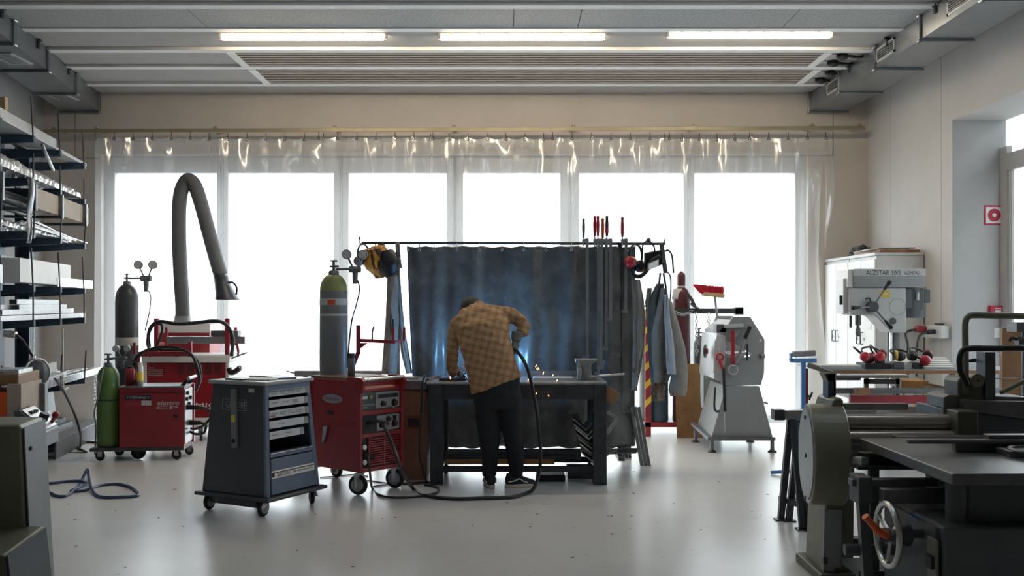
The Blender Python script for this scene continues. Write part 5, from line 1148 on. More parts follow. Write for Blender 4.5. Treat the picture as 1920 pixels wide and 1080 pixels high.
# low steel table far behind the trolley
r = thing('steel_table', 'low grey steel table standing behind the tool trolley', 'table', V((PX(640, 10.9), 11.1, 0)))
MB().box(PX(551, 10.9), PX(716, 10.9), 10.9, 11.5, PZ(706, 10.9), PZ(695, 10.9)).build('top', 'steel', r, bevel=.004)
for x in (566, 700):
    for y in (10.95, 11.42): MB().box(PX(x, 10.9), PX(x, 10.9) + .05, y, y + .05, 0, PZ(706, 10.9)).build('leg', 'mid_steel', r)
tag(MB().bar(P(533, 697, 10.8), P(556, 704, 10.8), .04, .012).build('offcut_strip', 'dark_steel'), 'thin dark strip sticking out from the low steel table', 'metal strip')
o_ = bpy.data.objects['offcut_strip']; o_.location.y += .13
# ================================================================ the person bent over the bench
def organic(o, vox=.013, it=6, disp=0., dscale=.12):
    m_ = o.modifiers.new('remesh', 'REMESH'); m_.mode = 'VOXEL'; m_.voxel_size = vox; m_.use_smooth_shade = True
    s_ = o.modifiers.new('smooth', 'SMOOTH'); s_.iterations = it; s_.factor = .5
    if disp:
        t = bpy.data.textures.new(o.name + '_folds', 'CLOUDS'); t.noise_scale = dscale; t.noise_depth = 3
        q = o.modifiers.new('folds', 'DISPLACE'); q.texture = t; q.strength = disp; q.mid_level = .5; q.texture_coords = 'LOCAL'
    return o
def limb(mb, pts, rads, n=16, res=5):
    """tapering tube through joints"""
    P_ = [V(p) for p in pts]; N = len(P_)
    def rad(t): k = t * (N - 1); i = min(int(k), N - 2); return rads[i] + (rads[i + 1] - rads[i]) * (k - i)
    mb.tube(P_, 0, n=n, res=res, rad=rad)
per = thing('person', 'person in a brown plaid shirt and black trousers bending over the welding bench', 'person', V((PX(942, 8.66), 8.66, 0)))
# joints
hipL, hipR = P(912, 735, 8.62), P(957, 722, 8.60)
knL, knR = P(917, 815, 8.60), P(964, 812, 8.62)
anL, anR = V((PX(918, 8.68), 8.68, .10)), V((PX(968, 8.70), 8.70, .10))
shL, shR = P(862, 600, 8.90), P(947, 590, 8.88)
elL, elR = P(848, 655, 8.84), P(981, 611, 8.86)
wrL, wrR = P(853, 694, 8.98), P(966, 640, 8.74)
neck, head = P(893, 580, 9.0), P(884, 584, 9.13)
pel, mid, chs = P(934, 715, 8.60), P(922, 660, 8.66), P(906, 610, 8.84)
mb = MB()
limb(mb, [pel, mid, chs, neck], [.12, .115, .12, .055]); limb(mb, [neck, head], [.055, .055])
mb.sph(head, (.078, .095, .105)); fwd = V((-.12, .75, -.65)).normalized(); upv = V((-.1, .62, .78)).normalized(); rt = fwd.cross(upv)
mb.sph(head + fwd * .05 - upv * .05, (.055, .06, .06)); limb(mb, [head + fwd * .085 + upv * .015, head + fwd * .118 - upv * .022, head + fwd * .095 - upv * .03], [.010, .017, .012], 8, 2)
for s_ in (-1, 1):
    mb.sph(head + rt * .080 * s_ - upv * .01, (.014, .024, .034), 10, 8); mb.sph(head + fwd * .082 + rt * .032 * s_ + upv * .012, .016, 8, 6)
mb.sph(head + fwd * .098 - upv * .055, (.024, .012, .010), 10, 6)
limb(mb, [shL, elL, wrL], [.048, .040, .028]); limb(mb, [shR, elR, wrR], [.048, .040, .028]); limb(mb, [chs, shL], [.07, .05]); limb(mb, [chs, shR], [.07, .05])
limb(mb, [hipL, knL, anL], [.08, .055, .038]); limb(mb, [hipR, knR, anR], [.08, .055, .038]); limb(mb, [pel, hipL], [.1, .08]); limb(mb, [pel, hipR], [.1, .08])
for a_, t_ in ((anL, V((.0, .16, -.07))), (anR, V((.15, .06, -.07)))): limb(mb, [a_, a_ + t_ * .5 + V((0, 0, -.02)), a_ + t_], [.038, .034, .028])
for w_, f_ in ((wrL, V((.07, .05, -.05))), (wrR, V((-.02, .03, -.08)))): limb(mb, [w_, w_ + f_], [.028, .030])
organic(mb.build('body', 'skin', per), .011, 3)
# shirt: torso rings (left edge px, right edge px, depth, half thickness)
rg = [((884, 741), (978, 707), 8.585, .135), ((881, 726), (972, 694), 8.59, .14), ((872, 690), (964, 667), 8.62, .14), ((864, 655), (958, 640), 8.68, .14), ((854, 622), (955, 612), 8.77, .14), ((851, 600), (956, 592), 8.87, .13), ((862, 584), (948, 578), 8.94, .11), ((878, 575), (922, 573), 9.0, .075), ((880, 573), (906, 573), 9.05, .055)]
def ringof(a, b, dd, th, k):
    p, q = P(*a, dd), P(*b, dd); c = (p + q) / 2; nx = (rg[min(k + 1, len(rg) - 1)][2] - rg[max(k - 1, 0)][2])
    lean = V((0, 1, 0)); up_ = V((-.1, .35, .93)) if k > 1 else V((0, .05, 1)); e2 = (q - p).normalized().cross(up_).normalized() * th
    return (c, (q - p) / 2, e2)
mb = MB(); mb.loft([ringof(*g, k) for k, g in enumerate(rg)], 32)
limb(mb, [P(872, 603, 8.9), P(857, 612, 8.9), P(850, 650, 8.85), P(848, 680, 8.90), P(850, 702, 8.97)], [.075, .074, .060, .054, .046])
limb(mb, [P(930, 592, 8.9), P(948, 590, 8.88), P(970, 598, 8.87), P(981, 612, 8.85), P(977, 628, 8.80)], [.075, .075, .066, .062, .052])
limb(mb, [P(866, 585, 9.06), P(880, 573, 9.07), P(900, 570, 9.06), P(915, 575, 9.05)], [.022, .024, .024, .02], 8)
sh = organic(mb.build('shirt', 'plaid', per), .012, 5, .030, .085)
# hem and back seam folds
mb = MB(); limb(mb, [P(913, 600, 8.70), P(917, 625, 8.625), P(913, 655, 8.545)], [.004, .008, .003], 8)
organic(mb.build('shirt_fold', 'plaid', sh), .004, 2)
# trousers
mb = MB()
mb.loft([(P(930, 706, 8.60), (P(976, 696, 8.6) - P(884, 718, 8.6)) / 2 * .97, V((0, .13, 0))), (P(931, 735, 8.60), V((.205, 0, .02)), V((0, .145, 0))), (P(933, 765, 8.60), V((.20, 0, 0)), V((0, .14, 0)))], 28)
def leg(hx, pts): 
    limb(mb, [V(p) for p in pts], hx, 18)
leg([.118, .108, .092, .078, .066, .060], [P(911, 742, 8.60), P(914, 775, 8.59), P(917, 815, 8.58), P(918, 850, 8.63), P(918, 878, 8.67), P(918, 893, 8.68)])
leg([.118, .108, .092, .076, .066, .063], [P(952, 738, 8.60), P(957, 775, 8.60), P(963, 815, 8.60), P(967, 850, 8.65), P(968, 878, 8.69), P(968, 893, 8.70)])
organic(mb.build('trousers', 'trousers', per), .012, 5, .022, .10)
# shoes
def shoe(c, yaw, lab=None):
    Mx = Matrix.Translation(c) @ Matrix.Rotation(yaw, 4, 'Z')      # toe along +x
    mb = MB(Mx); mb.loft([((-.115, 0, .06), (0, .030, 0), (0, 0, .030)), ((-.09, 0, .075), (0, .040, 0), (0, 0, .055)), ((-.03, 0, .072), (0, .043, 0), (0, 0, .055)), ((.04, 0, .056), (0, .046, 0), (0, 0, .040)), ((.11, 0, .042), (0, .046, 0), (0, 0, .026)), ((.15, 0, .036), (0, .034, 0), (0, 0, .018))], 18)
    mb.loft([((-.07, 0, .10), (.042, 0, 0), (0, .036, 0)), ((-.065, 0, .125), (.042, 0, 0), (0, .038, 0))], 18)
    o = organic(mb.build('shoe', 'shoe', per), .006, 3)
    out = []
    for k in range(24):
        t = 2 * PI * k / 24; x = .02 + .145 * math.cos(t); y = (.046 + .006 * math.cos(t)) * math.sin(t); out.append((x, y, 0))
    MB(Mx).prism([(x, y, .0) for x, y, _ in out], (0, 0, .014)).build('outsole', 'gum', o); MB(Mx).prism([(x * .985, y * .985, .014) for x, y, _ in out], (0, 0, .018)).build('midsole', 'sole', o)
    for sg in (-1, 1):
        MB(Mx).tube([(-.10, sg * .041, .055), (-.05, sg * .048, .064), (.0, sg * .0495, .080), (.03, sg * .0485, .060), (.07, sg * .049, .046)], .006, n=6).build('side_stripe', 'sole', o)
    mb = MB(Mx)
    for k in range(4): x = .0 + .022 * k; mb.cyl((x, -.022, .114 - .012 * k), (x, .022, .114 - .012 * k), .004, n=6)
    mb.build('laces', 'sole', o)
shoe(V((PX(918, 8.72), 8.72, 0)), math.radians(100)); shoe(V((PX(972, 8.70), 8.70, 0)), math.radians(14))
# cap and hair
mb = MB(); mb.sph(head + upv * .012 - fwd * .012, (.096, .110, .108), 20, 14); organic(mb.build('hair', 'hair', per), .012, 2)
mb = MB(); mb.sph(head + upv * .038 - fwd * .016, (.101, .112, .098), 20, 14); cp = organic(mb.build('cap', 'cap', per), .012, 2)
# gloves with separate fingers
def glove(w_, palm_dir, palm_n, curl, thumb_side, nm):
    f = V(palm_dir).normalized(); n_ = V(palm_n).normalized(); s_ = f.cross(n_).normalized() * thumb_side; mb = MB()
    limb(mb, [w_ - f * .075, w_ - f * .02, w_ + f * .01], [.052, .046, .040]); c = w_ + f * .055
    mb.loft([(w_ + f * .0, s_ * .034, n_ * .024), (w_ + f * .04, s_ * .045, n_ * .022), (w_ + f * .09, s_ * .046, n_ * .018)], 16)
    for k, ln in enumerate((.075, .085, .080, .062)):
        b0 = w_ + f * .085 + s_ * (.034 - .0225 * k); p1 = b0 + (f * math.cos(curl * .5) + n_ * math.sin(curl * .5)) * ln * .45; p2 = p1 + (f * math.cos(curl * 1.2) + n_ * math.sin(curl * 1.2)) * ln * .35; p3 = p2 + (f * math.cos(curl * 1.9) + n_ * math.sin(curl * 1.9)) * ln * .3
        limb(mb, [b0 - f * .02, b0, p1, p2, p3], [.011, .0115, .011, .0105, .008], 10, 3)
    t0 = w_ + f * .03 + s_ * .035; limb(mb, [t0, t0 + s_ * .025 + f * .02 + n_ * .012, t0 + s_ * .022 + f * .05 + n_ * .032], [.015, .0135, .010], 10, 3)
    return organic(mb.build(nm, 'glove', per), .0055, 3)
glove(wrL + V((.01, .0, .012)), (.75, .35, -.55), (-.3, .3, -.8), .55, -1, 'glove')
glove(wrR + V((.006, -.01, .012)), (-.18, -.05, -1), (-.75, .6, 0), 1.0, 1, 'glove')
# torch held in the hand
o = thing('welding_torch', 'black welding torch held in the raised gloved hand', 'welding torch', P(960, 656, 8.74))
MB().tube([P(966, 662, 8.69), P(958, 655, 8.74), P(950, 650, 8.82), P(945, 652, 8.9)], .016, n=10).build('grip', 'black', o); MB().tube([P(945, 652, 8.9), P(938, 660, 8.95), P(932, 672, 8.98)], .010, n=10).build('swan_neck', 'steel', o)
# filler rods / bright parts in the left glove
o = thing('filler_strip', 'bundle of bright metal strips beside the gloved left hand', 'metal strips', P(872, 705, 9.0))
for k in range(3): MB().bar(P(858 + 5 * k, 707, 9.03), P(872 + 3 * k, 680 + 5 * k, 9.0), .016, .006, (0, 1, 0)).build('strip', 'bright_steel', o)
# ================================================================ gas rack behind the jackets
d = 12.0
r = thing('gas_rack', 'red and yellow steel cylinder rack behind the hung jackets', 'cylinder rack', V((PX(1265, d), d + .2, 0)))
x0, x1 = PX(1210, d), PX(1320, d); zb = PZ(795, d)
for x, zq in ((x0, PZ(600, d)), (x1 - .07, .35)): MB().box(x, x + .07, d, d + .07, 0, zq).build('post', 'rack_red', r, bevel=.004); MB().box(x, x + .06, d + .5, d + .56, 0, zq).build('post', 'rack_red', r)
for k in range(6): MB().prism([(x0 - .002, d - .003, .35 + .22 * k), (x0 + .072, d - .003, .42 + .22 * k), (x0 + .072, d - .003, .50 + .22 * k), (x0 - .002, d - .003, .43 + .22 * k)], (0, .003, 0)).build('warning_stripe', 'yellow', r)
MB().box(x0, x1, d, d + .06, zb - .04, zb + .02).build('front_rail', 'rack_red', r, bevel=.004); MB().box(x0, x1, d + .02, d + .55, zb - .02, zb + .015).build('platform', 'dark_steel', r)
MB().bar(P(1240, 583, d), P(1393, 583, d), .06, .06).build('chain_rail', 'dark_steel', r); MB().box(PX(1378, d), PX(1393, d), d - .03, d + .08, PZ(590, d), PZ(576, d)).build('rail_end', 'dark_steel', r)
for k, px in enumerate((1306, 1329)):
    mb = MB(); p = P(px, 588, d - .03)
    for j in range(12): mb.torus(p + V((0, 0, -.045 * j)), (1, 0, 0) if j % 2 else (0, 1, 0), .018, .005, 10, 5)
    mb.build('chain', 'steel', r)['kind'] = 'stuff'
mb = MB(); a, c = P(1262, 582, d - .16), P(1298, 582, d - .16)
for j in range(14): t = j / 13; q = a.lerp(c, t); q.z -= .05 * math.sin(PI * t); mb.torus(q, (0, 0, 1) if j % 2 else (0, 1, 0), .016, .005, 10, 5)
mb.build('chain', 'steel', r)['kind'] = 'stuff'
tag(MB().cyl(P(1316, 583, d - .05), P(1340, 622, d - .08), .003, n=5).build('cord', 'dark_steel'), 'thin cord slanting from the chain rail', 'cord')
zb += .015
cx = PX(1280, d)
mc = bottle('dark red gas cylinder with a valve cap, chained in the rack', cx, d + .10, zb, .108, PZ(535, d + .1) - zb, 'maroon_bottle', 'maroon_bottle', cap=True, shz=.16)
MB().lathe((cx, d + .10, PZ(541, d + .1)), (0, 0, 1), [(.054, 0), (.056, .02), (.052, .03)], 18).build('tag_ring', 'label_pale', mc)
MB().grid(lambda u, v: P(1263 + 16 * u - 4 * v, 541 + 20 * v, d - .02 + .04 * u), 6, 6).build('paper_tag', 'paper', mc, solid=.003)
bottle('blue gas cylinder foot showing below the hung jacket', PX(1238, d), d + .12, zb, .115, 1.0, 'blue_rack', 'blue_rack', shz=.16)
bottle('slim grey gas cylinder half hidden by the jackets', PX(1220, d), d + .32, zb, .09, 1.35, 'grey_bottle', 'grey_bottle', shz=.15)
bottle('small grey gas cylinder top behind the wooden board', PX(1312, d + .3), d + .36, zb, .07, PZ(632, d + .3) - zb, 'grey_bottle', 'grey_bottle', shz=.1)
bottle('small green gas cylinder top behind the bending machine', PX(1326, d + .3), d + .30, zb, .075, PZ(634, d + .3) - zb, 'green_bottle', 'green_bottle', shz=.1)
o = thing('hand_wheel_tool', 'dark round tool hung beside the dark red cylinder', 'tool', P(1302, 573, d - .05))
MB().tube([P(1290, 552, d - .04), P(1297, 562, d - .06), P(1303, 574, d - .06)], .02).build('arm', 'dark_steel', o); MB().lathe(P(1303, 574, d - .06), (.5, -.3, .8), [(.001, -.01), (.06, -.01), (.065, 0), (.06, .01), (.001, .012)], 18).build('disc', 'dark_steel', o)
# wooden board and grey bin in front of the rack
d = 11.9
tag(MB().hexa([(PX(1269, d), d - .02, 0), (PX(1317, d), d - .02, 0), (PX(1317, d), d + .01, 0), (PX(1269, d), d + .01, 0), (PX(1268, d), d + .05, PZ(683, d)), (PX(1312, d), d + .05, PZ(683, d)), (PX(1312, d), d + .08, PZ(683, d)), (PX(1268, d), d + .08, PZ(683, d))]).build('wooden_board', 'board', bevel=.003), 'worn brown wooden board leaning on the cylinder rack', 'wooden board')
tag(MB().box(PX(1312, 12.2), PX(1345, 12.2), 12.2 - .25, 12.2 - .03, 0, PZ(676, 12.2)).build('grey_panel', 'grey_bottle', bevel=.006), 'plain grey metal panel between wooden board and bending machine', 'panel')
# red broom upside down
o = thing('broom', 'upturned broom with red bristles above the chain rail', 'broom', P(1345, 620, 11.6)); d = 11.7
MB().cyl(P(1349, 632, d), P(1340, 553, d), .014, n=10).build('handle', 'steel', o); MB().bar(P(1317, 551, d), P(1357, 555, d), .12, .045).build('head', 'wood_pale', o, bevel=.006)
mb = MB(); rnd = random.Random(3)
for k in range(420):
    u = rnd.random(); b0 = P(1313 + 42 * u, 550 + 4 * u, d) + V((0, rnd.uniform(-.055, .055), 0)); e = b0 + V(((u - .6) * .08 + rnd.uniform(-.02, .015) - .02, rnd.uniform(-.03, .03), .095 + rnd.uniform(-.02, .015))); mb.cyl(b0, e, .0045, .003, n=4)
mb.build('bristles', 'broom_red', o)['kind'] = 'stuff'

# ================================================================ grey bending machine
d = 10.75
r = thing('bending_machine', 'grey sheet bending machine on a flared stand', 'bending machine', V((PX(1400, d), d + .3, 0)))
q = lambda x, y, o=0: P(x, y, d) + V((0, o, 0))
zs = PZ(725, d)
MB().prism([q(1353, 722), q(1427, 722), q(1433, 700), q(1434, 637), q(1407, 594), q(1374, 594), q(1368, 604), q(1362, 618), q(1366, 640), q(1385, 648), q(1406, 662), q(1408, 668), q(1390, 672), q(1366, 668), q(1358, 690), q(1352, 706)], (0, .03, 0)).build('side_plate', 'grey_machine', r, bevel=.004)
MB().prism([P(x, y, d) + V((0, .85, 0)) for x, y in ((1353, 722), (1427, 722), (1434, 637), (1407, 594), (1374, 594), (1352, 640))], (0, .03, 0)).build('side_plate', 'grey_machine', r)
# flared stand
a = [q(1361, 724), q(1424, 724), q(1449, 820), q(1332, 820)]
MB().hexa([q(1334, 820), q(1449, 820), q(1449, 820) + V((0, .85, 0)), q(1334, 820) + V((0, .85, 0)), q(1361, 724), q(1424, 724), q(1424, 724) + V((0, .85, 0)), q(1361, 724) + V((0, .85, 0))]).build('stand', 'grey_machine', r, bevel=.006)
MB().bar(q(1331, 822, -.02), q(1452, 822, -.02), .05, .035).build('stand_rail', 'mid_steel', r); MB().bar(q(1331, 822, -.02), q(1326, 812, .85), .05, .035).build('stand_rail', 'mid_steel', r)
for x, y in ((1335, 0), (1448, 0), (1330, .8), (1440, .8)):
    p = q(x, 822, y); MB().cyl(p, (p.x, p.y, .03), .022, n=10).build('foot_screw', 'mid_steel', r); MB().lathe((p.x, p.y, 0), (0, 0, 1), [(.001, 0), (.05, 0), (.045, .012), (.02, .03)], 16).build('foot_pad', 'dark_steel', r)
MB().hexa([q(1338, 710, .0), q(1358, 718, .0), q(1358, 718, .84), q(1338, 710, .84), q(1344, 625), q(1360, 630), q(1360, 630, .84), q(1344, 625, .84)]).build('front_beam', 'aluminium', r, bevel=.006)
MB().hexa([q(1338, 640, -.02), q(1346, 640, -.02), q(1350, 700, -.02), q(1336, 700, -.02), q(1344, 628, -.02), q(1352, 628, -.02), q(1358, 690, .0), q(1350, 690, .0)]).build('clamp_beam', 'pale_machine', r, bevel=.006)
MB().hexa([q(1346, 640, .02), q(1370, 640, .02), q(1370, 640, .84), q(1346, 640, .84), q(1352, 618, .02), q(1376, 600, .02), q(1376, 600, .84), q(1352, 618, .84)]).build('upper_beam', 'grey_machine', r)
MB().hexa([q(1366, 670, -.01), q(1412, 665, -.01), q(1412, 668, .8), q(1366, 668, .8), q(1366, 664, -.01), q(1398, 660, -.01), q(1398, 664, .8), q(1366, 664, .8)]).build('blade', 'aluminium', r)
MB().bar(q(1372, 620, -.04), q(1373, 683, -.04), .035, .02, (0, 1, 0)).build('red_lever', 'earmuff_red', r); lever = MB().cyl(q(1378, 682, -.06), q(1400, 618, -.06), .016, n=10).build('lever', 'steel', r); MB().cyl(q(1394, 635, -.06), q(1404, 612, -.06), .022, n=10).build('grip', 'black', lever)
MB().cyl(q(1373, 693, 0), q(1373, 693, -.05), .062, n=24).build('hub', 'grey_machine', r, bevel=.006); MB().torus(q(1373, 693, -.05), (0, 1, 0), .05, .006, 24, 6).build('hub_ring', 'aluminium', r)
MB().torus(q(1348, 669, -.05), (0, 1, 0), .035, .012, 18, 8).build('red_eye', 'earmuff_red', r); MB().cyl(q(1348, 676, -.05), q(1353, 690, -.05), .02, n=8).build('red_stem', 'earmuff_red', r)
MB().cyl(q(1354, 690, -.07), q(1356, 770, -.09), .017, n=10).build('hand_lever', 'black', r); MB().cyl(q(1356, 770, -.09), q(1357, 808, -.09), .008, n=8).build('rod', 'steel', r)
MB().lathe(q(1329, 660, .2), (1, -.4, 0), [(.001, -.01), (.07, -.01), (.075, 0), (.07, .012), (.001, .012)], 22).build('side_disc', 'dark_steel', r); MB().lathe(q(1331, 660, .17), (1, -.4, 0), [(.001, -.01), (.03, -.01), (.03, .012), (.001, .012)], 14).build('disc_centre', 'rack_red', r)
MB().cyl(q(1400, 645, -.03), q(1400, 676, -.03), .012, n=8).build('screw', 'dark_steel', r); MB().cyl(q(1426, 638, -.004), q(1426, 638, .0), .014, n=12).build('hole', 'white', r)
MB().box(q(1344, 0).x, q(1366, 0).x, d + .02, d + .2, PZ(624, d), PZ(608, d)).build('motor_box', 'mid_steel', r, bevel=.005); MB().bar(q(1358, 612, 0), q(1392, 610, 0), .1, .04).build('top_stop', 'aluminium', r)
MB().tube([q(1340, 726, -.02), q(1338, 760, -.04), q(1341, 770, -.04), q(1348, 770, -.04)], .012).build('bent_bar', 'dark_steel', r)
MB().lathe(q(1428, 668, -.02), (0, -1, 0), [(.001, .03), (.02, .03), (.035, .0)], 12).build('knob', 'mid_steel', r); MB().cyl(q(1432, 754), q(1440, 757), .01, n=8).build('peg', 'steel', r)

# blue roller stand
d = 9.2
r = thing('roller_stand', 'blue roller stand with a grey roller on top', 'roller stand', V((PX(1508, d), d, 0)))
MB().box(PX(1502, d), PX(1510, d), d - .02, d + .02, .03, PZ(680, d)).build('post', 'blue_paint', r, bevel=.004); MB().box(PX(1481, d), PX(1530, d), d - .03, d + .03, PZ(680, d), PZ(672, d)).build('yoke', 'blue_paint', r, bevel=.004)
MB().box(PX(1481, d), PX(1484, d), d - .03, d + .03, PZ(676, d), PZ(662, d)).build('yoke_cheek', 'blue_paint', r); MB().cyl(P(1485, 664, d), P(1528, 662, d), .028, n=16).build('roller', 'steel', r)
MB().cyl(P(1511, 743, d), P(1519, 743, d), .012, n=8).bar(P(1517, 750, d - .02), P(1523, 735, d - .02), .015, .015, (0, 1, 0)).build('clamp_lever', 'black', r)
for k in range(3): t = 2 * PI * k / 3 + .5; MB().bar((PX(1506, d), d, .06), (PX(1506, d) + .3 * math.cos(t), d + .3 * math.sin(t), .018), .035, .03).build('leg', 'blue_paint', r)

# trestle with a steel beam
d = 7.25
r = thing('steel_trestle', 'dark steel trestle with splayed legs under a long beam', 'trestle', V((PX(1500, d), d, 0)))
zt = PZ(786, d); mb = MB()
MB().box(PX(1468, d), PX(1640, d), d - .045, d + .045, zt, PZ(768, d)).build('beam', 'steel', r, bevel=.004); MB().box(PX(1449, d), PX(1468, d), d - .055, d + .055, zt - .003, PZ(768, d) + .004).build('beam_end', 'dark_steel', r, bevel=.004)
LG = [((1482, 786, d - .02), (1464, 973)), ((1486, 786, d - .03), (1505, 991)), ((1499, 786, d + .03), (1479, 975)), ((1500, 786, d + .02), (1519, 993)), ((1560, 786, d - .02), (1537, 996))]
for a_, b_ in LG:
    a, c = P(*a_), G(b_[0], b_[1], .008); MB().bar(a, c, .045, .045, (0, 1, 0)).build('leg', 'dark_steel', r, bevel=.003); MB().box(c.x - .045, c.x + .045, c.y - .04, c.y + .04, 0, .01).build('foot_plate', 'dark_steel', r)
MB().bar(P(1464, 935, 7.42), P(1509, 948, 7.12), .04, .04).build('cross_brace', 'dark_steel', r); MB().bar(P(1482, 935, 7.40), P(1520, 948, 7.1), .04, .04).build('cross_brace', 'dark_steel', r)

# ================================================================ white cabinets in the far corner
XC = 4.19
for k, (y0, y1, lab) in enumerate(((11.5, 12.42, 'white metal cabinet nearest the drill press'), (12.43, 13.33, 'white metal cabinet in the room corner beside the curtain'))):
    z = 2.16; r = thing('metal_cabinet', lab, 'cabinet', V(((XC + XR) / 2, (y0 + y1) / 2, 0)), 'white metal cabinets')
    MB().box(XC + .02, XR - .015, y0, y1, .0, z).build('body', 'pale_machine', r, bevel=.005); MB().box(XC, XR - .015, y0 - .005, y1 + .003, z, z + .035).build('top', 'pale_machine', r, bevel=.004)
    for a_, b_ in ((y0 + .005, (y0 + y1) / 2 - .004), ((y0 + y1) / 2 + .004, y1 - .005)):
        dr = MB().box(XC, XC + .019, a_, b_, .06, z - .04).build('door', 'white', r, bevel=.004)
        yy = b_ - .06 if a_ < (y0 + y1) / 2 - .1 else a_ + .06
        MB().tube([(XC, yy, 1.12), (XC - .03, yy, 1.12), (XC - .03, yy, 1.26), (XC, yy, 1.26)], .007, smooth=False).build('handle', 'dark_steel', dr); MB().cyl((XC - .004, yy + (.05 if a_ > y0 + .1 else -.05), 1.18), (XC + .002, yy + (.05 if a_ > y0 + .1 else -.05), 1.18), .018, n=12).build('lock', 'grey_plastic', dr)
        MB().box(XC - .003, XC, (a_ + b_) / 2 - .12, (a_ + b_) / 2 + .12, 1.3, 1.55).build('paper_notice', 'paper', dr)
tag(MB().tube([V((4.5 + .17 * math.cos(t * 1.9) * (1 - t / 60), 12.85 + .2 * math.sin(t * 1.9), 2.205 + .004 * t + .012 * math.sin(t * 3))) for t in range(34)], .012, n=6, res=4).build('cable_coil', 'cable'), 'coil of black cable on top of the corner cabinet', 'cable')
def slab(name, lab, x0, x1, y0, y1, z0, h, m_, cat, rz=0, tilt=0):
    cx_, cy_ = (x0 + x1) / 2, (y0 + y1) / 2; Mx = TR(cx_, cy_, z0, rz) @ Matrix.Rotation(math.radians(tilt), 4, 'Y'); return tag(MB(Mx).box((x0 - x1) / 2, (x1 - x0) / 2, (y0 - y1) / 2, (y1 - y0) / 2, 0, h).build(name, m_, bevel=.003), lab, cat)
slab('cardboard_stack', 'brown wooden offcuts piled on the cabinet near the drill', 4.24, 4.72, 11.55, 12.3, 2.197, .035, 'wood', 'wood pile', 3); slab('flat_board', 'pale flat board on top of the wood pile', 4.2, 4.66, 11.6, 12.35, 2.233, .012, 'label_pale', 'board', -6)
slab('dark_strip', 'dark strip lying across the wood pile', 4.3, 4.7, 11.62, 11.68, 2.247, .012, 'ink', 'metal strip', -18)
# electrics on the right wall
o = thing('socket_box', 'grey wall socket box with plugs beside the drill press', 'socket box', V((XR - .09, 10.95, PZ(622, 11)))); 
MB().box(XR - .10, XR, 10.84, 11.35, PZ(634, 11), PZ(610, 11)).build('box', 'pale_machine', o, bevel=.006); MB().box(XR - .08, XR - .04, 10.9, 11.05, PZ(610, 11), PZ(606, 11)).build('switch', 'black', o)
MB().cyl((XR - .10, 11.25, PZ(618, 11)), (XR - .22, 11.22, PZ(618, 11)), .04, n=14).build('plug', 'rack_red', o); MB().cyl((XR - .10, 11.0, PZ(622, 11)), (XR - .18, 10.99, PZ(623, 11)), .028, n=14).build('plug', 'black', o)
MB().tube([(XR - .2, 11.22, PZ(618, 11)), (XR - .34, 11.2, PZ(625, 11)), (XR - .36, 11.1, PZ(650, 11)), (XR - .36, 11.1, .8)], .014, n=8).build('lead', 'cable', o); MB().tube([(XR - .18, 10.99, PZ(623, 11)), (XR - .28, 10.98, PZ(630, 11)), (XR - .31, 10.98, PZ(660, 11)), (XR - .31, 10.98, .8)], .014, n=8).build('lead', 'cable', o)
# signs on the reveal
yj = YJ - .006
def sign(name, lab, x0, x1, ya, yb, m_, cat):
    a, c = P(x0, ya, yj), P(x1, yb, yj); return tag(MB().box(a.x, c.x, yj - .006, yj, c.z, a.z).build(name, m_, bevel=.002), lab, cat), a, c
o, a, c = sign('fire_hose_sign', 'red framed white sign with a red ring on the reveal', 1845, 1882, 385, 422, 'sign_red', 'sign')
cx_, cz_ = (a.x + c.x) / 2, (a.z + c.z) / 2; hw = (c.x - a.x) / 2
MB().box(cx_ - hw * .82, cx_ + hw * .82, yj - .008, yj - .006, cz_ - hw * .82, cz_ + hw * .82).build('white_field', 'paper', o); MB().cyl((cx_, yj - .010, cz_), (cx_, yj - .008, cz_), hw * .66, n=32).build('red_ring', 'sign_red', o); MB().cyl((cx_, yj - .0115, cz_), (cx_, yj - .010, cz_), hw * .2, n=20).build('ring_hole', 'paper', o)
o, a, c = sign('fire_alarm_box', 'small red fire alarm button box on the reveal', 1853, 1880, 573, 592, 'sign_red', 'alarm box')
MB().box(a.x - .0, c.x, yj - .05, yj - .006, c.z, a.z).build('housing', 'sign_red', o, bevel=.006); MB().box(a.x + .05, c.x - .04, yj - .053, yj - .05, c.z + .005, c.z + .06).build('glass', 'label_pale', o); MB().box(a.x + .045, c.x - .035, yj - .052, yj - .05, a.z - .035, a.z - .025).build('print', 'label_pale', o)
sign('wall_notice', 'small white notice on the reveal above the olive arm', 1864, 1876, 615, 633, 'paper', 'notice'); sign('wall_notice', 'second white notice on the reveal lower down', 1866, 1878, 662, 740, 'label_pale', 'notice')

# ================================================================ pillar drill
d = 10.35
r = thing('pillar_drill', 'grey pillar drill with black feed handles and motor', 'pillar drill', V((PX(1690, d), d + .25, 0)))
q = lambda x, y, o=0: P(x, y, d) + V((0, o, 0))
MB().prism([q(1593, 539), q(1699, 539), q(1700, 624), q(1672, 624), q(1645, 595), q(1637, 591), q(1600, 591), q(1593, 585)], (0, .34, 0)).build('head', 'pale_machine', r, bevel=.012, seg=3)
MB().box(q(1600, 0).x, q(1734, 0).x, d - .02, d + .40, PZ(539, d), PZ(517, d)).build('belt_cover', 'grey_machine', r, bevel=.008); MB().box(q(1600, 0).x, q(1734, 0).x, d - .025, d + .40, PZ(517.5, d), PZ(504, d)).build('name_panel', 'pale_machine', r, bevel=.006)
for k in range(5): MB().box(q(1602, 0).x, q(1732, 0).x, d - .0215, d - .019, PZ(521 + 3.4 * k, d) - .0015, PZ(521 + 3.4 * k, d) + .0015).build('cover_groove', 'mid_steel', r)
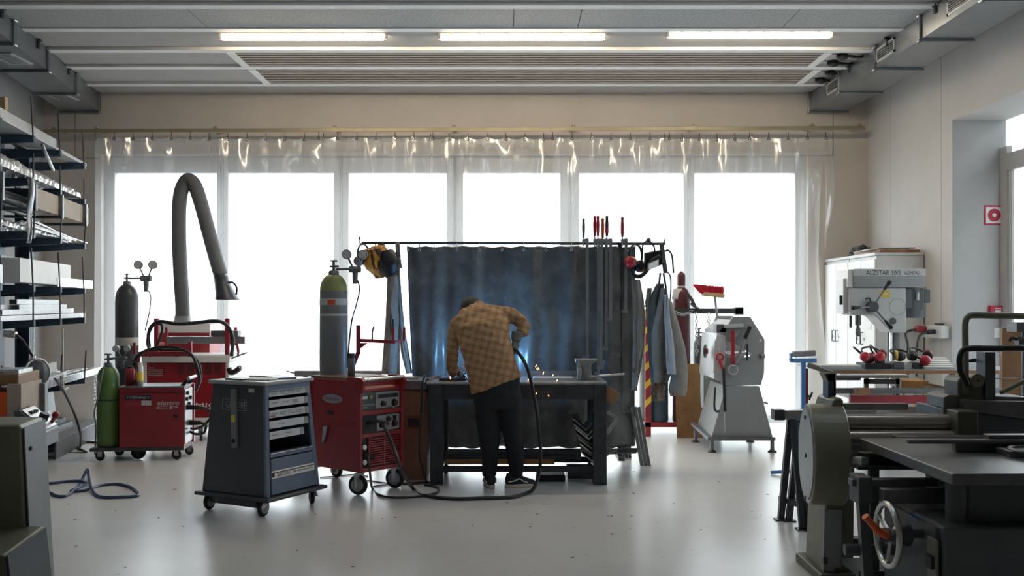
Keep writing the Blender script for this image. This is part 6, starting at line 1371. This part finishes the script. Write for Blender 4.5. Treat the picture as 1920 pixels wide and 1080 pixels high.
text('lettering', 'ALZSTAR 30/S', q(1622, 515.5, -.025), (1, 0, 0), (0, 0, 1), q(1687, 0).x - q(1622, 0).x, .046, 'ink', r); text('lettering', 'ALZMETALL', q(1694, 515, -.025), (1, 0, 0), (0, 0, 1), q(1724, 0).x - q(1694, 0).x, .034, 'ink', r)
MB().box(q(1590, 0).x, q(1600, 0).x, d + .0, d + .38, PZ(539, d), PZ(505, d)).build('front_cap', 'white', r, bevel=.006); MB().box(q(1584, 0).x, q(1593, 0).x, d + .05, d + .3, PZ(588, d), PZ(522, d)).build('control_face', 'light_plastic', r, bevel=.004)
for y in (557, 562, 568): MB().cyl(q(1580, y, .1), q(1586, y, .1), .02, n=10).build('push_button', 'black', r)
for x0_, x1_, y0_, y1_, oy in ((1699, 1738, 541, 594, .02), ):
    MB().box(q(1699, 0).x, q(1735, 0).x, d + .02, d + .34, PZ(580, d), PZ(541, d)).build('motor_terminal', 'slate', r, bevel=.012); MB().cyl(q(1718, 540, .18), q(1718, 596, .18), .165, n=24).build('motor', 'slate', r); MB().box(q(1735, 0).x, q(1748, 0).x, d + .04, d + .28, PZ(568, d), PZ(543, d)).build('terminal_box', 'slate', r, bevel=.01); MB().cyl(q(1720, 548, -.01) , q(1720, 563, -.01), .014, n=10).build('capacitor', 'light_plastic', r)
hub = MB().cyl(q(1633, 575, 0), q(1633, 575, -.08), .06, .055, n=24).build('feed_hub', 'dark_steel', r)
for (x, y) in ((1659, 530), (1592, 577), (1662, 613)):
    a, c = q(1633, 575, -.06), q(x, y, -.12); h_ = MB().cyl(a, c, .010, n=10).build('feed_handle', 'mid_steel', r); e = (c - a).normalized(); MB().cyl(c - e * .09, c - e * .02, .013, .020, n=10).sph(c, .024, 12, 8).build('knob', 'black', h_)
MB().box(q(1658 - 9, 0).x, q(1668, 0).x, d - .003, d, PZ(558, d), PZ(545, d)).build('yellow_label', 'yellow', r); text('lettering', 'SUVA', q(1652, 553, -.003), (1, 0, 0), (0, 0, 1), .075, .022, 'paper', r)
MB().cyl(q(1674, 602, 0), q(1674, 602, -.006), .035, n=20).build('cover_cap', 'dark_steel', r); MB().torus(q(1683, 575, 0), (0, 1, 0), .085, .003, 28, 4).build('round_cover', 'grey_machine', r)
MB().cyl(q(1618, 591, .15), q(1618, 610, .15), .03, n=16).cyl(q(1618, 608, .15), q(1618, 616, .15), .018, n=12).build('spindle', 'mid_steel', r); MB().lathe(q(1618, 632, .15), (0, 0, 1), [(.001, 0), (.018, .002), (.026, .03), (.026, .085), (.016, .1)], 16).build('chuck', 'mid_steel', r)
MB().cyl(q(1601, 592, .1), q(1601, 615, .1), .014, n=10).build('depth_stop', 'dark_steel', r); MB().tube([q(1621, 560, -.02), q(1629, 559, -.02), q(1631, 565, -.02)], .006).build('lock_lever', 'black', r)
MB().cyl(q(1687, 624, .18), (q(1687, 0).x, d + .18, .10), .065, n=24).build('column', 'slate', r); MB().box(q(1676, 0).x, q(1680, 0).x, d + .1, d + .13, .5, PZ(624, d)).build('column_rack', 'bright_steel', r); MB().box(q(1600, 0).x, q(1730, 0).x, d - .05, d + .4, 0, .10).build('base', 'grey_machine', r, bevel=.012); MB().box(q(1590, 0).x, q(1672, 0).x, d - .05, d + .4, .62, .68).build('table', 'grey_machine', r, bevel=.008)

# ================================================================ assembly bench with ear defenders
d = 9.0; ZB = 1.0
r = thing('red_workbench', 'wide workbench with wooden top on a dark red frame', 'workbench', V((PX(1720, d), d + .35, 0)))
x0, x1 = PX(1543, d), PX(1925, d)
MB().box(x0 + .1, x1, d, d + .8, ZB - .03, ZB).build('top', 'wood', r, bevel=.003); MB().box(x0 - .005, x1, d - .004, d + .8, ZB, ZB + .006).build('top_sheet', 'steel', r)
for x in (x0 + .03, PX(1846, d)):
    for y in (d + .05, d + .7): MB().box(x, x + .045, y, y + .045, 0, ZB - .03).build('leg', 'rack_red', r)
MB().box(x0 + .03, x1, d + .06, d + .10, PZ(739, d), PZ(729, d)).build('cross_rail', 'mid_steel', r); MB().box(x0 + .13, x1 - .2, d - .22, d - .16, PZ(758, d - .2), PZ(742, d - .2)).build('front_beam', 'rack_red', r) if False else MB().box(x0 + .25, PX(1800, d), d + .0, d + .05, PZ(757, d), PZ(742, d)).build('front_beam', 'rack_red', r, bevel=.003)
MB().box(x0 + .05, x1, d + .1, d + .7, .58, .60).build('lower_shelf', 'mid_steel', r)
# items on the bench
def edef(lab, px, py, dd, rx, ry, rz, cupm, s=1.1):
    return ear_def('ear_defenders', lab, None, s, cupm, M=Matrix.Translation(P(px, py, dd)) @ rot(rx, ry, rz), grp='ear defenders on the workbench')
edef('red ear defenders with upright band, nearest the white cabinet', 1602, 652, d + .2, -50, 10, 60, 'earmuff_red')
edef('red ear defenders in the middle of the bench pile', 1622, 652, d + .35, -60, -10, 30, 'earmuff_red')
edef('red ear defenders leaning towards the black and yellow ones', 1632, 650, d + .15, -35, 20, 70, 'earmuff_red')
edef('black ear defenders with a yellow stripe, beside the red pile', 1677, 656, d + .3, -70, 0, 25, 'black', 1.15)
edef('red and black ear defenders at the bench front, last of the pile', 1707, 655, d + .25, -60, -15, 60, 'earmuff_red', 1.2)
tag(MB().lathe(P(1678, 666, d + .12), (1, -.2, 0), [(.041, 0), (.046, .004), (.046, .018), (.041, .022)], 20).build('yellow_band', 'yellow'), 'yellow stripe round the black ear defender cup', 'band')
slab('clear_tray', 'pale plastic packaging strips on the bench left end', PX(1546, d), PX(1622, d), d + .08, d + .3, ZB + .006, .035, 'white', 'packaging', -4)
slab('black_box', 'flat black case under the ear defenders', PX(1630, d), PX(1678, d), d + .1, d + .35, ZB + .006, .05, 'black', 'case'); slab('black_box', 'second black case between the ear defenders', PX(1682, d), PX(1702, d), d + .08, d + .3, ZB + .006, .06, 'slate', 'case')
slab('white_block', 'tilted white panel offcut on the bench', PX(1718, d), PX(1752, d), d + .25, d + .5, ZB + .05, .03, 'white', 'panel', 10, -14)
slab('small_vise', 'small dark vise block under the white offcut', PX(1722, d), PX(1745, d), d + .15, d + .35, ZB + .006, .05, 'black', 'vise')
for k in range(6):
    slab('plastic_profile', ['lowest', 'second', 'third', 'fourth', 'fifth', 'topmost'][k] + ' white plastic profile in the stack on the bench', PX(1742 + 2 * k, d), PX(1800 + 3 * k, d), d + .1 + .07 * k, d + .155 + .07 * k, ZB + .006 + (.0 if k < 3 else .0), .02 + .014 * k, 'white', 'plastic profile', -3)
# low table and stool behind the bench
r = thing('low_table', 'low table with a pale top behind the red bench', 'table', V((PX(1650, 9.9), 9.95, 0)))
MB().box(PX(1600, 9.85), PX(1705, 9.85), 9.85, 10.25, PZ(709, 9.85), PZ(703, 9.85)).build('top', 'label_pale', r, bevel=.004)
for x in (1622, 1680): MB().box(PX(x, 9.9), PX(x + 7, 9.9), 9.9, 9.94, 0, PZ(709, 9.85)).build('leg', 'slate', r)
MB().box(PX(1622, 9.9), PX(1687, 9.9), 9.9, 9.94, PZ(720, 9.9), PZ(711, 9.9)).build('apron', 'slate', r)
slab('blue_sheet', 'light blue sheet of paper on the low table', PX(1622, 9.9), PX(1645, 9.9), 9.95, 10.15, PZ(703, 9.85), .004, 'blue_paint', 'paper')
d = 9.95
r = thing('wooden_stool', 'light wooden stool under the red bench', 'stool', V((PX(1715, d), d, 0)))
MB().box(PX(1689, d), PX(1740, d), d - .02, d + .3, PZ(727, d), PZ(714, d)).build('seat', 'orange_wood', r, bevel=.006)
for x in (1692, 1714, 1732): MB().box(PX(x, d), PX(x + 5, d), d, d + .03, 0, PZ(727, d)).build('leg', 'wood_pale', r)
tag(MB().bar(P(1738, 722, 9.5), P(1790, 734, 9.2), .10, .03).build('timber_piece', 'wood_pale', bevel=.003), 'pale timber piece lying aslant beside the stool', 'timber')
d = 8.9
slab('brown_block', 'small brown wooden block on the red bench rail', PX(1608, d), PX(1634, d), d + .02, d + .1, PZ(741, d), .06, 'wood', 'wood block')
# ================================================================ sheet rolling machine
d = 5.75
q = lambda x, y, o=0: P(x, y, d) + V((0, o, 0))
r = thing('rolling_machine', 'olive green sheet rolling machine with steel rolls', 'rolling machine', V((PX(1600, d), d + .1, 0)))
cz = PZ(857, d); cx_ = PX(1512, d)
# guard: drum with its round face towards the room, slightly turned
def drum(t): return (math.cos(t), math.sin(t))
face = []; back = []
for k in range(56):
    t = 2 * PI * k / 56 + .1; yy, zz = .28 * math.cos(t), .30 * math.sin(t) * (1.0 if math.sin(t) > 0 else .95); face.append((yy, zz))
gM = Matrix.Translation((PX(1520, d), d + .08, cz)) @ Matrix.Rotation(math.radians(-7), 4, 'Z')
g = MB(gM); A_ = [(0, y, z) for y, z in face]; g.prism(A_, (.20, 0, 0)); dg = g.build('drum_guard', 'olive', r, bevel=.012, seg=3)
MB(gM).prism([(-.006, y * .90, z * .90) for y, z in face], (.006, 0, 0)).build('drum_face', 'grey_machine', dg)
for y, z in ((-.02, .0), (.0, -.25), (.0, .22)): MB(gM).cyl((-.014, y, z), (-.006, y, z), .012, n=10).build('bolt', 'dark_steel', dg)
MB().prism([q(1556, 880), q(1556, 770), q(1562, 752), q(1568, 746), q(1578, 746), q(1582, 752), q(1583, 880)], (0, .30, 0)).build('roll_housing', 'olive', r, bevel=.012, seg=3)
MB().prism([q(1541, 1130), q(1600, 1130), q(1603, 870), q(1552, 870)], (0, .35, 0)).build('end_stand', 'olive', r, bevel=.012, seg=3); MB().prism([q(1541, 1130, -.012), q(1574, 1130, -.012), q(1578, 955, -.012), q(1545, 955, -.012)], (0, .012, 0)).build('stand_face', 'grey_machine', r)
MB().box(q(1533, 0).x, q(1600, 0).x, d - .06, d + .45, 0, PZ(1072, d)).build('plinth', 'olive_dark', r, bevel=.008)
for x, y in ((1545, 1050), (1568, 1070)): MB().box(q(x - 4, 0).x, q(x + 4, 0).x, d - .03, d - .011, PZ(y + 6, d), PZ(y - 6, d)).build('bolt_head', 'dark_steel', r)
rx = PX(1800, d)
for nm, y, rr, oy in (('top_roll', 797, .052, .12), ('lower_roll', 824, .046, .06), ('rear_roll', 815, .05, .22)): MB().cyl((PX(1580, d), d + oy, PZ(y, d)), (rx, d + oy, PZ(y, d)), rr, n=28).build(nm, 'roller', r)
MB().box(PX(1575, d), PX(1740, d), d + .28, d + .34, PZ(779, d), PZ(766, d)).build('top_bar', 'mid_steel', r, bevel=.004); MB().box(PX(1583, d), rx, d + .1, d + .3, PZ(845, d), PZ(838, d)).build('bed_plate', 'mid_steel', r)
MB().cyl(q(1583, 855, .1), q(1640, 855, .1), .035, n=16).cyl(q(1590, 840, .1), q(1618, 840, .1), .05, n=16).build('drive_shaft', 'steel', r)
MB().box(q(1563, 0).x, q(1576, 0).x, d + .1, d + .2, PZ(748, d), PZ(704, d)).build('screw_post', 'slate', r); MB().prism([q(1555, 702, .1), q(1580, 702, .1), q(1577, 716, .1), q(1563, 718, .1)], (0, .1, 0)).build('screw_yoke', 'olive_dark', r, bevel=.004); MB().cyl(q(1572, 709, .05), q(1618, 709, .05), .017, n=12).build('handle_bar', 'steel', r); MB().bar(q(1578, 704, .15), q(1546, 690, .3), .03, .025).build('feed_arm', 'steel', r)
MB().box(q(1574, 0).x, q(1578, 0).x, d + .1, d + .14, PZ(745, d), PZ(705, d)).build('red_strip', 'rack_red', r)
MB().box(rx - .02, rx + .10, d - .02, d + .14, 0, PZ(770, d)).build('end_stand', 'olive_dark', r, bevel=.01)
MB().box(PX(1603, d), rx, d + .1, d + .18, PZ(925, d), PZ(905, d)).build('tie_bar', 'slate', r); MB().box(PX(1603, d), rx, d + .1, d + .18, .12, .22).build('tie_bar', 'slate', r)

# ================================================================ swing saw with tube handles behind the table saw
d = 5.9
q = lambda x, y, o=0: P(x, y, d) + V((0, o, 0))
r = thing('metal_band_saw', 'dark metal band saw with olive tube frame and black handle', 'band saw', V((PX(1860, d), d + .2, 0)))
MB().tube([q(1810, 740), q(1810, 640), q(1810, 605), q(1816, 594), q(1828, 591), q(1880, 592), q(1960, 594)], .017 * 1.15, n=12, res=5).build('tube_frame', 'olive', r)
MB().tube([q(1800, 720, -.1), q(1789, 700, -.1), q(1786, 690, -.1), q(1785, 670, -.1), q(1791, 656, -.1), q(1806, 652, -.1), q(1850, 652, -.1), q(1905, 652, -.1), q(1918, 660, -.1), q(1926, 690, -.1)], .0175, n=12, res=5).build('black_handle', 'black', r)
MB().prism([q(1797, 748), q(1845, 748), q(1845, 712), q(1838, 705), q(1800, 708), q(1796, 716)], (0, .2, 0)).build('pivot_block', 'olive_dark', r, bevel=.012)
MB().cyl(q(1829, 713, -.03), q(1829, 713, .02), .040, n=24).build('pivot_disc', 'olive', r); MB().cyl(q(1829, 713, -.034), q(1829, 713, -.03), .008, n=10).build('pivot_bolt', 'black', r)
MB().box(q(1845, 0).x, q(1864, 0).x, d - .02, d + .1, PZ(760, d), PZ(660, d)).build('upright', 'slate', r, bevel=.004); MB().cyl(q(1868, 735, -.05), q(1930, 705, -.05), .014, n=10).build('brace_tube', 'olive', r)
MB().prism([q(1770, 765), q(1770, 745), q(1780, 740), q(1930, 745), q(1930, 770)], (0, .25, 0)).build('vise_bed', 'saw_table', r, bevel=.006); MB().hexa([q(1798, 768, -.06), q(1960, 790, -.06), q(1960, 790, .2), q(1798, 768, .2), q(1798, 748, -.06), q(1960, 752, -.06), q(1960, 752, .2), q(1798, 748, .2)]).build('jaw_block', 'saw_table', r, bevel=.006)
MB().hexa([q(1769, 815, .0), q(1960, 830, .0), q(1960, 830, .4), q(1769, 815, .4), q(1769, 766, .0), q(1960, 790, .0), q(1960, 790, .4), q(1769, 766, .4)]).build('frame_side', 'slate', r, bevel=.006); MB().box(q(1850, 0).x, q(1960, 0).x, d + .05, d + .35, 0, PZ(812, d)).build('base_cabinet', 'slate', r, bevel=.01)
MB().cyl(q(1868, 712, .1), q(1930, 712, .1), .004, n=6).build('blade', 'bright_steel', r)
tag(MB().prism([P(1809, 683, 6.4), P(1850, 672, 6.4), P(1872, 674, 6.4), P(1872, 680, 6.4), P(1830, 684, 6.4)], (0, .012, 0)).build('blade_guard', 'dark_steel'), 'thin dark curved blade guard behind the olive frame', 'guard') if False else MB().prism([q(1809, 683, .12), q(1845, 674, .12), q(1866, 675, .12), q(1866, 681, .12), q(1830, 682, .12)], (0, .012, 0)).build('blade_guard', 'dark_steel', r)
# brown board upright behind it
d = 7.6
tag(MB().box(PX(1880, d), PX(1918, d), d, d + .04, 0, PZ(615, d)).build('wooden_screen', 'board', bevel=.003), 'tall brown wooden panel standing beside the side window', 'screen')
o = thing('black_tool_arm', 'black tool arm in front of the brown panel', 'tool arm', P(1920, 640, 7.2)); MB().cyl(P(1906, 640, 7.2), P(1940, 640, 7.2), .035, n=14).tube([P(1906, 636, 7.2), P(1896, 634, 7.2), P(1892, 640, 7.2)], .012).build('arm', 'black', o); MB().box(PX(1900, 7.3), PX(1945, 7.3), 7.25, 7.4, PZ(622, 7.3), PZ(604, 7.3)).build('monitor', 'slate', o); MB().cyl((PX(1930, 7.25), 7.3, 0), (PX(1930, 7.25), 7.3, PZ(622, 7.3)), .03, n=12).build('post', 'slate', o)

# ================================================================ table saw in the foreground
r = thing('table_saw', 'dark table saw with a handwheel and orange lever in the near corner', 'table saw', V((2.5, 4.9, 0)))
ZT = .85
TX = 1.945
MB().box(TX, 3.3, 4.40, 5.58, ZT - .052, ZT).build('table', 'saw_table', r, bevel=.006)
MB().box(TX + .22, 3.3, 5.585, 5.68, ZT - .04, ZT + .005).build('rear_table', 'saw_table', r, bevel=.005)
MB().box(2.0, 3.25, 4.62, 5.35, 0, .565).build('cabinet', 'saw_body', r, bevel=.012); MB().box(1.98, 2.02, 4.66, 5.3, .01, .55).build('side_cover', 'slate', r, bevel=.006)
MB().box(2.18, 3.1, 4.75, 5.25, .565, ZT - .052).build('trunnion', 'slate', r)
MB().cyl((2.12, 4.75, .565), (2.12, 4.75, ZT - .05), .05, n=16).build('support', 'slate', r)
for k, (y, w_) in enumerate(((4.72, .012), (4.86, .008), (5.05, .008))): MB().box(2.5 - .05, 3.3, y - w_, y + w_, ZT, ZT + .0015).build('slot', 'ink', r)
fz = ZT
MB().box(2.0, 3.3, 5.02, 5.05, fz + .045, fz + .065).build('mitre_rail', 'mid_steel', r, bevel=.003); MB().box(2.42, 3.3, 5.05, 5.12, fz, fz + .085).build('mitre_fence', 'saw_table', r, bevel=.004)
MB().box(2.25, 2.43, 5.05, 5.10, fz, fz + .06).build('fence_end', 'saw_table', r, bevel=.004)
MB().box(2.43, 2.72, 4.86, 5.0, fz + .002, fz + .03).torus((2.58, 4.9, fz + .03), (0, 0, 1), .12, .012, 28, 8).build('mitre_gauge', 'mid_steel', r); MB().cyl((2.60, 4.92, fz + .03), (2.60, 4.92, fz + .075), .022, n=14).bar((2.60, 4.92, fz + .075), (2.53, 4.86, fz + .095), .02, .015).build('clamp_knob', 'black', r)
MB().cyl((2.85, 4.9, fz), (2.85, 4.9, fz + .05), .03, n=14).build('clamp_knob', 'black', r)
hy, hz = 4.78, PZ(1003, 4.78); hx = PX(1664, 4.78)
hw = MB().torus((hx, hy, hz), (1, .0, 0), .148, .0145, 40, 12).build('handwheel_rim', 'handwheel', r)
mb = MB()
for k in range(3): t = 2 * PI * k / 3 + .5; e1, e2 = MB.frame((1, .0, 0)); mb.bar(V((hx + .015, hy, hz)), V((hx, hy, hz)) + (e1 * math.cos(t) + e2 * math.sin(t)) * .142, .022, .014, (1, -.3, 0))
mb.build('spokes', 'handwheel', hw)
MB().cyl((hx - .03, hy, hz), (2.0, hy + .03, hz), .022, n=16).cyl((hx - .05, hy - .0, hz), (hx + .02, hy, hz), .034, n=16).build('hub', 'slate', hw); MB().cyl((hx + .05, hy + .01, hz), (hx + .10, hy + .02, hz), .05, .06, n=20).build('scale_collar', 'dark_steel', r)
lv = MB().tube([P(1662, 1003, 4.72), P(1650, 998, 4.70), P(1636, 984, 4.69), P(1622, 968, 4.68)], .015, n=10, rad=lambda t: .022 - .008 * t + (.004 if t > .9 else 0)).build('orange_lever', 'orange', r)
sb = MB().box(1.97, 1.985, 4.63, 4.73, .26, .50).build('switch_plate', 'olive', r, bevel=.004); MB().box(1.955, 1.985, 4.645, 4.715, .36, .42).build('switch', 'black', r); MB().cyl((1.985, 4.70, .28), (1.94, 4.69, .28), .03, n=16).build('stop_button', 'rack_red', r); MB().box(1.985, 2.0, 4.625, 4.64, .2, .5).build('yellow_plate', 'yellow', r) if False else None
MB().box(1.86, 2.4, 4.98, 5.05, .60, .67).build('extension_rail', 'mid_steel', r, bevel=.004); MB().box(1.74, 2.5, 5.1, 5.16, .665, .70).build('guide_rail', 'mid_steel', r, bevel=.004); MB().box(1.76, 1.83, 5.05, 5.2, .58, .72).build('rail_end', 'slate', r, bevel=.004)
MB().bar((1.80, 5.12, .60), (1.84, 5.12, 0.0), .05, .05, (0, 1, 0)).build('rail_leg', 'slate', r); MB().box(1.74, 2.0, 5.1, 5.3, .0, .04).build('floor_rail', 'dark_steel', r); MB().cyl((1.72, 5.15, .33), (2.0, 5.15, .33), .03, n=12).build('lower_bar', 'slate', r)
# offcut tray between roller and saw
r = thing('tool_shelf', 'dark shelf with odd tools beneath the saw table', 'shelf', V((1.95, 5.5, .0)))
MB().box(1.88, 2.6, 5.4, 5.68, .70, .72).build('shelf_board', 'slate', r); MB().box(1.95, 2.0, 5.42, 5.46, 0, .70).build('leg', 'slate', r); MB().box(2.5, 2.55, 5.42, 5.46, 0, .70).build('leg', 'slate', r)
MB().box(1.88, 2.6, 5.4, 5.68, .12, .15).build('lower_board', 'slate', r)
slab('drill_case', 'black tool case on the dark shelf', 1.95, 2.2, 5.45, 5.62, .72, .05, 'black', 'case', 8); slab('steel_block', 'small bright block on the dark shelf', 1.89, 1.94, 5.43, 5.50, .72, .04, 'bright_steel', 'block', 20)

# dark chips and shavings scattered on the floor
mb = MB(); rnd = random.Random(11)
for k in range(50):
    x, y = rnd.uniform(120, 1440), rnd.choice((rnd.uniform(915, 1075), rnd.uniform(880, 980))); p = G(x, y, 0); t = rnd.uniform(0, 3); a_ = rnd.uniform(.004, .016); b_ = rnd.uniform(.003, .007); e1 = V((math.cos(t), math.sin(t), 0)); e2 = V((-math.sin(t), math.cos(t), 0))
    mb.hexa([p - e1 * a_ - e2 * b_, p + e1 * a_ - e2 * b_ * .6, p + e1 * a_ + e2 * b_, p - e1 * a_ * .7 + e2 * b_] + [q_ + V((0, 0, .003)) for q_ in (p - e1 * a_ - e2 * b_, p + e1 * a_ - e2 * b_ * .6, p + e1 * a_ + e2 * b_, p - e1 * a_ * .7 + e2 * b_)])
tag(mb.build('floor_debris', 'mid_steel'), 'dark metal chips scattered over the grey floor', 'debris', kind='stuff')
